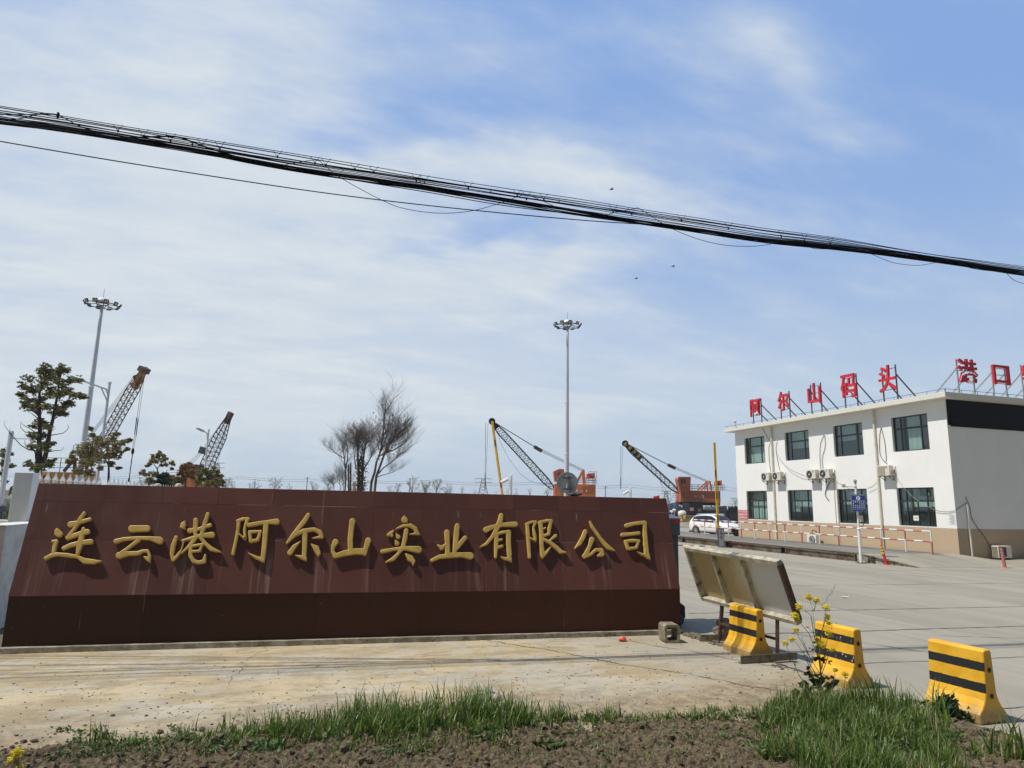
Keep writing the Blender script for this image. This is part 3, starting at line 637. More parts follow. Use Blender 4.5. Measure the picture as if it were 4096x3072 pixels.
# ---- roof letters
def roofletter(ch, face, c, w, h, label):
    # face: 'L' facing -X, 'E' facing -Y ; c = centre
    if face == 'L': X, Z = Vector((0, -1, 0)), Vector((-1, 0, 0))
    else: X, Z = Vector((1, 0, 0)), Vector((0, -1, 0))
    base = Vector((c.x, c.y, ZE+.27)); t = thing('roof_letter', label, 'letter sign', base, 'red letters standing on the roof')
    me = text_mesh(ch, 1, .5, .014); m = frame(X, (0, 0, 1), Z, c) @ Matrix.Diagonal((1, 1, .11, 1)) @ fit(me, w, h)
    MB().mesh(me, m).build('character', MT['signred'], t, recalc=False)
    for s in (-1, 1):
        q = c + X*s*w*.40 - Z*.14; f = MB()
        f.bar((q.x, q.y, ZE+.27), (q.x, q.y, c.z+h*.48), .055); e_ = q - Z*1.55
        f.bar((q.x, q.y, c.z+h*.12), (e_.x, e_.y, ZE+.29), .055); f.build('post', MT['dgrey' if face == 'L' else 'grey'], t)
    for z in (c.z-h*.42, c.z+.02, c.z+h*.36):
        f = MB(); a = c - Z*.12 - X*w*.42; d_ = c - Z*.12 + X*w*.42; f.bar((a.x, a.y, z), (d_.x, d_.y, z), .03); f.build('cross_bar', MT['dgrey' if face == 'L' else 'grey'], t)
LX = BX-.4
for ch, y, z0, z1, w, l in (('阿', 39.55, 8.62, 9.86, 1.12, 'red roof letter farthest left, above the far end window'), ('尔', 36.65, 8.62, 9.95, 1.08, 'second red roof letter from the left, with splayed dots'), ('山', 33.80, 8.72, 10.02, 1.08, 'red three pronged roof letter in the middle of the long side'),
                        ('码', 31.0, 8.66, 10.08, 1.15, 'fourth red roof letter from the left, densely stroked'), ('头', 28.25, 8.62, 10.08, 1.12, 'red roof letter nearest the corner on the sunlit long side')):
    roofletter(ch, 'L', Vector((LX, y, (z0+z1)/2)), w, z1-z0, l)
for ch, x, z0, z1, w, l in (('港', 31.62, 8.64, 9.88, 1.30, 'dense red letter at the corner end of the shaded roof side'), ('口', 33.90, 8.72, 9.74, 1.12, 'red square box shaped letter on the shaded roof side'), ('物', 36.05, 8.72, 9.95, 1.28, 'red roof letter cut off by the right edge of the photo')):
    roofletter(ch, 'E', Vector((x, BY0-.38, (z0+z1)/2)), w, z1-z0, l)
# ---- air conditioners
def ac(loc, label, kind):   # faces -X, local y along the wall, origin bottom back centre
    t = thing('air_conditioner', label, 'air conditioner', loc, 'air conditioner units on the office building'); L = Vector(loc)
    w, h, d = .82, .55, .30; x0 = L.x-.12-d
    b = MB().box(x0, x0+d, L.y-w/2, L.y+w/2, L.z, L.z+h); b.build('casing', MT['cream'], t, bevel=.015)
    f = MB(); cy = L.y+w*.14; cz = L.z+h/2
    if kind == 'fan':
        for r in (.06, .10, .14, .18, .22):
            pts = [(x0-.012, cy+r*math.cos(a*math.pi/12), cz+r*math.sin(a*math.pi/12)) for a in range(25)]; f.tube(pts, .006, 4, 0, False)
        f.lathe((x0-.004, cy, cz), [(.235, 0), (.235, .006)], 24, 0, (-1, 0, 0)); f.lathe((x0-.02, cy, cz), [(.05, -.012), (.05, .004)], 12, 1, (-1, 0, 0))
        for a in range(8): f.bar((x0-.014, cy, cz), (x0-.014, cy+.23*math.cos(a*math.pi/4), cz+.23*math.sin(a*math.pi/4)), .006, None, 0)
    else:
        f.box(x0-.008, x0-.002, cy-.24, cy+.24, cz-.23, cz+.23, 2)
        for i in range(14): f.box(x0-.016, x0-.008, cy-.24, cy+.24, cz-.225+i*.033, cz-.210+i*.033, 3)
    f.build('fan_grille', [MT['dgrey'], MT['cream'], mat('grille_dark', (.14, .12, .08), .6), MT['cream']], t)
    s = MB(); s.box(x0-.006, x0-.001, L.y-w*.34, L.y-w*.18, L.z+h*.74, L.z+h*.92, 0)
    if kind == 'fan':
        for i in range(3): s.box(x0-.009, x0-.006, L.y-w*.32+i*.034, L.y-w*.32+i*.034+.022, L.z+h*.79, L.z+h*.87, 1)
    s.build('badge', [mat('blue_badge', (.02, .22, .62), .4) if kind == 'fan' else MT['grey'], MT['whiteclean']], t)
    s = MB(); yy = L.y-w/2; s.box(x0+.06, x0+.24, yy-.03, yy-.001, L.z+h*.5, L.z+h*.9, 0)
    for z in (.12, .28): s.tube([(x0+.15, yy, L.z+h*z), (x0+.15, yy-.06, L.z+h*z), (x0+.26, yy-.07, L.z+h*z+.1), (L.x, yy-.03, L.z+h*.9)], .013, 6, 1)
    s.build('service_valve', [MT['cream'], MT['dgrey']], t)
    for s_ in (-1, 1):
        y = L.y+s_*w*.36; q = MB(); q.bar((L.x-.005, y, L.z-.02), (x0, y, L.z-.02), .03); q.bar((L.x-.02, y, L.z-.26), (L.x-.02, y, L.z-.02), .03); q.bar((L.x-.02, y, L.z-.24), (x0+.05, y, L.z-.03), .024); q.build('bracket', MT['dgrey'], t)
    return t
for px, py, kind, l in ((3042, 1924, 'fan', 'left unit of the pair between first and second windows'), (3086, 1920, 'fan', 'right unit of the pair between first and second windows'),
                     (3222, 1915, 'fan', 'left unit of the pair between second and third windows'), (3275, 1917, 'fan', 'right unit of the pair between second and third windows'),
                     (3506, 1903, 'grille', 'lone air conditioner with square brown grille beside the corner windows')):
    p = PX(px, py, BX-.45); ac((BX, p.y-.43, 4.10), l, kind)
# condensing unit standing by the shaded end wall
ax = 32.25; t = thing('air_conditioner', 'air conditioner unit standing on the ground by the shaded end wall', 'air conditioner', (ax, BY0-.3, 0), 'air conditioner units on the office building')
y0 = BY0-.52; b = MB().box(ax, ax+.86, y0, y0+.33, .09, .66); b.build('casing', MT['cream'], t, bevel=.015)
b = MB().box(ax+.05, ax+.50, y0-.012, y0-.002, .15, .60, 0)
for i in range(9): b.box(ax+.05, ax+.50, y0-.02, y0-.012, .165+i*.048, .175+i*.048, 1)
b.build('fan_grille', [MT['dgrey'], MT['black']], t)
b = MB(); b.box(ax-.012, ax-.002, y0+.03, y0+.31, .12, .63, 0)
for i in range(4):
    for j in range(8): b.box(ax-.016, ax-.012, y0+.045+i*.066, y0+.045+i*.066+.05, .135+j*.061, .135+j*.061+.045, 1)
b.build('coil_guard', [MT['cream'], MT['black']], t)
for s_ in (.1, .7): MB().box(ax+s_, ax+s_+.08, y0+.02, y0+.3, 0, .088).build('foot', MT['dgrey'], t)
# second unit half hidden behind the railing, leaning on the facade
p = PX(3262, 2180, BX-.3); t = thing('air_conditioner', 'old air conditioner on the ground behind the red and white railing', 'air conditioner', (BX-.25, p.y, 0), 'air conditioner units on the office building')
b = MB().box(BX-.55, BX-.2, p.y-.35, p.y+.42, .06, .72); b.build('casing', MT['white'], t, bevel=.02)
b = MB(); b.lathe((BX-.556, p.y-.02, .4), [(.25, 0), (.25, .01)], 20, 0, (-1, 0, 0))
for r in (.1, .18): b.tube([(BX-.57, p.y-.02+r*math.cos(a*.5236), .4+r*math.sin(a*.5236)) for a in range(13)], .012, 5, 1, False)
b.build('fan_grille', [MT['dgrey'], MT['white']], t)
b = MB().tube([(BX-.38, p.y-.3, .74), (BX-.4, p.y-.2, .95), (BX-.4, p.y+.05, .98), (BX-.35, p.y+.2, .8)], .025, 6); b.build('hose', MT['black'], t)
# roof camera
def cctv(loc, dirv, label, arm=True, size=1.):
    L = Vector(loc); t = thing('security_camera', label, 'camera', L); d = Vector(dirv).normalized()
    b = MB().tube([L, L+Vector((0, 0, .35*size))], .03*size, 6); b.build('mount', MT['cream'], t)
    q = L+Vector((0, 0, .35*size))+d*.25*size; b = MB().bar(L+Vector((0, 0, .33*size)), q, .025*size); b.tube([q-d*.14*size, q+d*.16*size], .075*size, 8); b.build('housing', MT['whiteclean'], t)
    return t
p = PX(2942, 1705, BX-.45); cctv((p.x, p.y, ZE+.27), (-.6, -.8, -.3), 'white security camera on the far roof corner', size=1.4)
# ================================================================== WEIGHBRIDGE, RAILING, RAMP
WX0, WX1, WZ = 23.3, 28.1, .36
wb_ = thing('weighbridge', 'long low steel weighbridge with rusty side beams', 'weighbridge', (WX0, 24.2, 0))
n = NM('rusty_side_beam'); f = n.noise(2.2, 8, .7, (1, .6, 1)); c = n.mix(n.ramp(f, .42, .6), (.13, .12, .085), (.075, .03, .014)); c = n.mix(n.ramp(n.noise(5, 6, .7, (1, .5, 1)), .55, .7), c, (.20, .19, .14)); n.col(c).rough(.8); RB = n.m
n = NM('deck_plate'); c = n.mix(n.ramp(n.noise(1.2, 8, .65, (1, .15, 1)), .38, .62), (.13, .12, .105), (.22, .205, .18)); n.col(c).rough(.8).bump(n.noise(30, 3), .2, .01); DK = n.m
YE = mat('worn_yellow_edge', (.20, .15, .06), .8, .3, 5, c2=(.33, .24, .06), lo=.5, hi=.65)
b = MB().box(WX0, WX1, 24.2, 47.0, WZ-.06, WZ); b.build('deck', DK, wb_)
b = MB().box(WX0-.03, WX0+.07, 24.2, 47.0, WZ+.001, WZ+.02); b.build('edge_strip', YE, wb_)
brk = [24.2, 29.05, 33.75, 38.4, 43.0, 47.0]
for a, c_ in zip(brk, brk[1:]):
    b = MB().box(WX0+.03, WX0+.08, a+.17, c_-.17, .03, WZ-.06); b.box(WX0-.02, WX0+.10, a+.17, c_-.17, .0, .04); b.box(WX0-.02, WX0+.10, a+.17, c_-.17, WZ-.10, WZ-.062)
    for y in (a+.17, c_-.22): b.box(WX0-.01, WX0+.03, y, y+.05, .03, WZ-.06)
    b.build('side_beam', RB, wb_)
b = MB()
for a in brk[1:]: b.box(WX0+.12, WX0+.5, a-.1, a+.1, 0, WZ-.062)
b.box(WX0+.5, WX1, 24.3, 46.9, 0, WZ-.07); b.build('support', MT['black'], wb_)
n = NM('stained_concrete'); c = n.mix(n.ramp(n.noise(3, 8, .7), .4, .6), (.14, .13, .09), (.36, .34, .26)); c = n.mix(n.ramp(n.noise(2, 6, .7, (1, 1, .3)), .53, .62), c, (.04, .038, .03)); n.col(c).rough(.9).bump(n.noise(20, 5), .4, .02); SCN = n.m
b = MB()
b.add([(WX0-.06, 24.15, 0), (WX0+.3, 21.5, .004), (29.6, 21.3, .004), (30.3, 24.15, 0), (WX0-.06, 24.15, WZ), (28.6, 24.15, WZ), (WX0, 22.9, .24), (29.3, 22.9, .2)],
      [(4, 6, 7, 5), (6, 1, 2, 7), (0, 1, 6, 4), (5, 7, 2, 3), (0, 4, 5, 3)])
rp = b.build('ramp', [yard.data.materials[0]]); tag(rp, 'concrete ramp leading up to the weighbridge deck', 'ramp')
b = MB().prism([(WX0-.12, 24.15, 0), (WX0+.22, 21.6, 0), (WX0-.06, 22.9, .245), (WX0-.12, 24.15, WZ-.02)], (.055, 0, 0)); b.build('side_face', SCN, rp)
b = MB().add([(WX0-.10, 24.15, WZ+.004), (WX0-.02, 22.9, .25), (WX0+.28, 21.45, .012), (WX0+.40, 21.5, .012), (WX0+.06, 22.92, .255), (WX0+.0, 24.15, WZ+.006)], [(0, 1, 4, 5), (1, 2, 3, 4)]); b.build('edge_line', YE, rp, recalc=False)
rl = thing('guard_railing', 'red and white striped pipe railing along the weighbridge', 'railing', (27.1, 23.8, WZ))
RX = 27.1; sp = 1.385; zt_, zm = WZ+.98, WZ+.53
RWm = [MT['white'], MT['redfade']]
for i in range(15):
    y = 23.85+sp*i; b = MB(); o_ = i % 2; base = WZ if y > 24.2 else WZ-.08
    b.tube([(RX, y, base), (RX, y, zm)], .038, 8, 1-o_); b.tube([(RX, y, zm), (RX, y, zt_)], .036, 8, o_); b.build('post', RWm, rl)
for z, ph in ((zt_, 0), (zm, .3)):
    b = MB(); y = 23.85; k = int(ph > 0)
    while y < 43.2:
        y2 = min(y+.45+ph*0, 43.24); b.tube([(RX, y, z), (RX, y2, z)], .034 + .005*(k % 2 == 0), 8, k % 2); y = y2; k += 1
        if y >= 43.23: break
    b.build('rail', RWm, rl)
# ================================================================== YARD FURNITURE
# raised boom barrier
def boomgate(base, label, boxlab=True):
    t = thing('boom_barrier', label, 'boom barrier', base); L = Vector(base)
    return t, L
L = Vector((22.75, 33.55, 0)); t = thing('boom_barrier', 'raised yellow and black boom barrier with grey cabinet', 'boom barrier', L)
fx = Vector((.80, -.60, 0)); fy = Vector((-.60, -.80, 0))   # cabinet axes: fy faces the camera
b = MB().obox(L+Vector((0, 0, .56)), fx*.18, fy*.15, (0, 0, .52)); b.build('cabinet', MT['dgrey'], t, bevel=.01)
b = MB().obox(L+fy*.153+fx*.03+Vector((0, 0, .54)), fx*.135, fy*.006, (0, 0, .46)); b.build('door', mat('grey_door', (.22, .235, .26), .45), t)
b = MB(); q = L+fy*.162+fx*.02
for a in range(3):
    an = rad(90+120*a); c_ = q+fx*.05*math.cos(an)+Vector((0, 0, .80+.05*math.sin(an))); b.ball(tuple(c_), (.035, .035, .035), 8)
for z, w_ in ((.93, .05), (.62, .06), (.56, .06), (.50, .05)): b.obox(q+Vector((0, 0, z)), fx*w_, fy*.003, (0, 0, .012))
b.build('emblem', MT['black'], t)
top = PX(2853, 1768, 22.4); b = MB(); a0 = L+Vector((-.12, .05, .95)); a1 = Vector((22.66, 33.75, top.z)); 
for k in range(12): b.bar(a0.lerp(a1, k/12), a0.lerp(a1, (k+1)/12), .13, .06, 0)
for k in (1, 4.2, 7.2): b.bar(a0.lerp(a1, k/12)+fy*.035, a0.lerp(a1, (k+1)/12)+fy*.035, .05, .012, 1)
b.build('arm', [MT['yellow'], MT['black']], t)
# speed bump / striped strip
b = MB(); y = 34.15; p0 = Vector((21.0, 35.3, 0)); p1 = Vector((22.5, 34.2, 0)); d = (p1-p0)/6; s_ = Vector((-d.y, d.x, 0)).normalized()*.12
p0 = p0-d*5
for k in range(11):
    a = p0+d*k; c_ = a+d; b.add([a-s_, c_-s_, c_+s_, a+s_, a+Vector((0, 0, .05)), c_+Vector((0, 0, .05))], [(0, 1, 5, 4), (3, 4, 5, 2), (0, 4, 3), (1, 2, 5)], k % 2)
tag(b.build('speed_bump', [mat('pale_yellow', (.55, .48, .2), .7), MT['black']], recalc=False), 'black and pale yellow striped speed bump beside the barrier cabinet', 'speed bump')
# blue sign on a white pole with camera
L = Vector((22.85, 23.6, 0)); t = thing('sign_pole', 'white steel pole with camera and blue rules sign', 'sign pole', L)
b = MB(); b.tube([L, L+Vector((0, 0, .02))], .22, 8, 1); b.tube([L+Vector((0, 0, .02)), L+Vector((0, 0, 1.42))], .066, 12); b.lathe(L+Vector((0, 0, 1.40)), [(.066, 0), (.085, .01), (.085, .04), (.045, .08)], 12)
b.tube([L+Vector((0, 0, 1.45)), L+Vector((-.02, 0, 3.35))], .045, 12); b.build('pole', [MT['whiteclean'], MT['rust']], t)
b = MB(); b.tube([L+Vector((-.02, 0, 3.18)), L+Vector((-.02, 0, 3.22))], .06, 10); b.tube([L+Vector((-.02, 0, 3.34)), L+Vector((-.02, 0, 3.40))], .05, 8); b.ball(tuple(L+Vector((-.02, 0, 3.46))), .075, 10); b.build('finial', MT['grey'], t, smooth=True)
b = MB(); e_ = L+Vector((-.40, .28, 3.24)); b.bar(L+Vector((0, 0, 3.2)), e_, .03); b.tube([e_+Vector((0, 0, -.02)), e_+Vector((-.1, -.12, .12))], .07, 8); b.tube([L+Vector((-.05, .03, 2.95)), e_+Vector((.1, -.1, -.3)), e_], .008, 4); b.build('camera', [MT['cream']], t)
sx = Vector((.84, -.54, 0)); sy = Vector((-.54, -.84, 0)); c_ = L+sy*.11+sx*.035+Vector((0, 0, 2.52))
BL = mat('blue_sign', (.012, .045, .26), .4, .05); b = MB().obox(c_, sx*.28, sy*.012, (0, 0, .36)); sg = b.build('sign_board', MT['grey'], t)
b = MB(); q = c_+sy*.014; b.obox(q, sx*.265, sy*.003, (0, 0, .345), 0); q = c_+sy*.019
b.obox(q+Vector((0, 0, .10)), sx*.25, sy*.002, (0, 0, .004), 1); b.obox(q+Vector((0, 0, .325)), sx*.25, sy*.002, (0, 0, .004), 1)
b.lathe(q+Vector((0, 0, .205)), [(.085, 0), (.085, .004)], 20, 1, sy); b.lathe(q+sy*.005+Vector((0, 0, .205)), [(.055, 0), (.055, .003)], 3, 0, sy); b.obox(q+sy*.008+sx*.02+Vector((0, 0, .19)), sx*.035, sy*.002, (0, 0, .010), 1)
random.seed(9)
for r in range(5):
    for k in range(6 if r < 4 else 12):
        w_ = .030 if r < 4 else .013; x_ = (-.205+k*.082) if r < 4 else (-.21+k*.038); z_ = .045-r*.082; g_ = q+sx*x_+Vector((0, 0, z_))
        if r == 1 and k in (1, 2): continue
        b.obox(g_+Vector((0, 0, w_*.7)), sx*w_*.9, sy*.002, (0, 0, w_*.16), 1); b.obox(g_, sx*w_*.18, sy*.0025, (0, 0, w_*.9), 1)
        b.obox(g_-Vector((0, 0, w_*.6)), sx*w_*random.uniform(.4, .95), sy*.002, (0, 0, w_*.14), 1)
        if (k+r) % 2: b.obox(g_+sx*w_*.6, sx*w_*.14, sy*.002, (0, 0, w_*.5), 1)
b.build('sign_face', [BL, MT['whiteclean']], sg)
b = MB().obox(L+Vector((.12, -.04, 1.86)), (.055, 0, 0), (0, .05, 0), (0, 0, .13), 0); b.tube([L+Vector((.12, -.06, 1.73)), L+Vector((.2, -.07, 1.6)), L+Vector((.14, -.06, 1.5)), L+Vector((.08, -.05, 1.56))], .016, 6, 1); b.tube([L+Vector((.2, -.05, 1.95)), L+Vector((.2, -.05, 1.78))], .014, 6, 1); b.build('junction_box', [MT['cream'], MT['black']], t)
# delineator posts
def delin(loc, lean, m, label, bands, h=.78):
    L = Vector(loc); t = thing('delineator_post', label, 'traffic post', L); top = L+Vector((lean[0], lean[1], h))
    b = MB().lathe(L, [(.14, 0), (.13, .02), (.07, .04)], 12); b.build('base', m, t)
    MB().tube([L+Vector((0, 0, .03)), L.lerp(top, .5), top], [.062, .058, .052], 10).build('post', m, t)
    bb = MB()
    for f in (.62, .77, .91): bb.tube([L.lerp(top, f-.04), L.lerp(top, f+.04)], .0605, 10)
    bb.build('reflective_band', bands, t)
g0 = G(3547, 2260); delin(g0, (-.10, .12), MT['red'], 'bright red flexible post with yellow bands, leaning by the ramp', MT['yellow'] if False else mat('band_yellow', (.75, .62, .03), .4))
g0 = G(4020, 2272); delin(g0, (-.04, .04), MT['redfade'], 'faded pink flexible post near the right edge', mat('band_faded', (.42, .24, .18), .7), .80)
# ================================================================== FOREGROUND OBJECTS
# jersey barriers -------------------------------------------------
def barrier_paint(name, dirty, chips):
    n = NM(name); x, y, z = n.xyz(); c = n.mix(n.ramp(n.noise(5, 5), .35, .65), (.70, .37, .012), (.82, .46, .03))
    def band(a, b): return n.math('MULTIPLY', n.math('GREATER_THAN', z, a), n.math('LESS_THAN', z, b))
    side = n.math('LESS_THAN', x, -.03)
    geo = n.N.new('ShaderNodeNewGeometry'); vt = n.N.new('ShaderNodeVectorTransform'); vt.vector_type = 'NORMAL'; vt.convert_from = 'WORLD'; vt.convert_to = 'OBJECT'; n.t.links.new(geo.outputs['Normal'], vt.inputs[0])
    nx_, ny_, nz_ = n.xyz(vt.outputs[0]); face = n.math('GREATER_THAN', n.math('ABSOLUTE', nx_), .4)
    zw = n.math('ADD', z, n.math('MULTIPLY', n.math('SUBTRACT', n.noise(20, 3), .5), .012))
    def bandw(a, b): return n.math('MULTIPLY', n.math('GREATER_THAN', zw, a), n.math('LESS_THAN', zw, b))
    bl = n.math('MULTIPLY', n.math('ADD', bandw(.515, .605), bandw(.30, .395)), face)
    c = n.mix(bl, c, (.016, .018, .02))
    if chips: c = n.mix(n.math('MULTIPLY', bl, n.ramp(n.noise(26, 2, .5), .66, .69)), c, (.62, .58, .5))
    c = n.mix(n.ramp(n.noise(17, 5, .7), .66, .74, 0, .55), c, (.45, .30, .08))
    low = n.ramp(n.math('ADD', z, n.math('MULTIPLY', n.noise(6, 5), .14)), .27, .13, 0, dirty); c = n.mix(low, c, n.mix(n.ramp(n.noise(9, 5), .4, .6), (.36, .28, .15), (.20, .16, .10)))
    n.col(c).rough(.5).bump(n.noise(40, 5), .35, .006); return n.m
def barrier(loc, h, label, m, rz=0.):
    t = thing('traffic_barrier', label, 'barrier', loc, 'yellow and black concrete barriers'); t.rotation_euler = (0, 0, rz)
    L = .64; prof = [(-.205, 0), (-.205, .10), (-.15, .16), (-.105, .235), (-.085, .30), (-.062, h-.025), (-.045, h)]
    pr = prof + [(-x, z) for x, z in prof[::-1]]
    bm = bmesh.new(); a = [bm.verts.new((x, 0, z)) for x, z in pr]; f = bm.faces.new(a); r = bmesh.ops.extrude_face_region(bm, geom=[f]); bmesh.ops.translate(bm, verts=[v for v in r['geom'] if isinstance(v, bmesh.types.BMVert)], vec=(0, L, 0))
    bmesh.ops.recalc_face_normals(bm, faces=bm.faces); me = bpy.data.meshes.new('body'); bm.to_mesh(me); bm.free(); me.materials.append(m)
    o = bpy.data.objects.new('body', me); COL.objects.link(o); o.parent = t; bv = o.modifiers.new('b', 'BEVEL'); bv.width = .018; bv.segments = 3; bv.angle_limit = rad(50)
    for z in (.27, .53):
        MBh = MB(); MBh.lathe((0, -.001, z), [(.026, -.0), (.026, .003)], 16, 0, (0, -1, 0)); MBh.v = [tuple(Vector(v)+Vector(loc)) for v in MBh.v]; q = MBh.build('socket', MT['black'], t)
    return t
BP = barrier_paint('barrier_paint', .75, False); BPc = barrier_paint('barrier_paint_chipped', .6, True)
barrier((6.59, 8.80, 0), .69, 'yellow black barrier standing under the tilted board frame', BP, rad(2))
barrier((6.74, 7.10, 0), .705, 'middle yellow black barrier with chipped stripes behind the flowering stems', BPc, rad(3))
barrier((7.06, 5.66, 0), .735, 'yellow black barrier nearest the right edge, with weeds at its foot', BP, rad(4))
# tilted board frame ----------------------------------------------
BLc = Vector((6.512, 10.149, .69)); BRc = Vector((6.722, 8.109, .625)); TLc = Vector((6.182, 10.09, 1.503))
BLc, BRc, TLc = [CAM + (q-CAM)*1.025 for q in (BLc, BRc, TLc)]
ex = (BRc-BLc).normalized(); hv = (TLc-BLc); hl = hv.length; hv = (hv - ex*hv.dot(ex)).normalized(); nn_ = ex.cross(hv).normalized(); 
if nn_.x > 0: nn_ = -nn_
bl = (BRc-BLc).length; t = thing('board_frame', 'weathered empty notice board tilted on rusty legs behind a barrier', 'notice board', (6.7, 9.3, 0))
n = NM('weathered_board'); x, y, z = n.xyz(); c = n.mix(n.ramp(n.noise(3, 6), .35, .65), (.54, .49, .33), (.62, .57, .42)); c = n.mix(n.ramp(n.math('ADD', y, n.math('MULTIPLY', n.noise(2.5, 5), .5)), .45, .15), (.44, .35, .17), c); c = n.mix(n.ramp(n.math('ADD', y, n.math('MULTIPLY', z, .55)), .42, .30), c, (.60, .62, .60)); n.col(c).rough(.7); BD = n.m
n = NM('weathered_frame'); c = n.mix(n.ramp(n.noise(8, 6, .7), .4, .62), (.32, .28, .20), (.50, .47, .37)); c = n.mix(n.ramp(n.noise(3, 5), .58, .7), c, (.12, .07, .035)); n.col(c).rough(.7); BF = n.m
ct = BLc + ex*bl/2 + hv*hl/2
MB().obox(ct - nn_*.045, ex*bl/2, hv*hl/2, nn_*.006).build('panel', BD, t)
fw = .028
for a, b_ in ((BLc, BLc+ex*bl), (BLc+hv*(hl), BLc+hv*(hl)+ex*bl)): MB().obox((a+b_)/2+nn_*.012, ex*bl/2, hv*fw, nn_*.05).build('rail', BF, t)
for u in (0, bl): MB().obox(BLc+ex*u+hv*hl/2+nn_*.010, ex*.022, hv*(hl/2-fw), nn_*.048).build('stile', MT['rust'] if u else BF, t)
for u in (bl*.30, bl*.62): MB().obox(BLc+ex*u+hv*hl/2+nn_*.002, ex*.016, hv*(hl/2-fw), nn_*.044).build('mullion', BF, t)
A = Vector((6.67, 9.97, 0)); Bv = Vector((6.84, 8.77, 0))
for q in (A, Bv):
    u = (q-BLc).dot(ex); tp = BLc + ex*u - hv*.03; b = MB(); b.bar((q.x, q.y, .03), (tp.x, tp.y, tp.z), .05); b.build('leg', MT['rust'], t)
MB().bar((6.67, 9.95, .30), (6.84, 8.79, .27), .035).build('brace', MT['rust'], t)
FM = mat('steel_channel', (.18, .155, .105), .7, .2, 8, c2=(.08, .045, .025))
for a, c_, nm in (((6.03, 8.52), (6.98, 8.52), 0), ((6.36, 10.05), (6.95, 9.88), 0)):
    b = MB(); a = Vector((*a, .035)); c_ = Vector((*c_, .045)); b.bar(a+Vector((0, 0, .035)), c_+Vector((0, 0, .035)), .012, .10); b.bar(a+Vector((0, .035, -.01)), c_+Vector((0, .035, -.01)), .07, .012); b.build('foot', FM, t)
# block with square hole ------------------------------------------
b0 = Vector((5.67, 10.02, 0)); bx = Vector((.985, -.17, 0)); by = Vector((.17, .985, 0))
def sq(c, w, hh, cr=.03):
    return [c+bx*x+Vector((0, 0, z)) for x, z in ((-w+cr, -hh), (w-cr, -hh), (w, -hh+cr), (w, hh-cr), (w-cr, hh), (-w+cr, hh), (-w, hh-cr), (-w, -hh+cr))]
b = MB(); c0 = b0+bx*.15+Vector((0, 0, .155)); o1 = sq(c0, .128, .142); i1 = sq(c0, .088, .102, .02); o2 = sq(c0+by*.30, .128, .142); i2 = sq(c0+by*.30, .088, .102, .02)
fs = []
for k in range(8):
    j = (k+1) % 8; fs += [(k, j, 8+j, 8+k), (16+k, 24+k, 24+j, 16+j), (k, 16+k, 16+j, j), (8+k, 8+j, 24+j, 24+k)]
b.add(o1+i1+o2+i2, fs); o = b.build('concrete_block', KM, recalc=True); tag(o, 'hollow square concrete block at the right foot of the granite wall', 'block')
# rock, rubbish ---------------------------------------------------
def rock(c, r, label, m, sub=3, nz=.35, name='rock'):
    bm = bmesh.new(); bmesh.ops.create_icosphere(bm, subdivisions=sub, radius=1)
    for v in bm.verts:
        p = v.co.copy(); k = 1+nz*noise.noise(p*1.5+Vector(c))+nz*.5*noise.noise(p*4+Vector(c)); v.co = Vector((p.x*r[0]*k, p.y*r[1]*k, p.z*r[2]*k))
    me = bpy.data.meshes.new(name); bm.to_mesh(me); bm.free(); me.materials.append(m); o = bpy.data.objects.new(name, me); COL.objects.link(o); o.location = c
    return tag(o, label, 'rock')
RK = mat('rubble', (.26, .22, .15), .9, .35, 7, c2=(.07, .055, .035), lo=.5, hi=.62, bump=.8, bs=25)
p = G(2905, 2545); rock((7.05, 10.35, .13), (.22, .16, .17), 'rough stone lump on the concrete behind the board legs', RK)
random.seed(31); b = MB()
for i in range(160):
    s = random.random(); X = 6.52+random.uniform(-.14, .16); Y = 10.6-4.*s*s; r = random.uniform(.012, .05)*(1-.55*s); a0 = len(b.v); b.ball((X, Y, .012+r*.25), (r*1.3, r*1.2, r*.6), 7)
    for k in range(a0, len(b.v)):
        v = Vector(b.v[k]); q = noise.noise(v*40)*r; b.v[k] = (v.x+q, v.y+q, v.z+q*.5)
tag(b.build('rubble', mat('rubble_dark', (.14, .115, .075), .95, .3, 12), loc=(0, 0, 0)), 'broken dark concrete crumbs along the apron edge', kind='stuff')
def crumple(c, r, m, label, cat, name):
    bm = bmesh.new(); bmesh.ops.create_icosphere(bm, subdivisions=2, radius=1)
    for v in bm.verts:
        k = 1+.6*noise.noise(v.co*3+Vector(c)*5); v.co = Vector((v.co.x*r[0]*k, v.co.y*r[1]*k, v.co.z*r[2]*k))
    me = bpy.data.meshes.new(name); bm.to_mesh(me); bm.free(); me.materials.append(m); o = bpy.data.objects.new(name, me); COL.objects.link(o); o.location = c; tag(o, label, cat)
crumple((5.09, 10.30, .045), (.07, .04, .03), mat('red_wrapper', (.75, .06, .03), .3, .1), 'crumpled red plastic wrapper at the kerb of the granite wall', 'litter', 'plastic_wrapper')
crumple((2.23, 7.9, .04), (.02, .05, .03), MT['whiteclean'], 'scrap of white paper lying on the dusty apron', 'litter', 'paper_scrap')
p = G(3380, 2391); crumple((p.x, p.y, .02), (.12, .05, .01), MT['whiteclean'], 'scrap of white paper lying on the yard concrete', 'litter', 'paper_scrap')
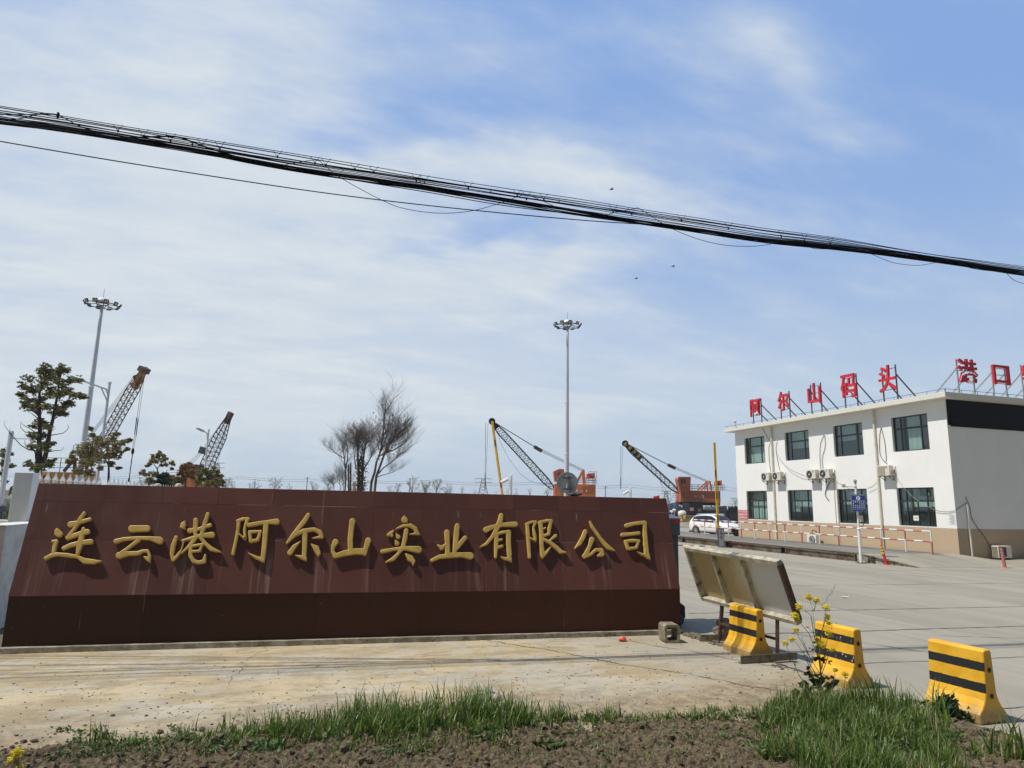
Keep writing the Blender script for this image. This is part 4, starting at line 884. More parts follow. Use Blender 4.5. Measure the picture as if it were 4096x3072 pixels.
# gate column and gate drive beside the wall end ------------------
p = P(2700, 2500, 12.4); GX, GY = 7.13, 12.0
t = thing('gate_column', 'dark blue grey gate column with red lens on top', 'gate column', (GX-.1, GY, 0))
b = MB().box(GX-.20, GX-.02, GY-.08, GY+.10, 0, 1.62); b.build('post', mat('slate_paint', (.055, .07, .09), .45), t, bevel=.01)
b = MB().box(GX-.23, GX+.01, GY-.11, GY+.13, 1.62, 1.93, 0); b.prism([(GX-.23, GY-.11, 1.93), (GX+.01, GY-.11, 1.93), (GX+.01, GY+.13, 2.0), (GX-.23, GY+.13, 2.0), ], (0, 0, .02), 0); b.build('head', mat('slate_head', (.08, .10, .13), .4), t, bevel=.008)
MB().add([(GX-.16, GY-.118, 1.86), (GX+.0, GY-.118, 1.86), (GX+.012, GY-.118, 1.935), (GX-.19, GY-.118, 1.935)], [(0, 1, 2, 3)]).build('lens', mat('red_lens', (.5, .04, .03), .3), t, recalc=False)
b = MB().box(GX-.36, GX-.205, GY-.05, GY+.2, .1, 1.5); b.build('cabinet', MT['black'], t, bevel=.01)
t = thing('gate_drive', 'black wheeled gate drive unit behind the right end of the wall', 'gate drive', (7.2, 11.9, 0))
b = MB().prism([(6.68, 11.5, .12), (6.98, 11.5, .12), (6.98, 11.5, .34), (6.86, 11.5, .42), (6.78, 11.5, .62), (6.68, 11.5, .75)], (0, .5, 0)); b.build('housing', MT['black'], t, bevel=.02)
for y in (11.52, 11.95): MB().lathe((6.84, y, .1), [(.1, -.03), (.1, .03)], 14, 0, (0, 1, 0)).build('wheel', MT['dgrey'], t)
# ================================================================== OVERHEAD CABLES
o1 = lambda pts: [(x*.46293, 380+y*.46293) for x, y in pts]
o2 = lambda pts: [(1024+x*.46293, 600+y*.46293) for x, y in pts]
o3 = lambda pts: [(2048+x*.46293, 700+y*.46293) for x, y in pts]
o4 = lambda pts: [(3072+x*.46293, 800+y*.46293) for x, y in pts]
cn = Vector((.063, 1, 0)).normalized()
def cable3(pts, off=0., ext=True, skew=0.):
    pts = list(pts)
    if ext and pts[0][0] < 30: 
        (a, b_), (c_, d_) = pts[0], pts[1]; pts = [(a-500, b_-(d_-b_)/(c_-a)*520)] + pts
    if ext and pts[-1][0] > 4050:
        (a, b_), (c_, d_) = pts[-2], pts[-1]; pts = pts + [(c_+700, d_+(d_-b_)/(c_-a)*660)]
    P3 = []; q = []
    for x, y in pts:
        w_ = onpl(x, y, (0, 9.56+off, 0), cn); P3.append(onpl(x, y, (0, 9.56+off+skew*max(0, -1.0-w_.x), 0), cn))
    for i in range(len(P3)-1):
        p0, p1, p2, p3 = P3[max(i-1, 0)], P3[i], P3[i+1], P3[min(i+2, len(P3)-1)]
        for s in range(6):
            t_ = s/6; q.append(.5*((2*p1)+(p2-p0)*t_+(2*p0-5*p1+4*p2-p3)*t_*t_+(3*p1-p0-3*p2+p3)*t_**3))
    q.append(P3[-1])
    if ext and pts[0][0] < -100: q = [q[0]+(q[0]-q[3]).normalized()*4.5+Vector((0, 0, .25))]+q
    return q
top = o1([(0, 95), (500, 175), (1190, 290), (2212, 455)]) + o2([(560, 70), (1100, 160), (1500, 230), (2212, 340)]) + o3([(560, 205), (1070, 290), (1600, 370), (2212, 465)]) + o4([(600, 330), (1350, 460), (1800, 520), (2212, 575)])
bun = o1([(0, 225), (500, 288), (1000, 362), (1600, 460), (2212, 575)]) + o2([(700, 215), (1400, 315), (2212, 445)]) + o3([(800, 358), (1400, 447), (2212, 565)]) + o4([(500, 402), (1000, 468), (1500, 530), (2212, 640)])
low = o1([(0, 400), (1000, 570), (2212, 760)]) + o2([(700, 385), (1400, 470), (2212, 553)]) + o3([(700, 398), (1150, 428), (1500, 470), (2212, 572)])
sec = o1([(0, 240), (900, 372), (2212, 590)]) + o2([(870, 265), (1500, 368), (2212, 490)]) + o3([(900, 378), (1300, 432), (2212, 580)])
def interp(path, x):
    for (a, b_), (c_, d_) in zip(path, path[1:]):
        if a <= x <= c_: return b_+(d_-b_)*(x-a)/(c_-a)
    return path[-1][1]
def wire(path, r, name, label, off=0., group=None, cat='cable', ext=True):
    b = MB().tube(cable3(path, off, ext), r, 6); o = b.build(name, MT['wire'], smooth=True); return tag(o, label, cat, group)
ms = wire(top, .0052, 'messenger_wire', 'uppermost straight steel wire carrying the wire hangers')
bt = thing('cable_bundle', 'thick sagging bundle of black cables lashed together', 'cable bundle', onpl(2048, 806, (0, 9.56, 0), cn))
random.seed(17)
for k in range(9):
    ph = random.uniform(0, 6); amp = 5.0; dy = random.uniform(-8, 8)
    path = [(x, interp(bun, x)+dy*math.cos(x*.0011+ph)+amp*math.sin(x*.0031+ph*2)+(6 if x < 700 else 0)*math.sin(k*2)) for x in range(0, 4097, 256)]
    b = MB().tube(cable3(path, random.uniform(-.10, .10), True, .02+.024*k), random.choice((.006, .008, .011)), 6); b.build('strand', MT['wire'], bt, smooth=True)
G_ = 'thin cables between the messenger wire and the bundle'
words = ('highest thin cable, just beneath the top steel wire', 'thin cable second below the top steel wire', 'thin cable third below the top steel wire', 'fourth thin cable down, midway to the thick bundle',
         'fifth thin cable down, just past midway to the bundle', 'sixth thin cable down, near the thick bundle', 'seventh thin cable down, close above the thick bundle', 'thin cable nearly touching the top of the thick bundle')
for k, fr_ in enumerate((.18, .33, .42, .50, .60, .68, .76, .84)):
    ph = random.uniform(0, 6); path = []
    for x in range(0, 4097, 256):
        f_ = fr_ + 0.065*math.sin(x*.0021+ph)+.045*math.sin(x*.005+ph*3); a = interp(top, x); c_ = interp(bun, x); path.append((x, a+(c_-a)*f_))
    wire(path, random.choice((.0045, .0055, .007)), 'thin_cable', words[k], random.uniform(-.22, .22), G_)
wire(low, .0075, 'lower_cable', 'lone lower cable that joins the bundle near the middle')
wire(sec, .0065, 'lower_cable', 'cable just beneath the bundle, parting from it mid span')
wire(o1([(700, 330), (1000, 370), (1200, 365), (1450, 358), (1560, 368), (1700, 420), (1900, 490), (2212, 580)]), .011, 'looped_cable', 'thick cable humping above the bundle at left', ext=False)
wire(o1([(0, 170), (300, 168), (480, 168), (530, 185), (740, 290), (1000, 350)]), .006, 'looped_cable', 'cable knotted near the top wire at the far left', ext=False)
wire(o1([(0, 215), (180, 203), (300, 172), (370, 158), (480, 165)]), .006, 'looped_cable', 'short cable rising to the left hanger knot', .02, ext=False)
wire(o2([(240, 130), (510, 88), (600, 140), (730, 240), (1080, 430), (1300, 510), (1600, 546), (1880, 523), (2150, 447)])+o3([(0, 205), (125, 175), (300, 240), (400, 290)]), .0045, 'sagging_loop', 'largest slack loop hanging below the bundle left of centre', ext=False)
wire(o3([(780, 350), (1060, 290), (1110, 297), (1330, 435), (1500, 515), (1700, 580), (1900, 612), (2100, 615), (2212, 600)])+o4([(60, 372)]), .0045, 'sagging_loop', 'slack loop hanging below the bundle right of centre', ext=False)
wire(o4([(900, 470), (1000, 512), (1100, 545), (1290, 565), (1480, 535)]), .0042, 'sagging_loop', 'small slack loop above the office roof', ext=False)
wire(o4([(1640, 555), (1760, 590), (1850, 605), (1980, 618), (2050, 625), (2120, 690), (2212, 723)]), .0045, 'sagging_loop', 'slack wire dropping off at the right edge', ext=False)
wire(o4([(80, 370), (330, 400), (400, 420), (540, 425)])[0:4], .0042, 'sagging_loop', 'short slack wire hugging the bundle above the barrier pole', ext=False)
# hangers: little bent wires with drops on the messenger
hm = MT['wire']
for x, dx in [(x*.46293, 40) for x in (1020, 1240, 1475, 1745, 1900)] + [(1024+x*.46293, 38) for x in (185, 510, 605, 855, 1018, 1385, 1455, 1835)] + [(2048+x*.46293, 34) for x in (45, 125, 275, 875, 1035, 1465, 1870)] + [(3072+x*.46293, 24) for x in (115, 315, 540, 925)]:
    y = interp(top, x); f = random.uniform(.7, 1.1); b = MB()
    pts = [onpl(x-dx*.5, y-4, (0, 9.56, 0), cn), onpl(x-dx*.1, y+24*f, (0, 9.56, 0), cn), onpl(x+dx*.1, y+20*f, (0, 9.56, 0), cn), onpl(x+dx*.5, y-1, (0, 9.56, 0), cn)]
    b.tube(pts, .0035, 5); q = onpl(x, y+28*f, (0, 9.56, 0), cn); b.ball(tuple(q), (.014, .014, .026), 7); b.build('hanger', hm, ms)
q = onpl(232, 461, (0, 9.56, 0), cn); b = MB().ball(tuple(q), (.022, .022, .05), 8); b.build('hanger', hm, ms)
for x, y in ((770, 577+0), (1372, 678), (1680, 726), (1963, 768), (2236, 803)):
    q = onpl(x, y, (0, 9.56, 0), cn); b = MB().ball(tuple(q), (.013, .013, .028), 7); b.build('tag', mat('brown_tag', (.30, .2, .12), .7), ms)
# birds
def bird(px, py, D, label):
    c = P(px, py, D); b = MB(); d = right*.5-up*.1; d = Vector((.9, -.3, .15)).normalized(); s = Vector((.3, .9, .1)).normalized()
    b.tube([c-d*.13, c-d*.05, c+d*.05, c+d*.11, c+d*.14], [.012, .04, .045, .022, .004], 6)
    for k in (-1, 1): b.add([c+d*.05, c-d*.04, c-d*.03+s*k*.14+Vector((0, 0, .05)), c-d*.09+s*k*.26+Vector((0, 0, .02)), c+d*.04+s*k*.13+Vector((0, 0, .06))], [(0, 1, 2, 4), (4, 2, 3)])
    b.add([c-d*.12+s*.01, c-d*.2+s*.04, c-d*.2-s*.04, c-d*.12-s*.01], [(0, 1, 2, 3)]); tag(b.build('bird', mat('dark_feathers', (.03, .028, .025), .8), recalc=False), label, 'bird', 'birds flying over the yard')
bird(2447, 757, 42, 'small dark bird in the sky nearest the cables'); bird(2693, 1065, 48, 'rightmost of the small dark birds below the cables'); bird(2545, 1114, 52, 'lowest of the small dark birds below the cables')
# ================================================================== FAR YARD: CAR, CRANES, BARGES
def loft(b, secs, mi=0):
    vs = []; fs = []; n_ = len(secs[0])
    for s in secs: vs += s
    for i in range(len(secs)-1):
        for j in range(n_-1): fs.append((i*n_+j, i*n_+j+1, (i+1)*n_+j+1, (i+1)*n_+j))
    b.add(vs, fs, mi); return vs, fs
def suv(loc, rz, label):
    t = thing('parked_car', label, 'car', (0, 0, 0)); 
    # x forward from rear; z up. stations: x, zb, halfwidth, z belt, z roof, roof halfwidth
    ST = [(-2.32, .50, .70, .92, .95, .60), (-2.30, .34, .82, 1.00, 1.06, .72), (-2.15, .28, .89, 1.04, 1.30, .66), (-1.85, .26, .92, 1.06, 1.55, .62), (-1.3, .25, .93, 1.05, 1.66, .62), (-.5, .25, .93, 1.03, 1.70, .63), (.2, .25, .93, 1.01, 1.67, .62),
          (.55, .25, .93, 1.00, 1.52, .62), (.95, .25, .93, .99, 1.26, .66), (1.25, .25, .93, .98, 1.06, .72), (1.7, .26, .92, .94, 1.00, .72), (2.05, .28, .89, .88, .92, .68), (2.25, .32, .80, .76, .80, .62), (2.33, .42, .68, .62, .66, .55)]
    def sec(x, zb, w, zl, zr, wr, k=1):
        return [(x, k*w*.55, zb-.02), (x, k*w*.95, zb), (x, k*w, zb+.18), (x, k*w*1.0, zb+(zl-zb)*.6), (x, k*w*.975, zl), (x, k*(wr+.04), zr-.06), (x, k*wr*.86, zr-.005), (x, k*wr*.4, zr+.015), (x, 0, zr+.02)]
    body = MB(); gl = MB()
    for k in (1, -1):
        S = [sec(*s, k=k) for s in ST]; loft(body, S)
        # side glass
        for i in range(3, 8):
            for (ia, ib) in ((i, i+1),):
                a, b_ = S[ia][4], S[ib][4]; c_, d_ = S[ib][5], S[ia][5]
                def lf(p, q, f): return tuple(p[m]+(q[m]-p[m])*f for m in range(3))
                q = [lf(a, d_, .08), lf(b_, c_, .08), lf(b_, c_, .92), lf(a, d_, .92)]; gx_ = .03 if i in (4, 6) else 0
                q = [(v[0], v[1]+k*.014, v[2]) for v in q]; gl.poly(q)
    def panel(i0, i1, lo=5, inset=.9):
        a = [sec(*ST[i0], k=1)[lo], sec(*ST[i0], k=-1)[lo], sec(*ST[i1], k=-1)[lo], sec(*ST[i1], k=1)[lo]]
        return a
    for i in (7, 8):  # windscreen
        for k in (1, -1):
            s0, s1 = sec(*ST[i], k=k), sec(*ST[i+1], k=k)
            for j in (6, 7): gl.poly([(p[0]+.008, p[1], p[2]+.012) for p in (s0[j], s0[j+1], s1[j+1], s1[j])])
    for i in (6,):
        for k in (1, -1):
            s0, s1 = sec(*ST[i], k=k), sec(*ST[i+1], k=k)
            for j in (6, 7):
                m0 = [tuple(a+(c-a)*.35 for a, c in zip(s0[q], s1[q])) for q in (j, j+1)]; gl.poly([(p[0]+.008, p[1], p[2]+.012) for p in (m0[0], m0[1], s1[j+1], s1[j])])
    n = NM('white_car_paint'); n.col(n.mix(.5, (.80, .80, .78), (.82, .82, .80))).rough(.22); n.b.inputs['Coat Weight'].default_value = .5; CP = n.m
    n = NM('car_glass'); n.col(n.mix(.5, (.012, .015, .016), (.014, .016, .017))).rough(.04); CG = n.m
    bo = body.build('body', CP, t, smooth=True, merge=True); gl.build('window', CG, t, recalc=False)
    b = MB()
    for x in (-1.38, 1.38):
        for k in (1, -1):
            b.lathe((x, k*.915, .37), [(.43, 0), (.43, .022)], 22, 0, (0, k, 0))
    b.box(-2.28, 2.2, -.90, .90, .20, .29, 0); b.build('wheel_arch', MT['black'], t)
    for x in (-1.38, 1.38):
        for k in (1, -1):
            ty = MB().lathe((x, k*.72, .345), [(.25, .22), (.345, .21), (.35, .12), (.345, .01), (.25, 0)], 22, 0, (0, k, 0)).build('wheel', MT['black'], t)
            r = MB(); r.lathe((x, k*.938, .345), [(.235, 0), (.235, .004)], 20, 1, (0, k, 0))
            for a in range(10): an = a*math.pi/5; r.bar((x, k*.95, .345), (x+.23*math.cos(an), k*.95, .345+.23*math.sin(an)), .035, .012, 0)
            r.build('rim', [MT['mast'], MT['dgrey']], ty)
    b = MB()
    for k in (1, -1):
        b.prism([(2.235, k*.40, .80), (2.20, k*.62, .82), (2.06, k*.82, .86), (2.0, k*.86, .80), (2.18, k*.72, .71), (2.27, k*.42, .70)], (.03, k*.02, .0))
        
    b.build('headlight', mat('headlight_glass', (.10, .11, .12), .1), t)
    b = MB(); b.box(2.24, 2.335, -.58, .58, .60, .72); b.box(2.26, 2.35, -.66, .66, .34, .50); b.build('grille', MT['black'], t, bevel=.02)
    b = MB(); 
    for z in (.63, .69): b.box(2.33, 2.345, -.5, .5, z, z+.015)
    b.build('grille_bar', MT['mast'], t)
    for k in (1, -1):
        b = MB(); b.ball((.92, k*1.06, 1.07), (.09, .12, .08), 10); b.bar((.92, k*.95, 1.0), (.92, k*1.03, 1.04), .05); b.build('mirror', CP, t, smooth=True)
        b = MB(); b.tube([(-1.6, k*.60, 1.64), (-1.4, k*.62, 1.72), (.1, k*.62, 1.73), (.35, k*.6, 1.63)], .02, 6); b.build('roof_rail', MT['mast'], t)
        for x in (-.75, .3): MB().box(x-.1, x+.1, k*.945-.012, k*.945+.012, .86, .89).build('door_handle', CP, t)
    b = MB(); b.box(-2.33, -2.28, -.8, -.5, .86, 1.0); b.box(-2.33, -2.28, .5, .8, .86, 1.0); b.build('tail_light', MT['red'], t)
    t.location = loc; t.rotation_euler = (0, 0, rz); return t
g1 = G(2784, 2139); hd = Vector((.17, -.985, 0)); rgt = Vector((-.985, -.17, 0))   # wheel nearest the camera side
c0 = Vector((g1.x, g1.y, 0)) + hd*1.38 - rgt*.93
suv((c0.x, c0.y, 0), math.atan2(hd.y, hd.x), 'white sports utility car facing the weighbridge beside the building')
# ---- lattice cranes
MT['lattice_black'] = mat('boom_black', (.004, .004, .007), .9, .2, 2, spec=.02); MT['lattice_yellow'] = mat('boom_yellow', (.085, .045, .015), .9, .2, 2, spec=.05)
def lattice(b, A, B, w0, wm, w1, n, r, side, upv, t0=.12, t1=.85, mi=0):
    d = (B-A).normalized(); s = side.normalized(); s = (s - d*s.dot(d)).normalized(); u = d.cross(s).normalized()
    def wat(f): return w0+(wm-w0)*f/t0 if f < t0 else (wm if f < t1 else wm+(w1-wm)*(f-t1)/(1-t1))
    C = [[A.lerp(B, i/n)+s*sx*wat(i/n)/2+u*su*wat(i/n)/2 for sx, su in ((-1, -1), (1, -1), (1, 1), (-1, 1))] for i in range(n+1)]
    for k in range(4):
        b.tube([C[i][k] for i in range(n+1)], r, 5, mi)
        for i in range(n):
            j = (k+1) % 4; b.tube([C[i][k], C[i+1][j]] if (i+k) % 2 else [C[i][j], C[i+1][k]], r*.48, 4, mi, False)
def hook(t, top, bot, r=.025):
    b = MB().tube([top, bot], r, 5); o = b.build('hoist_cable', MT['wire'], t)
def flagobj(p, D, label, h=1.6):
    L = P(*p, D); t = thing('flag', label, 'flag', L); MB().tube([L, L+Vector((0, 0, h))], .03, 6).build('pole', MT['red'], t); s = -right; b = MB(); rows = []
    for i in range(9):
        f = i/8; q = L+Vector((0, 0, h))+Vector((s.x, s.y, 0))*f*1.25+Vector((0, 0, -.18*f))+Vector((fwd.x, fwd.y, 0))*.12*math.sin(f*7)
        rows.append((q, q-Vector((0, 0, .8))))
    for a, c_ in zip(rows, rows[1:]): b.poly([a[0], c_[0], c_[1], a[1]], 0)
    nn = -Vector((fwd.x, fwd.y, 0)).normalized()
    c1 = L+Vector((0, 0, h-.25))-right*.28+nn*.16; b.lathe(c1, [(.13, 0), (.13, .01)], 5, 1, nn)
    for k in range(4): b.lathe(c1-right*(.22+.03*(k % 3))+Vector((0, 0, .14-.1*k)), [(.035, 0), (.035, .01)], 5, 1, nn)
    b.build('cloth', [mat('red_flag', (.62, .02, .02), .7, .05), MT['yellow']], t, recalc=False)
def rails(b, pts, h=1.0, r=.03, step=1.1):
    for a, c_ in zip(pts, pts[1:]):
        n_ = max(1, int((c_-a).length/step))
        for i in range(n_+1): q = a.lerp(c_, i/n_); b.tube([q, q+Vector((0, 0, h))], r, 4)
        for z in (h, h*.66, h*.33): b.tube([a+Vector((0, 0, z)), c_+Vector((0, 0, z))], r, 4)
HX = Vector((right.x, right.y, 0)).normalized(); HY = Vector((fwd.x, fwd.y, 0)).normalized(); UZ = Vector((0, 0, 1))
def hbox(b, x0, x1, y0, y1, D, depth, mi=0, taper=0):   # box given by its pixel outline on the side nearest the camera at distance D
    a = P(x0, (y0+y1)/2, D); c_ = P(x1, (y0+y1)/2, D); zt = P((x0+x1)/2, y0, D).z; zb = P((x0+x1)/2, y1, D).z; a.z = c_.z = zb
    dx = (c_-a); dy = Vector((-dx.y, dx.x, 0)).normalized()*depth; b.prism([a, c_, c_+dy, a+dy], (0, 0, zt-zb), mi); return a, c_, dy, zt, zb
def rcrane(D, k, text, lbl):   # the two orange quay cranes; k = dict of pixel points
    t = thing('quay_crane', lbl, 'crane', P(*k['base'], D), 'orange cranes on the quay')
    b = MB(); x0, y0, x1, y1 = k['house']; a, c_, dy, zt, zb = hbox(b, x0, x1, y0, y1, D, 3.6); b.build('machine_house', MT['orange'], t, bevel=.05)
    out = -dy.normalized()
    b = MB(); b.prism([a+dy*.1+UZ*-.5, c_+dy*.1+UZ*-.5, c_+dy*.9+UZ*-.5, a+dy*.9+UZ*-.5], (0, 0, .48)); b.build('turntable', MT['steel'], t)
    if 'cw' in k:
        b = MB(); w = k['cw']; aa, cc, d2, z2, z1 = hbox(b, *w, D, 3.4); b.build('counterweight', MT['black'], t)
        b = MB(); n_ = 4
        for i in range(n_): q = aa.lerp(cc, (i+.15)/n_)+out*.02; q1 = aa.lerp(cc, (i+.6)/n_)+out*.02; up_ = Vector((0, 0, z2-z1)); sh = (cc-aa)*.12; b.poly([q, q1, q1+up_+sh, q+up_+sh])
        b.build('hazard_stripe', MT['yellow'], t, recalc=False)
    b = MB(); x0, y0, x1, y1 = k['cab']; pts = k['cabpoly']; P0 = [P(x, y, D-.3) for x, y in pts]; b.prism(P0, dy*.55); cabo = b.build('cab', MT['orange'], t)
    b = MB(); x0, y0, x1, y1 = k['cabwin']; q = [P(x, y, D-.42) for x, y in ((x0, y1), ((x0+x1)/2-1.5, y1), ((x0+x1)/2-1.5, y0), (x0, y0))]; b.prism(q, dy.normalized()*.03); q = [P(x, y, D-.42) for x, y in (((x0+x1)/2+1.5, y1), (x1, y1), (x1, y0), ((x0+x1)/2+1.5, y0))]; b.prism(q, dy.normalized()*.03); b.build('window', MT['black'], cabo)
    if text:
        me = text_mesh(text, 1, .01, .02); x0, y0, x1, y1 = k['text']; m = P((x0+x1)/2, (y0+y1)/2, D-.12); w_ = (x1-x0)/FPX*D; h_ = (y1-y0)/FPX*D
        MB().mesh(me, frame(dy.normalized().cross(UZ), UZ, out, m) @ fit(me, w_, h_)).build('number', MT['whiteclean'], t, recalc=False)
    b = MB(); w = k['rail']; a2 = P(w[0], w[2], D); c2 = P(w[1], w[3], D); a2.z = c2.z = zt; rails(b, [a2, c2, c2+dy, a2+dy]); b.build('deck_railing', MT['dgrey'], t)
    b = MB(); ap = P(*k['apex'], D)+dy*.3
    for s in (0, .6):
        o_ = dy*s; b.bar(ap+o_, Vector((ap.x, ap.y, zt))+o_+(c_-a).normalized()*.2, .22, .22); q = P(k['gfoot'], k['apex'][1], D)+dy*.3; q.z = zt; b.bar(ap+o_, q+o_, .2, .2)
    b.bar(ap, ap+dy*.6, .25, .25); b.build('gantry', MT['orange'], t)
    A = P(*k['b0'], D)+dy*.45; B = P(*k['b1'], D)+dy*.45; b = MB(); lattice(b, A, B, .45, k['bw'], .4, k.get('bn', 26), .07, dy, UZ); b.build('boom', MT['lattice_black'], t)
    d = (B-A).normalized(); u = d.cross(dy.normalized()); b = MB()
    if u.z < 0: u = -u
    b.lathe(B+d*.1-dy.normalized()*.35+u*.1, [(.5, 0), (.5, .7)], 14, 0, dy); b.bar(B-d*k['head'], B+d*.3, .75, .52, 0)
    if k.get('stripes'):
        for i in range(4): f = k['head']-.4-i*1.0; b.bar(B-d*f, B-d*(f-.5), .78, .55, 1)
    b.build('boom_head', [MT['lattice_black'], MT['yellow']], t)
    BK = P(*k['block'], D)+dy*.45; b = MB()
    for s in (-.3, .3): b.tube([B+u*.2+dy.normalized()*s, BK+dy.normalized()*s], .035, 5)
    for s in (-.45, -.15, .15, .45): b.tube([BK+dy.normalized()*s*.4+u*s*.5, ap+dy*.3+dy.normalized()*s+u*s*.5], .022, 4)
    b.build('luffing_cable', MT['wire'], t); b = MB(); b.bar(BK-(B-BK).normalized()*.7, BK+(B-BK).normalized()*.7, .35, .5); b.build('pulley_block', MT['rust'], t)
    hx = P(*k['hook0'], D)+dy*.45; hz_ = P(*k['hook1'], D)+dy*.45; b = MB(); b.tube([hx, hz_], .03, 4); b.tube([hx+HX*.35, hz_+HX*.03], .02, 4); b.tube([hz_, hz_+(hx-hz_)*.25], .06, 5); b.build('hoist_cable', MT['wire'], t)
    for c in k.get('slack', ()):
        b = MB(); q = [P(x, y, D)+dy*.4 for x, y in c]; b.tube(q, .022, 4); b.build('slack_cable', MT['wire'], t)
    return t, a, c_, dy, zt
o5 = lambda x, y: (2400+.27125*x, 1700+.27125*y)
o4c = lambda x, y: (1850+.27125*x, 1600+.27125*y)
k4 = dict(base=(2800, 2060), house=(2722, 1962, 2882, 2009), cw=(2874, 2008, 2903, 2030), cab=(2711, 1906, 2762, 1958), cabpoly=[o5(*p) for p in ((1195, 1010), (1330, 1010), (1340, 765), (1165, 762), (1145, 800))], cabwin=(*o5(1195, 798), *o5(1260, 865)),
          text=(*o5(1395, 1035), *o5(1535, 1070)), rail=(2765, 2900, 1962, 1962), apex=o5(1650, 830), gfoot=o5(1510, 950)[0], b0=o5(1185, 990), b1=o5(395, 270), bw=.9, head=3.6, stripes=True, block=o5(1090, 605), hook0=o5(331, 290), hook1=o5(327, 940), bn=24,
          slack=[[o5(*p) for p in ((905, 800), (960, 900), (1060, 1030), (1185, 1110))], [o5(*p) for p in ((905, 800), (960, 960), (1020, 1060), (1120, 1115), (1185, 1120))]])
t4, a4, c4, dy4, zt4 = rcrane(112, k4, '3 - 2', 'orange quay crane at the right, seen between wall and building')
# end face of the house and striped skirt seen at right
k3 = dict(base=(2300, 2060), house=(2218, 1936, 2383, 2000), cab=(2215, 1875, 2262, 1940), cabpoly=[o4c(*p) for p in ((1362, 1200), (1520, 1200), (1515, 1022), (1425, 1015), (1345, 1052))], cabwin=(*o4c(1410, 1075), *o4c(1445, 1140)),
          text=(*o4c(1660, 1320), *o4c(1835, 1355)), rail=(2312, 2382, 1938, 1938), apex=o4c(1800, 1030), gfoot=o4c(1690, 1150)[0], b0=o4c(1350, 1310), b1=o4c(430, 310), bw=1.0, head=1.2, block=o4c(1120, 708), hook0=o4c(337, 315), hook1=o4c(325, 1330), bn=34,
          slack=[[o4c(*p) for p in ((510, 460), (560, 620), (680, 850), (850, 1080), (1000, 1190), (1190, 1240), (1350, 1215))]])
rcrane(100, k3, '3 - 1', 'orange quay crane behind the wall right of centre, by the round sign')
b = MB(); D = 100; q = P(*o4c(1862, 1245), D); 
rails(b, [q, q+HX*1.2], 1.9, .03, .6); b.build('ladder_cage', MT['dgrey'], bpy.data.objects['quay_crane.001'])
flagobj((2888, 1960), 112, 'red flag on the right orange crane'); flagobj((2379, 1934), 100, 'red flag on the orange crane near the round sign')
p = P(2637, 2010, 60); t = thing('flag', 'small red flag just above the right end of the granite wall', 'flag', p); MB().tube([Vector((p.x, p.y, 0)), Vector((p.x, p.y, P(2637, 1980, 60).z))], .03, 6).build('pole', MT['red'], t)
z = P(2637, 1982, 60).z; b = MB(); a = Vector((p.x, p.y, z)); pts = [a-HX*.06*i*1.2+HY*.05*math.sin(i*1.4)-UZ*.012*i for i in range(8)]
for q, w_ in zip(pts, pts[1:]): b.poly([q, w_, w_-UZ*.38, q-UZ*.38])
b.build('cloth', mat('red_flag_small', (.62, .02, .02), .7, .05), t, recalc=False)
# left cranes
o1c = lambda x, y: (.4219*x, 1400+.4219*y)
o2c = lambda x, y: (500+.24108*x, 1550+.24108*y)
D = 70; t = thing('quay_crane', 'yellow lattice boom crane behind the fence at far left', 'crane', P(250, 1990, D))
A = P(*o1c(905, 1010), D); B = P(*o1c(1340, 235), D); b = MB(); lattice(b, A, B, .6, .85, .5, 30, .055, HY, UZ); b.build('boom', MT['lattice_yellow'], t)
d = (B-A).normalized(); b = MB(); b.bar(B-d*1.6, B+d*.6, .5, .6, 0); b.bar(B+d*.3, B+d*.85, 1.0, .7, 1, up=(0, 0, 1)); b.lathe(B-d*.3-HX*.45, [(.22, -.15), (.22, .15)], 12, 1, HY); b.build('boom_head', [mat('boom_head_orange', (.32, .14, .03), .6), MT['rust']], t)
b = MB(); G0 = P(*o1c(690, 1150), D)
for s in range(4): b.tube([B-HX*.5-d*(.3+s*.12)+HY*(s-1.5)*.25, P(*o1c(740-20*s, 985+10*s), D)+HY*(s-1.5)*.3], .022, 4)
b.build('luffing_cable', MT['wire'], t)
b = MB(); hb = P(*o1c(1220, 1250), D); mm = P(*o1c(1258, 970), D)
for s, (x, y) in enumerate(((1350, 250), (1370, 250))): b.tube([P(*o1c(x, y), D), P(*o1c(1288+s*14, 740), D), P(*o1c(1252+s*10, 965), D)], .018, 4)
for s, (x, y) in enumerate(((1287, 720), (1300, 735))): q = P(*o1c(x, y), D); b.tube([q+UZ*.9, q-UZ*.9], .045, 5)
b.tube([mm, hb], .05, 5); b.ball(tuple(mm+UZ*.1), (.16, .16, .35), 8); b.tube([hb, hb+(mm-hb)*.12], .09, 6); b.build('hoist_cable', MT['wire'], t)
b = MB(); hbox(b, 162, 300, 1888, 1960, D, 4); b.build('machine_house', mat('crane_yellow_paint', (.55, .26, .05), .6, .12, 1.5), t)
b = MB(); a = P(175, 1888, D); c_ = P(300, 1888, D); a.z = c_.z = P(200, 1888, D).z; rails(b, [a, c_], 1.5, .04, 1.4); q = P(290, 1815, D); rails(b, [q, q+HX*.8], .9, .03, .4); b.build('deck_railing', MT['dgrey'], t)
b = MB(); ap = P(298, 1835, D)
for s in (0, 2): b.bar(ap+HY*s, P(256, 1885, D)+HY*s, .25, .25); b.bar(ap+HY*s, P(300, 1890, D)+HY*s, .25, .25)
b.bar(ap, ap+HY*2, .25, .25); b.build('gantry', MT['lattice_yellow'], t)
b = MB()
for x0 in (172, 250): hbox(b, x0, x0+9, 1901, 1916, D-.06, .03)
b.build('window', MT['black'], t)
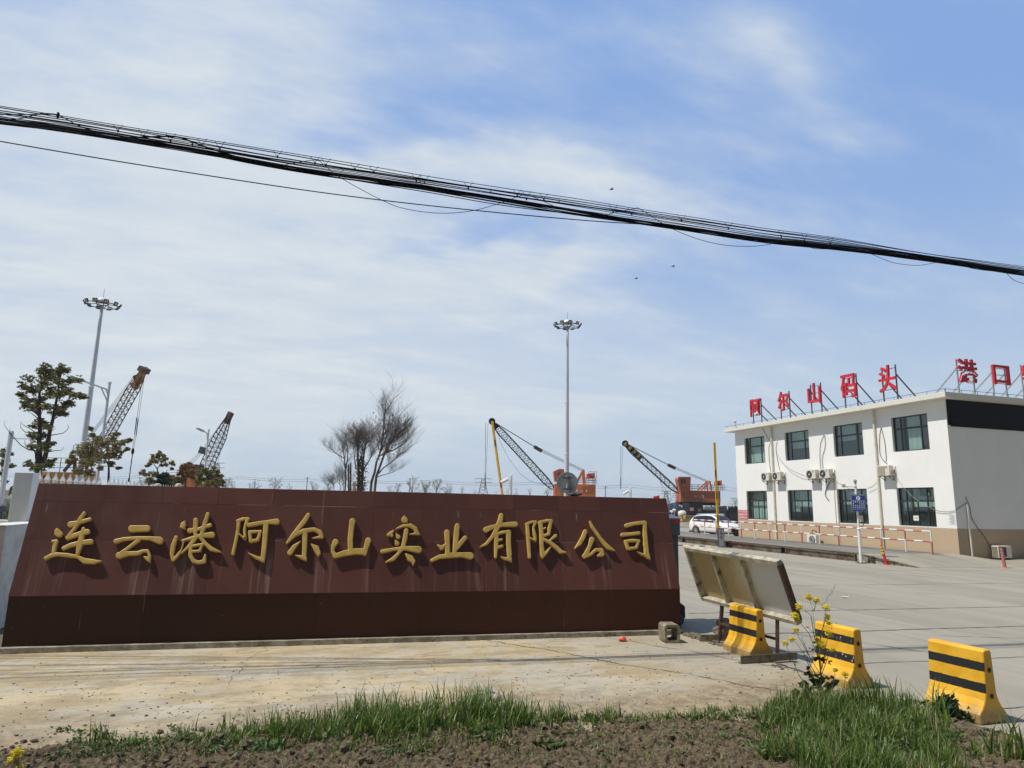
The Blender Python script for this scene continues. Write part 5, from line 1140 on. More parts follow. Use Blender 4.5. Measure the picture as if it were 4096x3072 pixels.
D = 90; t = thing('quay_crane', 'black lattice boom crane with rusty red cab, among the trees left of centre', 'crane', P(760, 1990, D))
A = P(*o2c(1290, 1440), D); B = P(*o2c(1735, 470), D); b = MB(); lattice(b, A, B, .6, 1.25, .4, 26, .065, HY, UZ, .15, .62); b.build('boom', MT['lattice_black'], t)
d = (B-A).normalized(); b = MB(); b.bar(B-d*1.1, B+d*.5, .55, .65, 0); b.build('boom_head', MT['rust'], t)
b = MB()
for s in range(2): q = P(*o2c(1270+s*30, 1045), D); b.tube([B-HX*.4, q], .03, 4); 
for s in range(4): b.tube([P(*o2c(1250+s*20, 1060), D), P(*o2c(1050+s*30, 1250), D)], .02, 4)
b.tube([P(*o2c(1700, 620), D), P(*o2c(1480, 1330), D)], .02, 4); b.tube([P(*o2c(1730, 480), D), P(*o2c(1520, 1320), D)], .02, 4); b.build('luffing_cable', MT['wire'], t)
b = MB(); b.bar(P(*o2c(1240, 1030), D), P(*o2c(1322, 1055), D), .5, .9); b.build('pulley_block', MT['dgrey'], t)
b = MB(); q = [P(*o2c(*p), D) for p in ((1090, 1500), (1175, 1490), (1203, 1320), (1192, 1275), (1010, 1270), (1010, 1500))]; b.prism(q, HY*2.5); b.build('cab', mat('rusty_red_cab', (.20, .06, .04), .7, .2, 1.5), t)
b = MB(); hbox(b, 678, 830, 1910, 1980, D+1, 4); b.build('machine_house', MT['orange'], t)
b = MB(); a = P(664, 1910, D); c_ = P(790, 1910, D); rails(b, [a, c_], 1.0, .035, 1.2); b.build('deck_railing', MT['dgrey'], t)
# ---- quay edge, barges and gear between wall and building
QM = mat('quay_concrete', (.34, .31, .25), .85, .12, 1)
b = MB(); q0 = G(2600, 2106); q1 = G(2960, 2118); dd_ = (q1-q0).normalized(); q0 = q0-dd_*12; nr = Vector((-dd_.y, dd_.x, 0)); b.prism([q0, q1, q1+nr*.3, q0+nr*.3], (0, 0, .16)); tag(b.build('quay_kerb', QM), 'low pale concrete kerb crossing the far yard', 'kerb')
def barge(x0, x1, ydeck, D, label, seed=0):
    t = thing('barge', label, 'barge', P((x0+x1)/2, 2060, D), 'dark barges moored at the quay'); random.seed(seed)
    a = P(x0, ydeck, D); c_ = P(x1, ydeck, D); zt = a.z; b = MB(); dd = (c_-a); dd.z = 0; n_ = Vector((-dd.y, dd.x, 0)).normalized()*6
    a.z = c_.z = -1.2; b.prism([a, c_, c_+n_, a+n_], (0, 0, zt+1.2)); b.build('hull', MT['steel'], t)
    a.z = c_.z = zt; return t, a, c_, n_, zt
t, a, c_, n_, zt = barge(2655, 2790, 2052, 104, 'black barge with blue tarpaulin, left of the orange crane cab', 2)
b = MB(); rows = []
for i in range(15):
    f = i/14; q = a.lerp(c_, .05+.75*f); hh = 1.5*math.sin(math.pi*min(1, f*1.1+.02))**.6+.35*math.sin(f*13)*.4; rows.append([q+n_*.1, q+n_*.2+UZ*hh*.8, q+n_*.5+UZ*hh*1.1, q+n_*.9+UZ*hh*.3])
loft(b, rows); b.build('tarpaulin', mat('dark_blue_tarpaulin', (.02, .03, .06), .6, .3, 1), t, smooth=True, recalc=False)
b = MB(); random.seed(8)
for i in range(16):
    q = a.lerp(c_, random.random())-n_*.02; b.tube([q, q+UZ*random.uniform(.4, 1.6)], .05, 5)
rails(b, [a, c_], .8, .035, 1.6); b.build('bulwark_rail', MT['dgrey'], t)
b = MB()
for i in range(7): q = a.lerp(c_, .1+i*.13)-n_.normalized()*.15-UZ*.6; b.lathe(q, [(.25, -.12), (.42, -.1), (.45, 0), (.42, .1), (.25, .12)], 12, 0, n_)
b.build('tyre_fender', MT['black'], t)
t, a, c_, n_, zt = barge(2770, 2975, 2048, 103, 'black barge with tyre fenders behind the white car', 3)
b = MB()
hbox(b, 2756, 2812, 2012, 2060, 102, 4, 0); b.build('deckhouse', MT['steel'], t)
b = MB(); hbox(b, 2792, 2804, 2034, 2046, 101.9, .05, 0); b.build('window', mat('dim_glass', (.15, .16, .12), .2), t)
b = MB(); hbox(b, 2759, 2776, 2030, 2044, 101.9, .05, 0); s = b.build('notice', MT['red'], t)
b = MB()
for i in range(3): hbox(b, 2761, 2774, 2032+i*4, 2034+i*4, 101.83, .03)
s2 = b.build('lettering', MT['whiteclean'], s)
b = MB(); hbox(b, 2906, 2962, 2025, 2052, 102.5, 4); b.build('wheelhouse', MT['steel'], t)
b = MB(); q = P(2935, 2030, 102.5); b.tube([q, q+UZ*1.4], .06, 5); b.bar(q+UZ*1.4-HX*.5, q+UZ*1.4+HX*.5, .12, .2); q = P(2920, 2030, 102.5); b.tube([q, q+UZ*1.1], .05, 5); q = P(2910, 2030, 102.5); b.tube([q-UZ*.3, q+UZ*.6], .09, 6); b.build('mast', MT['whiteclean'], t)
b = MB()
for x, y in ((2930, 2062), (2895, 2066), (2950, 2064)): b.lathe(P(x, y, 102.6), [(.3, -.12), (.5, -.1), (.55, 0), (.5, .1), (.3, .12)], 14, 0, n_)
b.build('tyre_fender', mat('tyre_grey', (.05, .05, .055), .7), t)
b = MB(); rails(b, [a, c_], .8, .035, 1.6); b.build('bulwark_rail', MT['dgrey'], t)
# stacked gear on the quay
def crate(x0, x1, y0, y1, D, m, label, name='crate', cat='crate', depth=1.2):
    b = MB(); a, c_, dy, zt, zb = hbox(b, x0, x1, y0, y1, D, depth); 
    for f in (.0, .5, 1.): q = a.lerp(c_, f)-dy.normalized()*.02; b.bar(q, q+UZ*(zt-zb), .07, .05)
    for z in (0, zt-zb): b.bar(a-dy.normalized()*.03+UZ*z, c_-dy.normalized()*.03+UZ*z, .06, .06)
    tag(b.build(name, m), label, cat)
crate(2703, 2726, 2068, 2084, 90, MT['white'], 'white electrical box on the quay left of the yellow crates'); crate(2729, 2746, 2076, 2086, 89, mat('crate_yellow', (.55, .33, .04), .6), 'small yellow crate between the white box and the plywood stack')
crate(2742, 2782, 2062, 2088, 90, mat('plywood', (.38, .28, .15), .75, .15, 2), 'plywood crate stack just left of the white car')
t = thing('tank', 'pale drum lying on a dark cradle above the crates', 'tank', P(2722, 2066, 92)); b = MB(); q = P(2714, 2056, 92); b.tube([q, q+HX*.3, q+HX*.8, q+HX*1.0], [.35, .5, .5, .35], 12); b.build('drum', MT['cream'], t, smooth=True)
b = MB(); b.bar(q-UZ*.4, q-UZ*1.1, .1); b.bar(q+HX*.8-UZ*.4, q+HX*.8-UZ*1.1, .1); b.bar(q-UZ*.9, q+HX*.9-UZ*.9, .1); b.build('cradle', MT['steel'], t)
for x, y, l in ((2697, 2040, 'white lamp post on the barge deck beside the tarpaulin'), (2686, 2046, 'short white deck lamp near the end of the granite wall')):
    q = P(x, y, 96); b = MB(); b.tube([Vector((q.x, q.y, 0)), q], .05, 6); b.ball(tuple(q), (.28, .28, .18), 8); tag(b.build('deck_lamp', MT['whiteclean']), l, 'lamp')
# ---- person
def person(px, py, hgt, D, label):
    L = P(px, py, D); L.z = 0; t = thing('person', label, 'person', L); s = hgt/1.72
    def J(x, y, z): return L + HX*x*s - HY*y*s + UZ*z*s
    sk = {'pelvis': (J(0, 0, .95), .13), 'waist': (J(0, .0, 1.12), .12), 'chest': (J(0, .01, 1.33), .145), 'neck': (J(0, .01, 1.47), .055), 'chin': (J(0, .03, 1.53), .06), 'head': (J(0, .02, 1.62), .095), 'crown': (J(0, .01, 1.69), .07),
          'nose': (J(0, .12, 1.60), .012)}
    for k, n_ in ((-1, 'l'), (1, 'r')):
        sk.update({n_+'sh': (J(k*.19, 0, 1.41), .06), n_+'el': (J(k*.24, .02, 1.13), .045), n_+'wr': (J(k*.20, .16, .95), .03), n_+'ha': (J(k*.18, .22, .90), .035), n_+'hip': (J(k*.09, 0, .88), .085), n_+'kn': (J(k*.11, .03, .50), .06), n_+'an': (J(k*.12, 0, .09), .042), n_+'to': (J(k*.14, .17, .04), .035)})
    E = [('pelvis', 'waist'), ('waist', 'chest'), ('chest', 'neck'), ('neck', 'chin'), ('chin', 'head'), ('head', 'crown'), ('head', 'nose')]
    for n_ in 'lr': E += [('chest', n_+'sh'), (n_+'sh', n_+'el'), (n_+'el', n_+'wr'), (n_+'wr', n_+'ha'), ('pelvis', n_+'hip'), (n_+'hip', n_+'kn'), (n_+'kn', n_+'an'), (n_+'an', n_+'to')]
    def skin(name, keys, grow, m, root):
        ks = list(keys); me = bpy.data.meshes.new(name); me.from_pydata([tuple(sk[k][0]-L) for k in ks], [(ks.index(a), ks.index(b_)) for a, b_ in E if a in ks and b_ in ks], [])
        o = bpy.data.objects.new(name, me); COL.objects.link(o); md = o.modifiers.new('skin', 'SKIN'); 
        for i, k in enumerate(ks): r_ = sk[k][1]*s*grow; me.skin_vertices[0].data[i].radius = (r_, r_)
        me.skin_vertices[0].data[ks.index(root)].use_root = True; o.modifiers.new('sub', 'SUBSURF').levels = 1; o.modifiers['sub'].render_levels = 2; me.materials.append(m); o.parent = t; return o
    skin('body', sk.keys(), 1, mat('skin', (.36, .21, .14), .6), 'pelvis')
    skin('jacket', ['waist', 'chest', 'lsh', 'lel', 'lwr', 'rsh', 'rel', 'rwr'], 1.18, mat('dark_green_jacket', (.018, .045, .035), .8), 'waist')
    skin('trousers', ['pelvis', 'waist', 'lhip', 'lkn', 'lan', 'rhip', 'rkn', 'ran'], 1.14, mat('grey_trousers', (.06, .07, .085), .8), 'pelvis')
    b = MB(); c = J(0, -.01, 1.66)-L; b.ball(tuple(c+L), (.105*s, .11*s, .085*s), 10); b.build('hair', MT['black'], t, smooth=True)
p = G(2671, 2118); person(2671, 2118, 1.72, (p-CAM).dot(fwd), 'person in a dark green jacket standing beyond the gate column')
# ================================================================== MASTS, LAMPS, POLES
def highmast(px, D, ytop, ring_px, label, lean=0, nl=12, R=1.6):
    q = P(px, ytop, D); x, y = q.x, q.y; zt = q.z; t = thing('high_mast_light', label, 'light mast', (x, y, 0), 'tall floodlight masts')
    b = MB(); k = 14; b.tube([(x, y, zt*i/k) for i in range(k+1)], [.34-.20*i/k for i in range(k+1)], 14)
    for f in (.34, .6): b.tube([(x, y, zt*f), (x, y, zt*f+.15)], .36-.2*f, 14)
    b.build('pole', MT['mast'], t, smooth=True)
    b = MB(); pts = [(x+R*math.cos(a*math.pi/12), y+R*math.sin(a*math.pi/12), zt+.05) for a in range(25)]; b.tube(pts, .05, 6, 0, False)
    pts = [(x+.55*math.cos(a*math.pi/8), y+.55*math.sin(a*math.pi/8), zt+.15) for a in range(17)]; b.tube(pts, .05, 6, 0, False)
    for a in range(6): an = a*math.pi/3; b.tube([(x+.2*math.cos(an), y+.2*math.sin(an), zt-.2), (x+.55*math.cos(an), y+.55*math.sin(an), zt+.15), (x+R*math.cos(an), y+R*math.sin(an), zt+.05)], .04, 5)
    b.build('ring_frame', MT['dgrey'], t)
    for a in range(nl):
        an = a*2*math.pi/nl+.15; b = MB(); d = Vector((math.cos(an), math.sin(an), 0)); s = Vector((-d.y, d.x, 0)); o_ = (d-UZ*.55).normalized(); u = s.cross(o_); c = Vector((x, y, zt+.12))+d*(R+.12)
        b.obox(c, s*.22, u*.20, o_*.06, 0)
        for i in (-1, 1): b.obox(c+s*.09*i+o_*.062, s*.055, u*.14, o_*.006, 1)
        b.build('floodlight', [MT['black'], mat('lamp_lens', (.55, .52, .3), .3) if a == 0 else bpy.data.materials['lamp_lens']], t)
    b = MB(); b.lathe((x, y, zt+.32), [(.62, 0), (.60, .15), (.45, .35), (.2, .48), (.05, .5)], 16); b.build('dome', MT['whiteclean'], t, smooth=True)
    MB().tube([(x, y, zt+.8), (x, y, zt+1.75)], .022, 5).build('lightning_rod', MT['grey'], t)
highmast(2270, 80, 1305, 95, 'tall white floodlight mast right of centre above the cranes', nl=10, R=1.45)
highmast(409, 68, 1222, 110, 'tall leaning looking floodlight mast at the left above the tree', nl=10, R=1.45)
def streetlamp(pbase, ptop, parm, plamp, D, label, r=.08):
    a = P(*pbase, D); t_ = P(*ptop, D); t_.x, t_.y = a.x, a.y; a.z = 0; t = thing('street_lamp', label, 'street lamp', a, 'single arm street lamps')
    b = MB().tube([a, t_], [r*1.3, r], 8); b.ball(tuple(t_), r*1.5, 8); b.build('pole', MT['mast'], t); j = P(*parm, D); j.x, j.y = a.x, a.y; e_ = P(*plamp, D)
    b = MB().tube([j, e_], r*.7, 6); b.tube([j-UZ*.75, j.lerp(e_, .3)], r*.5, 6); b.tube([j-UZ*.35, j.lerp(e_, .13)], r*.4, 5); b.build('arm', MT['mast'], t); d = (e_-j).normalized()
    MB().bar(e_-d*.1, e_+d*.75, .32, .09).build('lamp_head', MT['grey'], t)
streetlamp((381, 1980), (410, 1518), (402, 1548), (330, 1523), 42, 'grey street lamp whose arm reaches into the big tree')
streetlamp(o2c(1310, 1500), o2c(1377, 690), o2c(1360, 755), o2c(1290, 722), 60, 'small street lamp beside the black lattice boom', .07)
# camera poles
t = thing('camera_pole', 'pale pole with camera arm at the far left edge', 'camera pole', P(18, 1980, 24)); a = P(8, 1975, 24); a.z = 0; e_ = P(*o1c(110, 775), 24); e_.x, e_.y = a.x, a.y
b = MB().tube([a, e_], .085, 8); b.ball(tuple(e_), .09, 8); b.build('pole', MT['mast'], t); q = e_-UZ*.2; w = q+HX*.72; b = MB().tube([q, w], .03, 6); b.build('arm', MT['mast'], t); b = MB().bar(w, w+UZ*.14, .05); b.tube([w+UZ*.1-HX*.05, w+UZ*.16+HX*.14], .07, 8); b.build('camera', MT['whiteclean'], t)
def campole(px, ytop, D, label, s=1.):
    q = P(px, ytop, D); a = Vector((q.x, q.y, 0)); t = thing('camera_pole', label, 'camera pole', a); b = MB().tube([a, q], .09*s, 8); b.ball(tuple(q+UZ*.08), .1*s, 8); b.build('pole', MT['whiteclean'], t)
    b = MB(); w = q-UZ*.1; b.tube([w-HX*.08, w-HX*.35*s], .03, 5); b.tube([w-HX*.62*s-UZ*.12, w-HX*.15*s+UZ*.06], .11*s, 8); b.build('camera', MT['whiteclean'], t)
campole(2044, 1912, 30, 'white camera pole behind the wall, left of the black boom foot', .72)
campole(2522, 1960, 34, 'white camera pole behind the wall between the two orange cranes', .6)
# round traffic sign seen from behind
D = 20.; c = P(2269, 1931, D); t = thing('round_sign', 'back of a round traffic sign standing just behind the wall', 'traffic sign', (c.x, c.y, 0))
n = NM('sign_back'); x, y, z = n.xyz(); n.col(n.mix(n.ramp(n.noise(3, 4), .4, .6), (.23, .25, .25), (.30, .32, .31))).rough(.45); b = MB(); ax_ = Vector((-HY.x, -HY.y, -.03)); b.lathe(c, [(.315, 0), (.32, .012), (.315, .022)], 40, 0, ax_); b.build('disc', n.m, t)
b = MB(); b.tube([(c.x-HY.x*.06, c.y-HY.y*.06, 0), (c.x-HY.x*.06, c.y-HY.y*.06, c.z+.2)], .045, 12); b.build('pole', MT['grey'], t)
for z in (.14, -.19): q = c-HY*.10+UZ*z; b = MB().obox(q, HX*.14, HY*.015, UZ*.018); b.obox(q-HY*.02, HX*.06, HY*.05, UZ*.025); b.build('clamp', MT['dgrey'], t)
crumple((P(2300, 1974, 12.3).x, P(2300, 1974, 12.3).y, 2.36), (.13, .05, .035), MT['dgrey'], 'dark rag lying on top of the wall under the round sign', 'rag', 'rag')
# yellow boom arm behind the wall
a = P(*o4c(590, 1420), 45); e_ = P(*o4c(437, 315), 45); t = thing('boom_barrier', 'raised yellow boom leaning in front of the black crane boom tip', 'boom barrier', (a.x, a.y, 0)); b = MB(); dwn = (a-e_).normalized(); a2 = a+dwn*2.6; N_ = 20
for i in range(N_): b.bar(e_.lerp(a2, i/N_), e_.lerp(a2, (i+1)/N_), .16, .08, 0)
for f in (.165, .53, .70): b.bar(e_.lerp(a2, f)-HY*.05, e_.lerp(a2, f+.055)-HY*.05, .10, .02, 1)
b.build('arm', [MT['yellow'], MT['rust']], t); b = MB().box(a2.x-.2, a2.x+.2, a2.y-.2, a2.y+.2, 0, max(.9, a2.z+.1)); b.build('cabinet', MT['grey'], t)
# fence with spear points, white pillar and boundary wall at the left
FMt = mat('fence_white', (.76, .77, .75), .45, .04); PA = Vector((-5.05, 14.95, 0))
t = thing('boundary_fence', 'white fence with spear points behind the left part of the wall', 'fence', PA)
b = MB().box(PA.x-.16, PA.x+.14, PA.y-.16, PA.y+.16, 1.62, 2.56); b.build('pillar', FMt, t, bevel=.01)
b = MB().box(PA.x-.12, PA.x+.12, PA.y+.16, 31, 0, 1.66); b.build('base_wall', MT['white'], t)
posts = [20.3, 25.8]
for y in posts: MB().box(PA.x-.14, PA.x+.16, y-.14, y+.14, 1.66, 2.42).build('pillar', FMt, t, bevel=.01)
b = MB()
for z in (1.85, 2.25): b.box(PA.x-.02, PA.x+.02, PA.y+.16, 30.9, z, z+.04)
b.build('rail', FMt, t)
y = 15.55; n_ = 0
while y < 30.5 and n_ < 60:
    if min(abs(y-p) for p in posts) > .22:
        b = MB(); x = PA.x; b.box(x-.05, x+.05, y-.05, y+.05, 1.66, 2.36); b.box(x-.06, x+.06, y-.06, y+.06, 2.36, 2.39)
        b.lathe((x, y, 2.39), [(.03, 0), (.04, .02), (.070, .07), (.030, .15), (.006, .24)], 4, 0); b.build('spear_picket', FMt, t)
    y += .46; n_ += 1
n = NM('whitewashed_wall'); c = n.mix(n.ramp(n.noise(2.5, 8, .7), .4, .65), (.70, .69, .63), (.52, .50, .44)); n.col(c).rough(.9).bump(n.noise(12, 6), .5, .02)
b = MB(); s0 = Vector((-4.85, 14.72, 0)); d = Vector((-.80, .60, 0)); nr = Vector((.6, .8, 0)); b.prism([s0, s0+d*9, s0+d*9+nr*.25, s0+nr*.25], (0, 0, 1.66)); tag(b.build('boundary_wall', n.m), 'low whitewashed wall at the far left beyond the granite wall', 'wall')
b = MB().box(-5.0, -4.55, 12.9, 14.9, 0, 1.655); tag(b.build('boundary_wall', n.m), 'short whitewashed wall joining the granite wall to the white pillar', 'wall')
# guardrail and hopper seen through the gap at left
b = MB(); a = P(-80, 2003, 34); c_ = P(110, 2003, 34)
for dz in (0, -.28): b.bar(a+UZ*dz, c_+UZ*dz, .06, .2)
for f in (.1, .35, .6, .85): q = a.lerp(c_, f); b.bar(Vector((q.x, q.y, 0)), q, .1)
tag(b.build('guardrail', MT['grey']), 'grey guardrail seen through the gap at the left edge', 'guardrail')
t = thing('hopper', 'dark four legged loading frame beyond the guardrail at left', 'loading frame', P(55, 1990, 60)); b = MB()
for x0, x1 in ((36, 46), (52, 52), (68, 60), (58, 56)): b.bar(P(x0, 1982, 60), P(x1, 1948, 60), .12)
b.bar(P(38, 1972, 60), P(68, 1970, 60), .1); b.build('legs', MT['rust'], t); b = MB(); hbox(b, 42, 66, 1942, 1955, 60, 1.4); b.build('bin', MT['dgrey'], t, bevel=.1)
b = MB(); hbox(b, 60, 96, 1966, 1984, 62, 4); a = P(60, 1966, 62); tag(b.build('shed', mat('purple_grey_metal', (.16, .15, .18), .6)), 'low grey shed behind the loading frame at left', 'shed')
b = MB(); q = P(12, 2040, 14); hbox(b, -10, 22, 2024, 2040, 14, .25); b.bar(P(8, 2040, 14), P(8, 2090, 14), .05); tag(b.build('floodlight', MT['dgrey']), 'dark floodlight box mounted low at the left edge', 'floodlight')
for x, w_, l in ((630, 22, 'larger white rounded lamp top just above the wall rim'), (715, 17, 'smaller white rounded lamp top just above the wall rim')):
    q = P(x, 1942, 24); b = MB(); b.tube([(q.x, q.y, 0), (q.x, q.y, q.z-.1)], .05, 8); b.lathe((q.x, q.y, q.z-.1), [(.09, 0), (.11, .03), (.11, .1), (.095, .15), (.05, .17)], 12); tag(b.build('garden_lamp', MT['cream']), l, 'lamp')
# ---- power lines and pylons far away
PWm = mat('hazy_steel', (.16, .17, .18), .7)  # steel paled in its colour to imitate distance haze
b = None
def powerline(ys, D, label, r=.035):
    b = MB(); pts = []
    for x in range(-200, 4300, 97): ph = ((x+200) % 388)/388; pts.append(P(x, interp(ys, x)+10*(4*ph*(1-ph)), D))
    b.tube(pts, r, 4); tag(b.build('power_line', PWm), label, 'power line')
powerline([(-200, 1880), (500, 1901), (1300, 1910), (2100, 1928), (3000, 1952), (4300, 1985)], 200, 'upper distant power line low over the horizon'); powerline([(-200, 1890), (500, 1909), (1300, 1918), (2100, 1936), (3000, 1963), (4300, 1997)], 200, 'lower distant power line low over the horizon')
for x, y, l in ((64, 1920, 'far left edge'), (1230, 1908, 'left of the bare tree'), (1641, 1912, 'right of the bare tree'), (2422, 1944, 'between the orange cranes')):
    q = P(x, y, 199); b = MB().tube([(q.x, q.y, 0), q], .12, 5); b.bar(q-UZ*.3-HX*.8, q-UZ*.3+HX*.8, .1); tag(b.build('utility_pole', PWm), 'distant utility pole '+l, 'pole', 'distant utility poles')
def pylon(x, y, D, w, label):
    q = P(x, y, D); b = MB(); h = q.z; B0 = [Vector((q.x, q.y, 0))+HX*sx*w/2+HY*sy*w/2 for sx, sy in ((-1, -1), (1, -1), (1, 1), (-1, 1))]; T0 = [q+HX*sx*w*.1+HY*sy*w*.1 for sx, sy in ((-1, -1), (1, -1), (1, 1), (-1, 1))]; r = D*.00035
    for k in range(4):
        b.tube([B0[k], T0[k]], r*1.3, 4)
        for i in range(9): j = (k+1) % 4; b.tube([B0[k].lerp(T0[k], i/9), B0[j].lerp(T0[j], (i+1)/9)], r, 3, None, False)
    for z in (.0, .12): c = q-UZ*h*z; b.tube([c-HX*w*.6, c+HX*w*.6], r*1.2, 4)
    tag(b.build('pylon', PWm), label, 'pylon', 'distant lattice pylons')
pylon(1934, 1915, 320, 7, 'lattice pylon by the hanging crane rope'); pylon(869, 1852, 420, 8, 'lattice pylon above the yellow green tree'); pylon(2716, 1975, 500, 8, 'faint lattice pylon beside the right crane boom foot'); pylon(2664, 1965, 560, 7, 'faint lattice pylon left of the right crane boom foot')
# ================================================================== VEGETATION
def leafmat(name, c1, c2, rough=.5):
    n = NM(name); g_ = n.N.new('ShaderNodeNewGeometry'); r_ = g_.outputs['Random Per Island']; c = n.mix(r_, c1, c2); n.col(c).rough(rough)
    n.b.inputs['Subsurface Weight'].default_value = 0
    tr_ = n.N.new('ShaderNodeBsdfTranslucent'); n.t.links.new(c, tr_.inputs[0]); mx_ = n.N.new('ShaderNodeMixShader'); mx_.inputs[0].default_value = .28; n.t.links.new(n.b.outputs[0], mx_.inputs[1]); n.t.links.new(tr_.outputs[0], mx_.inputs[2]); n.t.links.new(mx_.outputs[0], n.N['Material Output'].inputs[0]); return n.m
BARK = mat('dark_bark', (.045, .035, .028), .9, .3, 8); BARKL = mat('pale_bark', (.13, .105, .08), .9, .25, 8)
def rv(): 
    while True:
        v = Vector((random.uniform(-1, 1), random.uniform(-1, 1), random.uniform(-1, 1)))
        if .05 < v.length < 1: return v
def leaf(b, p, d, L, w, mi=0, n=None):
    d = d.normalized(); s = d.cross(n or rv())
    if s.length < .05: s = d.orthogonal()
    s = s.normalized()*w/2; u = s.cross(d).normalized()*L*.08
    b.add([p, p+d*L*.45+s+u, p+d*L, p+d*L*.45-s+u], [(0, 1, 2, 3)], mi)
def clump(b, c, r, n, L, w, droop=.3, rosette=True):
    k = 0
    while k < n:
        q = c + Vector((rv().x*r[0], rv().y*r[1], rv().z*r[2]))
        m = 6 if rosette else 2
        for i in range(m):
            a = random.uniform(0, 6.28); d = Vector((math.cos(a), math.sin(a), random.uniform(-droop*2, .5))); leaf(b, q, d, L*random.uniform(.7, 1.2), w*random.uniform(.8, 1.2)); k += 1
def twig(b, pts, r0, r1, n=6):
    k = len(pts); b.tube(pts, [r0+(r1-r0)*i/(k-1) for i in range(k)], n)
def bend(p, q, k=5, j=.05):
    out = [p]; L = (q-p).length
    for i in range(1, k): out.append(p.lerp(q, i/k)+rv()*L*j)
    return out+[q]
def pt(fn_, D, jy=0.):
    return lambda x, y, dz=0.: P(*fn_(x, y), D+dz)
# --- big evergreen at the left
D = 22; random.seed(41); f = pt(o1c, D); base = f(362, 1260); base.z = 0
t = thing('evergreen_tree', 'tall open crowned evergreen tree at the left above the white fence', 'tree', base); b = MB()
twig(b, [base, f(362, 1180), f(368, 1100)], .13, .10, 8); 
stems = [[(368, 1100), (345, 1000), (345, 950)], [(368, 1100), (378, 980), (372, 860), (380, 740), (375, 640), (372, 500), (375, 400), (430, 300), (430, 190)], [(375, 1090), (425, 1020), (452, 900), (470, 780), (500, 660), (520, 560), (545, 420), (560, 300), (590, 190)]]
for s in stems: twig(b, [f(x, y, .1*math.sin(i)) for i, (x, y) in enumerate(s)], .085, .018, 7)
CL = [(430, 165, 55), (400, 200, 40), (470, 200, 35), (590, 165, 55), (575, 205, 45), (620, 195, 40), (265, 270, 55), (240, 340, 50), (270, 370, 45), (345, 370, 55), (310, 400, 40), (400, 270, 55), (470, 260, 65), (520, 240, 50), (540, 290, 50), (430, 320, 45), (700, 275, 50), (660, 300, 40), (735, 290, 30), (600, 330, 40), (190, 420, 30), (215, 440, 35), (265, 480, 55), (240, 520, 45), (310, 550, 55), (340, 530, 40), (380, 470, 45), (440, 440, 50), (500, 380, 55), (540, 430, 50), (470, 400, 40), (640, 380, 45), (600, 400, 40), (700, 430, 40), (740, 430, 45), (790, 440, 30), (620, 520, 60), (660, 500, 40), (570, 560, 70), (520, 600, 50), (450, 530, 45), (410, 540, 35), (600, 600, 45), (370, 680, 50), (420, 700, 50), (450, 730, 35), (330, 720, 35), (310, 810, 45), (360, 820, 50), (420, 800, 40), (350, 900, 60), (310, 920, 35), (420, 900, 50), (440, 930, 40), (495, 885, 25), (275, 1075, 45), (310, 1100, 50), (370, 1110, 45), (430, 1085, 45), (480, 1050, 35), (470, 1090, 30)]
nodes = [(x, y) for s in stems for x, y in s]
cb = MB()
for x, y, r in CL:
    dz = random.uniform(-.8, .8); c = f(x, y, dz); R = r*.4219/FPX*D*.95; clump(cb, c, (R, R, R*.8), int(60+r*1.5), .115, .050, .4)
    nx_, ny_ = min((q for q in nodes if q[1] >= y-10), key=lambda q: math.hypot(q[0]-x, (q[1]-y-60)*.8)); twig(b, bend(f(nx_, ny_), c, 4, .05), .022, .006, 5)
for s in ([(345, 960), (270, 945), (200, 905), (150, 850), (110, 805), (60, 740), (38, 705), (50, 670)], [(470, 810), (530, 800), (595, 790), (635, 760), (652, 730), (640, 705)], [(460, 965), (520, 955), (585, 950), (608, 920)], [(350, 790), (290, 750), (220, 710), (192, 675)], [(370, 660), (300, 600), (275, 590)], [(360, 780), (240, 780), (200, 740), (190, 690)], [(110, 805), (90, 790), (95, 740)], [(470, 780), (530, 740)], [(345, 960), (240, 900), (230, 850)]):
    twig(b, [f(x, y, .2*math.sin(i)) for i, (x, y) in enumerate(s)], .018, .004, 5)
b.build('trunk', BARK, t, smooth=True); cb.build('crown', leafmat('evergreen_leaf', (.05, .11, .025), (.28, .22, .08)), t, recalc=False)
# --- other garden trees
def gtree(fn_, D, trunkpts, clumps, lf, lab, L=.12, w=.06, dens=1., seed=1, name='garden_tree', bk=None, droop=.3):
    random.seed(seed); f = pt(fn_, D); base = f(*trunkpts[0][0]); base.z = 0; t = thing(name, lab, 'tree', base); b = MB(); twig(b, [base]+[f(x, y, .1*i) for i, (x, y) in enumerate(trunkpts[0])], .07, .03, 7)
    for s in trunkpts[1:]: twig(b, [f(x, y, .15*math.sin(i*2)) for i, (x, y) in enumerate(s)], .03, .01, 5)
    nodes = [q for s in trunkpts for q in s]; cb = MB(); sc_ = (fn_(1, 0)[0]-fn_(0, 0)[0])/FPX*D
    for x, y, r in clumps:
        c = f(x, y, random.uniform(-.8, .8)); R = r*sc_; nsub = max(3, int(r/11)); 
        nx_, ny_ = min(nodes, key=lambda q: math.hypot(q[0]-x, q[1]-y)); twig(b, bend(f(nx_, ny_), c, 3, .08), .014, .005, 4)
        for k in range(nsub):
            q = c+Vector((rv().x*R, rv().y*R, rv().z*R))*.8; clump(cb, q, (R*.62,)*3, int(66*dens), L, w, droop)
            if random.random() < .6: twig(b, bend(c, q, 3, .1), .008, .003, 3)
    b.build('trunk', bk or BARK, t, smooth=True); cb.build('crown', lf, t, recalc=False); return t
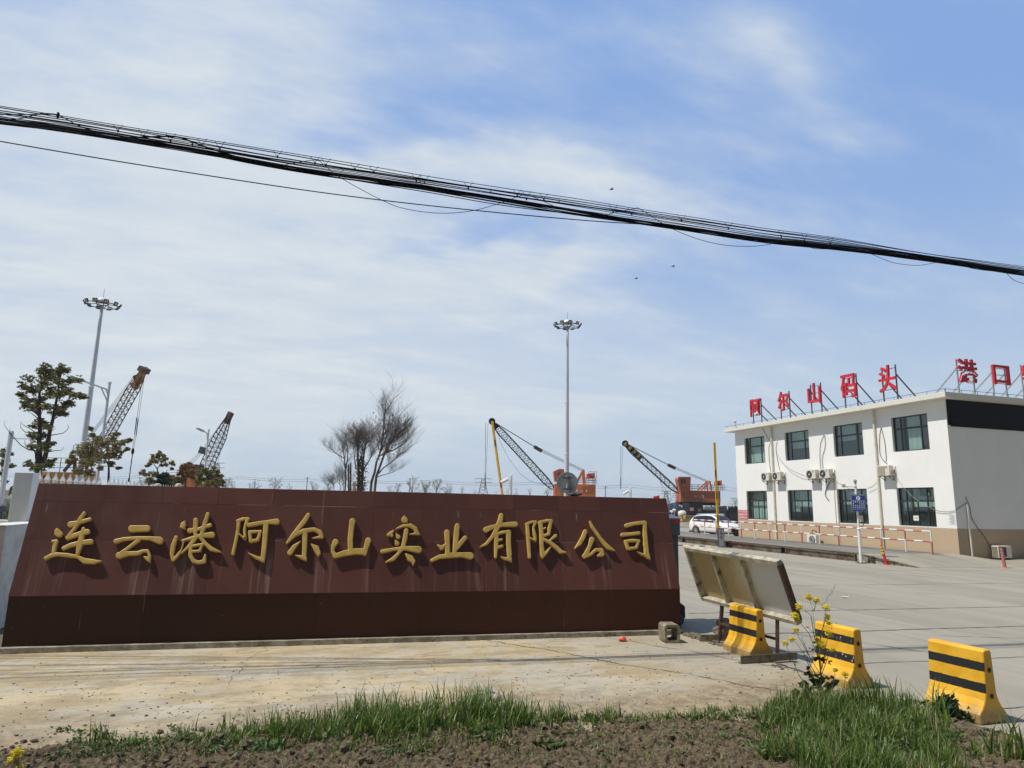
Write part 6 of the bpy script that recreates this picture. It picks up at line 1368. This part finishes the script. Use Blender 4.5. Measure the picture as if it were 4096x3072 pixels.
LY = leafmat('yellow_green_leaf', (.15, .18, .04), (.34, .28, .08)); LG = leafmat('mid_green_leaf', (.07, .12, .03), (.18, .18, .06)); LR = leafmat('reddish_young_leaf', (.20, .11, .045), (.36, .20, .08)); LD = leafmat('dark_green_leaf', (.014, .045, .018), (.045, .09, .035)); LO = leafmat('olive_leaf', (.15, .15, .04), (.34, .26, .09))
gtree(o1c, 30, [[(1030, 1250), (1032, 1150), (1030, 1040)], [(1030, 1100), (960, 960), (880, 870)], [(1030, 1050), (1060, 950), (1100, 860)], [(860, 1200), (870, 1080), (850, 960)]],
      [(860, 900, 60), (800, 930, 55), (780, 980, 50), (920, 850, 50), (960, 880, 60), (1020, 870, 50), (1070, 860, 50), (1110, 900, 50), (1060, 940, 60), (900, 960, 60), (840, 1010, 60), (790, 1060, 50), (880, 1080, 60), (950, 1000, 60), (1010, 990, 50), (1080, 1000, 50), (1120, 960, 40), (720, 1150, 40), (770, 1150, 50), (840, 1160, 50), (680, 1020, 30), (700, 980, 35), (1180, 880, 30), (1210, 860, 26), (1230, 850, 20), (1190, 940, 22), (870, 745, 24), (880, 800, 25), (1100, 800, 25), (1130, 1120, 15), (960, 1110, 30), (1060, 1080, 25), (640, 1060, 22)], LO, 'yellow green tree overlapping the foot of the left floodlight mast', .10, .055, 1.25, 5)
gtree(o1c, 32, [[(20, 1260), (25, 1150)]], [(30, 960, 35), (60, 980, 30), (20, 1000, 35), (95, 985, 18), (70, 1050, 30), (110, 1090, 30), (40, 1080, 30), (15, 1060, 30), (15, 1180, 40), (50, 1230, 25), (120, 1105, 18)], LG, 'small sparse tree at the far left edge behind the camera pole', .10, .05, .8, 6)
gtree(o2c, 38, [[(555, 1640), (550, 1460), (535, 1340)], [(535, 1340), (600, 1280), (760, 1270)], [(540, 1360), (450, 1230)], [(550, 1450), (400, 1430), (300, 1420)]],
      [(560, 1110, 45), (600, 1100, 45), (650, 1120, 40), (530, 1150, 45), (450, 1150, 40), (430, 1200, 45), (400, 1260, 45), (500, 1230, 50), (580, 1200, 50), (640, 1200, 45), (690, 1180, 30), (620, 1290, 35), (700, 1270, 40), (770, 1250, 35), (800, 1280, 25), (360, 1310, 20), (300, 1400, 35), (270, 1420, 25), (330, 1450, 40), (400, 1430, 40), (480, 1440, 50), (360, 1520, 50), (430, 1540, 60), (480, 1590, 50), (780, 1350, 20), (520, 1420, 30), (380, 1580, 40)], LO, 'slender tree with reddish green tips left of the black lattice boom', .10, .055, 1., 7)
gtree(o2c, 36, [[(640, 1650), (640, 1500)]], [(560, 1480, 50), (620, 1450, 50), (680, 1470, 55), (600, 1540, 70), (680, 1550, 70), (560, 1590, 60), (720, 1600, 60), (640, 1610, 60), (740, 1530, 40)], LD, 'dense dark green bushy tree just above the wall, left of centre', .09, .045, 3.2, 8, 'bushy_tree')
gtree(o2c, 40, [[(860, 1650), (860, 1560)]], [(800, 1520, 50), (850, 1500, 50), (900, 1520, 50), (820, 1580, 60), (890, 1590, 60), (940, 1570, 50), (770, 1590, 40)], LO, 'low yellowish bushy tree beneath the rusty cab', .10, .05, 2.2, 9, 'bushy_tree')
gtree(o2c, 37, [[(1000, 1650), (1010, 1500), (1030, 1400)]], [(1060, 1290, 45), (1000, 1310, 45), (950, 1330, 45), (1110, 1330, 45), (920, 1390, 40), (1000, 1390, 55), (1070, 1380, 55), (1130, 1400, 45), (950, 1450, 50), (1030, 1450, 55), (1100, 1460, 50), (1140, 1490, 35), (980, 1510, 40), (900, 1430, 25)], LR, 'reddish leafed tree in front of the rusty cab', .10, .05, 1.8, 10)
gtree(o2c, 39, [[(1390, 1650), (1390, 1560), (1400, 1480)], [(1180, 1650), (1200, 1560)]], [(1300, 1370, 45), (1350, 1370, 45), (1250, 1430, 50), (1330, 1440, 60), (1400, 1430, 45), (1480, 1350, 35), (1520, 1380, 40), (1500, 1440, 55), (1450, 1490, 55), (1560, 1470, 50), (1600, 1530, 45), (1540, 1550, 60), (1460, 1570, 55), (1380, 1530, 60), (1290, 1520, 60), (1220, 1520, 50), (1180, 1560, 45), (1240, 1590, 50), (1330, 1600, 60), (1420, 1620, 50), (1520, 1620, 50), (1610, 1600, 45), (1640, 1560, 25), (1150, 1510, 30), (1440, 1390, 30)], LY, 'yellow green bushy tree at the foot of the black lattice boom', .10, .05, 1.3, 11)
# --- bare tree: many fanned limbs
o3c = lambda x, y: (1250+.25316*x, 1550+.25316*y)
def baretree(fn_, D, stems, lab, seed, tw, name='bare_tree', lean=(0, 0)):
    random.seed(seed); f = pt(fn_, D); base = f(*stems[0][0][0]); base.z = 0; t = thing(name, lab, 'tree', base); b = MB(); sc_ = (fn_(1, 0)[0]-fn_(0, 0)[0])/FPX*D
    def fan(p, d, L, r, lv):
        pts = [p]; q = p.copy(); k = 4
        for i in range(k): d = (d+rv()*.13+UZ*.05).normalized(); q = q+d*L/k; pts.append(q)
        twig(b, pts, r, r*.45, 4 if lv else 5)
        if lv < 2:
            for i in range(1, k+1):
                for m in range(2):
                    a = random.choice((-1, 1))*random.uniform(.25, .85); s = (HX*math.cos(lv+i+m)*.0 + HX*a + HY*random.uniform(-.45, .45)); dd_ = (d*.9+s).normalized(); fan(pts[i], dd_, L*random.uniform(.45, .75), r*.45, lv+1)
    for s, r, n_, L in stems:
        n_ = int(n_*1.2)
        q = [f(x, y, .2*math.sin(i*1.7)) for i, (x, y) in enumerate(s)]
        if s[0][1] > 1550: q[0].z = 0 if len(s) > 2 else q[0].z
        twig(b, q, r, r*.3, 6)
        for k in range(n_):
            u = random.uniform(.35, 1)*(len(q)-1); i = min(int(u), len(q)-2); p = q[i].lerp(q[i+1], u-i); d = (q[i+1]-q[i]).normalized(); a = random.uniform(-.95, .95); dd_ = (d+HX*a+HY*random.uniform(-.6, .6)+UZ*.25).normalized(); fan(p, dd_, L*1.22*sc_*random.uniform(.6, 1.15), max(.007, r*.2), 0)
    b.build('branches', tw, t, smooth=False, recalc=False)
    return t, f, sc_
TW = mat('grey_twig', (.13, .105, .092), .9, .3, 5)
t, f, s_ = baretree(o3c, 38, [([(900, 1640), (930, 1500), (985, 1330), (1010, 1180), (1080, 1000), (1110, 800), (1130, 560), (1150, 330)], .09, 15, 260),
    ([(930, 1640), (1010, 1400), (1090, 1180), (1150, 1020), (1250, 860), (1330, 700)], .09, 13, 270), ([(1010, 1400), (1120, 1270), (1250, 1180), (1380, 1050)], .05, 10, 240), ([(1150, 1030), (1280, 990), (1430, 900), (1520, 790)], .05, 10, 220), ([(1010, 1420), (1120, 1380), (1240, 1350), (1300, 1330)], .03, 6, 190), ([(1080, 1000), (1180, 760), (1200, 560), (1220, 430)], .04, 8, 220), ([(1150, 1020), (1200, 860), (1290, 660)], .04, 6, 230)], 'larger bare tree right half, its twigs fanning to the right', 51, TW)
random.seed(3); b = MB()
for i in range(170):
    x = random.gauss(1120, 90); y = random.uniform(500, 1150); p = f(x+(1150-y)*.08, y, random.uniform(-.6, .6)); leaf(b, p, rv(), .10, .07)
for x, y in ((965, 400), (1005, 470), (1220, 400), (1265, 420), (1290, 480), (1125, 280)): 
    for k in range(3): leaf(b, f(x, y)+rv()*.05, rv(), .11, .08)
b.build('dry_leaves', leafmat('dry_leaf', (.06, .035, .02), (.14, .085, .045)), t, recalc=False)
t, f, s_ = baretree(o3c, 37, [([(740, 1640), (730, 1400), (715, 1150), (720, 950), (710, 800)], .10, 14, 210), ([(760, 1640), (790, 1400), (800, 1150), (830, 950), (860, 850)], .09, 14, 210), ([(800, 1300), (900, 1150), (960, 1000)], .05, 9, 200),
    ([(520, 1640), (525, 1400), (505, 1120), (480, 1000)], .06, 8, 200), ([(505, 1120), (400, 1060), (300, 980)], .03, 8, 150), ([(520, 1300), (555, 1120), (560, 1000), (540, 850)], .04, 8, 200), ([(690, 1300), (660, 1100), (650, 900)], .04, 7, 220)], 'smaller bare tree with bushy upright twigs left of the larger one', 52, TW)
random.seed(4); b = MB()
for i in range(520):
    x = random.gauss(765, 38); y = random.uniform(1080, 1620); p = f(x, y, random.uniform(-.3, .3)); leaf(b, p, rv()+UZ*-.4, .13, .09)
b.build('dry_creeper', leafmat('dry_creeper_leaf', (.045, .025, .015), (.16, .10, .05)), t, recalc=False)
b = MB()
for s in ([(600, 1640), (605, 1190)], [(572, 1640), (570, 1215)]): twig(b, [f(x, y) for x, y in s], .05, .04, 6)
b.build('stump', BARK, t)
baretree(o3c, 41, [([(450, 1640), (440, 1560), (420, 1480)], .03, 9, 150), ([(350, 1640), (340, 1570), (320, 1510)], .03, 9, 130), ([(260, 1640), (250, 1590), (240, 1540)], .03, 8, 120), ([(520, 1640), (490, 1500), (470, 1400)], .03, 8, 150), ([(620, 1640), (610, 1500), (600, 1380)], .03, 8, 150)], 'low grey bare thicket at the foot of the bare trees', 53, TW, 'bare_shrub')
random.seed(6); b = MB(); c = f(665, 1570)
for i in range(120): leaf(b, f(random.gauss(665, 22), random.uniform(1490, 1640), random.uniform(-.3, .3)), rv(), .09, .05)
base = Vector((c.x, c.y, 0)); t = thing('forsythia_shrub', 'small yellow flowering shrub between the bare trunks', 'shrub', base); b.build('blossom', leafmat('yellow_blossom', (.35, .28, .03), (.45, .38, .06)), t, recalc=False); b = MB()
for i in range(4): b.tube([base, f(650+i*10, 1500+i*12)], .012, 4)
b.build('stem', BARK, t)
# --- pale distant trees
DT = leafmat('hazy_spring_leaf', (.20, .22, .13), (.33, .33, .22), .9); DB = mat('hazy_twig', (.22, .20, .16), .9)  # leaf and twig tones paled by hand to imitate distance haze
def far_tree(px, ptop, D, w, seed, label, dens=1.):
    random.seed(seed); a = P(px, ptop, D); base = Vector((a.x, a.y, .0)); h = a.z; t = thing('distant_tree', label, 'tree', base, 'pale trees on the far bank'); b = MB(); cb = MB(); W_ = w/FPX*D/2
    b.tube([base, base+UZ*h*.5, base+UZ*h*.92], [W_*.07, W_*.045, W_*.02], 5)
    for k in range(int(30*dens)):
        z = random.uniform(.3, .95)*h; wz = W_*(1-abs(z/h-.6)*1.1)*random.uniform(.4, 1.05); d = Vector((math.cos(k*2.4), math.sin(k*2.4), 0)); e_ = base+d*wz+UZ*min(h, z+wz*.6); b.tube([base+UZ*z*.75, e_], W_*.015, 3)
        for i in range(7): leaf(cb, e_+rv()*W_*.22, rv(), W_*.16, W_*.10)
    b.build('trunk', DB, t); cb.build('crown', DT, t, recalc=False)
far = [(1022, 1917, 50), (1102, 1914, 60), (1160, 1932, 30), (1255, 1932, 45), (1590, 1935, 45), (1652, 1908, 62), (1705, 1925, 55), (1748, 1922, 60), (1790, 1930, 40), (1848, 1942, 22), (1700, 1935, 40), (1560, 1942, 30), (2038, 1950, 30), (2065, 1948, 22), (2120, 1950, 22), (2190, 1948, 34), (1985, 1960, 22), (570, 1916, 60), (600, 1922, 60), (905, 1915, 60), (930, 1930, 40), (1800, 1940, 30), (3, 1960, 0), (1310, 1940, 36), (1900, 1955, 20), (2680, 1990, 26), (2940, 1995, 40), (2660, 2000, 30)]
far.sort()
ordn = ['first', 'second', 'third', 'fourth', 'fifth', 'sixth', 'seventh', 'eighth', 'ninth', 'tenth', 'eleventh', 'twelfth']; cnt = {}
i = 0
for x, y, w in far:
    if not w: continue
    side = ('left of the bare trees' if x < 1300 else 'right of the bare trees' if x < 1900 else 'around the camera pole and orange crane' if x < 2300 else 'between the wall and the office building')
    cnt[side] = cnt.get(side, 0)+1
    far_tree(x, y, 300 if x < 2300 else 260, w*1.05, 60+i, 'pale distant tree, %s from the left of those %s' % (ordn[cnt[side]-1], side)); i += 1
# far wood as one mass low on the horizon
b = MB(); random.seed(90)
for i in range(5200):
    x = random.uniform(-300, 4300); D_ = random.uniform(330, 420); yh = 2021.8+.0225*(x-2048); q = P(x, yh-random.random()**2*18*(.5+.5*noise.noise((x*.006, 1, 0)))-2, D_); leaf(b, q, rv(), 2.2, 1.6)
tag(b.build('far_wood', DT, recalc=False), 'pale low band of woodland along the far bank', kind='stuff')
# --- leafy plants at the far left gap
random.seed(70)
for x0, y0, lab in ((15, 2068, 'spiky green plant at the left edge above the whitewashed wall'), (62, 2066, 'green and yellow shrub leaning against the white pillar')):
    c = P(x0, y0, 15.5); base = Vector((c.x, c.y, 1.0)); t = thing('garden_shrub', lab, 'shrub', base); b = MB()
    for k in range(170): p = c+Vector((rv().x*.28, rv().y*.3, rv().z*.22)); leaf(b, p, rv()+UZ*.9, .16, .035)
    b.build('foliage', leafmat('shrub_leaf', (.10, .14, .04), (.26, .26, .10)), t, recalc=False); b = MB()
    for k in range(5): b.tube([base, c+rv()*.1], .012, 4)
    b.build('stem', BARK, t)
# --- grass
GM = leafmat('grass_blade', (.035, .09, .010), (.17, .24, .035), .45); GD = leafmat('dry_grass', (.30, .24, .13), (.45, .38, .22), .7)
gb = MB(); random.seed(77)
def gz(p): return max(soilz(p.x, p.y, False), 0)
def blade(p, h, w, lean, mi=0):
    a = random.uniform(0, 6.28); d = Vector((math.cos(a), math.sin(a), 0)); s = Vector((-d.y, d.x, 0))*w/2; n_ = 4; vs = []
    for i in range(n_+1):
        f_ = i/n_; c = p+UZ*h*(f_-.28*lean*f_**3)+d*h*lean*f_*f_*1.1; ww = s*(1-f_**2.6) if i < n_ else s*0
        if i < n_: vs += [c-ww, c+ww]
        else: vs.append(c)
    fs = [(2*i, 2*i+1, 2*i+3, 2*i+2) for i in range(n_-1)]+[(2*n_-2, 2*n_-1, 2*n_)]; gb.add(vs, fs, mi)
def patch(px, py, sx, sy, n_, h, tuft=5, w=.011, lean=.7, dry=.04):
    k = 0
    while k < n_:
        x = random.gauss(px, sx); y = random.gauss(py, sy)
        if y < 2790 - (0): 
            k += 1; continue
        p = G(x, y); p.z = 0; hh = 1.3*h*random.uniform(.45, 1.15)
        for i in range(tuft):
            q = p+Vector((random.gauss(0, .018), random.gauss(0, .018), 0)); q.z = gz(q)-.01; blade(q, hh*random.uniform(.5, 1.1), w*random.uniform(.6, 1.3), random.uniform(.1, lean), 1 if random.random() < dry else 0); k += 1
for a in ((1150, 2950, 80, 25, 420, .20), (1340, 2930, 70, 25, 420, .20), (1000, 2955, 120, 22, 400, .12), (750, 2990, 160, 22, 420, .10), (480, 3010, 130, 20, 300, .07), (1480, 2900, 60, 25, 420, .24), (1560, 2935, 70, 28, 520, .24), (1700, 2900, 80, 28, 560, .24), (1850, 2880, 60, 26, 520, .28), (1960, 2890, 60, 28, 560, .26), (2080, 2900, 60, 24, 420, .20), (1900, 2960, 100, 25, 350, .16), (1600, 3000, 90, 25, 260, .14),
          (2250, 2890, 40, 14, 160, .18), (2370, 2890, 40, 12, 180, .12), (2450, 2880, 30, 10, 90, .16), (2550, 2905, 50, 14, 150, .09), (2640, 2890, 40, 12, 120, .09), (2760, 2880, 60, 14, 220, .08), (2900, 2870, 60, 18, 300, .10), (380, 2990, 20, 8, 24, .18), (440, 2990, 14, 8, 14, .22), (280, 3010, 60, 14, 90, .05), (1700, 3040, 25, 12, 60, .12), (2120, 3040, 120, 20, 120, .07), (2600, 3020, 200, 30, 160, .06), (1250, 3040, 200, 18, 200, .07), (820, 3050, 150, 15, 120, .05)): patch(*a)
# lush patch at the right
def inpoly(x, y, poly):
    c = False; j = len(poly)-1
    for i in range(len(poly)):
        if (poly[i][1] > y) != (poly[j][1] > y) and x < (poly[j][0]-poly[i][0])*(y-poly[i][1])/(poly[j][1]-poly[i][1])+poly[i][0]: c = not c
        j = i
    return c
pl = [(3010, 2880), (3120, 2835), (3260, 2825), (3450, 2830), (3600, 2850), (3700, 2885), (3800, 2960), (3860, 3060), (3880, 3300), (3020, 3300), (3060, 3050)]
k = 0
while k < 9000:
    x = random.uniform(2990, 3880); y = 2825+475*random.random()**1.3
    if not inpoly(x+random.gauss(0, 18), y, pl): continue
    e_ = min(1, (x-2990)/160)*min(1, max(.35, (3880-x)/160)); p = G(x, y); h = random.uniform(.12, .34)*(.35+.65*e_)*(.75+.7*(noise.noise((p.x*3.1, p.y*3.1, 5))+.3))
    if noise.noise((p.x*2.3+9, p.y*2.3, 1)) < -.22: k += 1; continue
    for i in range(5): q = p+Vector((random.gauss(0, .02), random.gauss(0, .02), 0)); q.z = gz(q)-.01; blade(q, h*random.uniform(.6, 1.15), random.uniform(.006, .011), random.uniform(.05, .75), 1 if random.random() < .07 else 0); k += 1
for x, y, h in ((3430, 2850, .34), (3500, 2860, .48), (3540, 2870, .42), (3590, 2880, .40), (3640, 2890, .28), (3690, 2880, .24), (3750, 2870, .46), (3760, 2900, .38), (3480, 2880, .5), (3560, 2900, .5), (3790, 2930, .34), (3900, 3060, .2), (4040, 3060, .5), (4080, 3070, .6), (3980, 3050, .3), (3720, 2920, .3), (3610, 2850, .2), (3400, 2850, .3), (3100, 2850, .2), (3180, 2840, .24)):
    for i in range(7): q = G(x+random.gauss(0, 14), y+random.gauss(0, 8)); q.z = gz(q)-.01; blade(q, h*random.uniform(.7, 1.1), random.uniform(.014, .022), random.uniform(.1, .6))
patch(3960, 3040, 60, 25, 160, .10, dry=.2); patch(4060, 3030, 30, 25, 90, .14, dry=.15)
for i in range(420):   # short sprigs and seedlings all over the turned soil
    X = random.uniform(-2.6, 6.3); Y = yb(X)-random.uniform(.15, 2.3); h_ = random.uniform(.025, .09)*(2.2 if random.random() < .08 else 1)
    for j in range(4): q = Vector((X+random.gauss(0, .012), Y+random.gauss(0, .012), 0)); q.z = gz(q)-.004; blade(q, h_, random.uniform(.004, .009), .8, 1 if random.random() < .2 else 0)
tag(gb.build('grass', [GM, GD], recalc=False, loc=(0, 0, 0)), 'green grass tufts along the ploughed strip, lushest at right', kind='stuff')
# straw on the soil
gb = MB(); random.seed(78)
for i in range(1500):
    X = random.uniform(-3, 6.6); Y = yb(X)-random.uniform(.1, 2.3); p = Vector((X, Y, soilz(X, Y)+.006)); a = random.uniform(0, 6.28); d = Vector((math.cos(a), math.sin(a), random.uniform(-.1, .25))); leaf(gb, p, d, random.uniform(.04, .16), .005)
tag(gb.build('straw', GD, recalc=False, loc=(0, 0, 0)), 'bits of dry straw lying on the turned soil', kind='stuff')
# broad leaved weeds
wbm = MB(); random.seed(79)
def weed(px, py, r, n_, L, h=.05):
    c = G(px, py)
    for i in range(n_):
        a = random.uniform(0, 6.28); rr = r*math.sqrt(random.random()); p = c+Vector((math.cos(a)*rr, math.sin(a)*rr, 0)); p.z = gz(p)+random.uniform(0, h); leaf(wbm, p, Vector((math.cos(a*3), math.sin(a*3), random.uniform(.1, .9))), L*random.uniform(.5, 1.1), L*.4)
for a in ((1060, 3020, .16, 170, .06), (860, 3030, .14, 120, .05), (350, 3040, .14, 130, .04), (420, 3050, .14, 130, .04), (620, 3040, .14, 130, .04), (2210, 3020, .10, 70, .07), (1700, 2950, .10, 60, .08), (1950, 2980, .12, 80, .08), (2370, 2885, .06, 60, .06), (2250, 2880, .05, 40, .05), (2380, 3000, .12, 100, .03), (1560, 3050, .12, 120, .04), (3200, 2930, .15, 160, .06), (3480, 3050, .22, 260, .06), (3650, 3040, .2, 220, .06), (3300, 3050, .2, 200, .06), (3560, 2990, .15, 150, .07), (2900, 2890, .1, 90, .04), (3000, 2880, .1, 90, .04), (3050, 3010, .12, 90, .05), (250, 3060, .1, 80, .04), (730, 2990, .12, 120, .04), (540, 2990, .1, 90, .04)): weed(*a)
tag(wbm.build('ground_weeds', leafmat('weed_leaf', (.025, .075, .012), (.09, .16, .03)), recalc=False, loc=(0, 0, 0)), 'low broad leaved weeds between the grass and the soil', kind='stuff')
# leafy weed at the foot of the right barrier
random.seed(80); c = G(3790, 2880); t = thing('weed_plant', 'dark leafy weed growing against the right barrier', 'weed', (c.x, c.y, 0)); b = MB()
for i in range(230):
    p = c+Vector((rv().x*.14, rv().y*.12, 0)); p.z = random.uniform(.02, .26)*(1-.8*abs(p.x-c.x)/.16); leaf(b, p, rv()+UZ*.3, .07, .05)
for i in range(60): p = c+Vector((.16+random.uniform(-.1, .18), -.10+rv().y*.06, random.uniform(.02, .08))); leaf(b, p, rv(), .08, .05)
b.build('foliage', LD, t, recalc=False); b = MB()
for i in range(5): b.tube([c, c+Vector((rv().x*.08, rv().y*.08, .2))], .004, 4)
b.build('stem', GM, t)
c = G(3960, 2965); t = thing('weed_plant', 'flat weed rosette in front of the right barrier on bare ground', 'weed', (c.x, c.y, 0)); b = MB()
for i in range(130): p = c+Vector((rv().x*.15, rv().y*.07, 0)); p.z = random.uniform(.02, .07); leaf(b, p, rv()+UZ*.2, .06, .03)
b.build('foliage', LD, t, recalc=False)
# --- flowering rape plants
FY = leafmat('rape_petal', (.72, .58, .02), (.85, .74, .06)); ST = leafmat('rape_stem', (.10, .16, .06), (.16, .20, .08))
def rape(base, heads, label, D, seed, leaves=True):
    random.seed(seed); t = thing('rapeseed_plant', label, 'flowering plant', base, 'flowering rapeseed plants'); st = MB(); fl = MB(); trunk = base + UZ*.30
    for path, r in heads:
        pts = [P(x, y, D+random.uniform(-.1, .1)) for x, y in path]
        st.tube(pts, [.005-.0035*i/(len(pts)-1) for i in range(len(pts))], 5); tip = pts[-1]
        if r > 0:
            for k in range(int(40*r/.04)):
                q = tip+rv()*r
                for m in range(4): a = m*1.57+k; leaf(fl, q, Vector((math.cos(a), math.sin(a), .35)), .019, .015)
        for k in range(4): u = random.uniform(.3, .9)*(len(pts)-1); i = int(u); q = pts[i].lerp(pts[min(i+1, len(pts)-1)], u-i); d = rv()+UZ*.6; st.tube([q, q+d.normalized()*.04], .0012, 3)
    st.build('stem', ST, t, recalc=False); fl.build('blossom', FY, t, recalc=False)
    if leaves:
        lf = MB()
        for x, y, L in ((3255, 2585, .07), (3280, 2640, .12), (3260, 2700, .12), (3310, 2710, .10), (3230, 2690, .09), (3290, 2760, .14), (3240, 2770, .12), (3200, 2790, .1), (3330, 2780, .12), (3270, 2730, .13), (3310, 2650, .06), (3345, 2800, .12), (3240, 2740, .16), (3330, 2740, .16), (3290, 2790, .18), (3200, 2760, .14), (3370, 2790, .14), (3180, 2650, .04), (3220, 2620, .03), (3330, 2500, .03)):
            for k in range(7): leaf(lf, P(x, y, D)+rv()*.045, Vector((random.choice((-1, 1)), 0, random.uniform(-.3, .5)))*1.0+rv()*.3, L*.8, L*.5, 0)
        lf.build('leaves', LD, t, recalc=False)
o8 = lambda x, y: (2600+.36166*x, 2100+.36166*y)
bs = P(3290, 2800, 7.6); base = Vector((bs.x, bs.y, 0)); 
main = [(3290, 2830), (3283, 2700), (3272, 2600)]
def H_(l): return main[:2]+[o8(*q) for q in l]
rape(base, [(H_([(1850, 1350), (1810, 1050), (1800, 930), (1755, 800)]), .042), ([o8(1808, 950), o8(1830, 900), o8(1840, 835)], .036), ([o8(1820, 1250), o8(1780, 1000), o8(1700, 940), o8(1645, 905)], .038), ([o8(1870, 1500), o8(1760, 1200), o8(1650, 1070), o8(1600, 1010)], .045), ([o8(1640, 1075), o8(1625, 1050)], .03),
            ([o8(1850, 1450), o8(1930, 1050), o8(1955, 915)], .040), ([o8(1880, 1250), o8(1930, 1080), o8(1970, 1020)], .036), ([o8(1930, 1050), o8(1975, 1085)], .022), ([o8(1900, 1600), o8(1950, 1300), o8(1985, 1205)], .040), ([o8(1885, 1650), o8(1870, 1450), o8(1895, 1325)], .048), ([o8(1900, 1600), o8(1870, 1350), o8(1855, 1275)], .025),
            (H_([(1760, 1450), (1640, 1230), (1618, 1165)]), .026), (main[:1]+[o8(*q) for q in ((1800, 1650), (1700, 1420), (1620, 1310), (1570, 1265))], .032), (main[:1]+[o8(*q) for q in ((1640, 1650), (1560, 1450), (1520, 1370), (1492, 1312))], .030), ([o8(1900, 1650), o8(1960, 1480), o8(2010, 1385)], .024), ([o8(1760, 1450), o8(1700, 1300), o8(1670, 1240)], .0), ([o8(1900, 1700), o8(1850, 1250), o8(1745, 1130)], .012), ([o8(1830, 1650), o8(1740, 1480), o8(1745, 1430)], .0)],
     'tall rapeseed plant with yellow flower heads in front of the middle barrier', 7.6, 91)
bs = P(3345, 2850, 7.0); rape(Vector((bs.x, bs.y, 0)), [([(3350, 2850), (3330, 2760), (3340, 2680)], .02), ([(3360, 2850), (3375, 2760), (3382, 2700)], .03)], 'short rapeseed sprig right of the tall flowering plant', 7.0, 92, False)
bs = P(60, 3090, 5.2); rape(Vector((bs.x, bs.y, 0)), [([(70, 3110), (62, 3070), (58, 3025)], .045), ([(50, 3110), (40, 3090), (36, 3060)], .035), ([(90, 3110), (85, 3090), (80, 3075)], .03), ([(75, 3110), (76, 3060), (72, 3008)], .03)], 'yellow rapeseed flowers at the bottom left corner', 5.2, 93, False)
wbm = MB(); random.seed(86)
for i in range(60):
    x = random.uniform(200, 3000); y = random.gauss(2985, 40)
    if y > 2890: weed(x, y, .05, 20, .05, .04)
tag(wbm.build('soil_weeds', leafmat('soil_weed_leaf', (.05, .12, .02), (.16, .22, .05)), recalc=False, loc=(0, 0, 0)), 'small seedlings and weeds dotted over the turned soil', kind='stuff')
# extra broad weeds and seed stems mixed through the lush patch
wbm = MB(); random.seed(85)
for i in range(46):
    x = random.uniform(3020, 3850); y = random.uniform(2850, 3070); weed(x, y, .06, 26, .075, .10)
tag(wbm.build('patch_weeds', leafmat('patch_weed_leaf', (.05, .11, .02), (.17, .22, .06)), recalc=False, loc=(0, 0, 0)), 'broad leaved weeds growing through the lush grass patch', kind='stuff')
# ================================================================== AIR
n = bpy.data.materials.new('air'); n.use_nodes = True; t_ = n.node_tree; t_.nodes.remove(t_.nodes['Principled BSDF']); pv = t_.nodes.new('ShaderNodeVolumePrincipled')
pv.inputs['Color'].default_value = (.93, .96, 1.0, 1); pv.inputs['Density'].default_value = 0.00045; pv.inputs['Anisotropy'].default_value = .2; t_.links.new(pv.outputs[0], t_.nodes['Material Output'].inputs['Volume'])
tag(MB().box(-1020, 1020, -90, 1020, -3.6, 32).build('haze', n), kind='stuff')
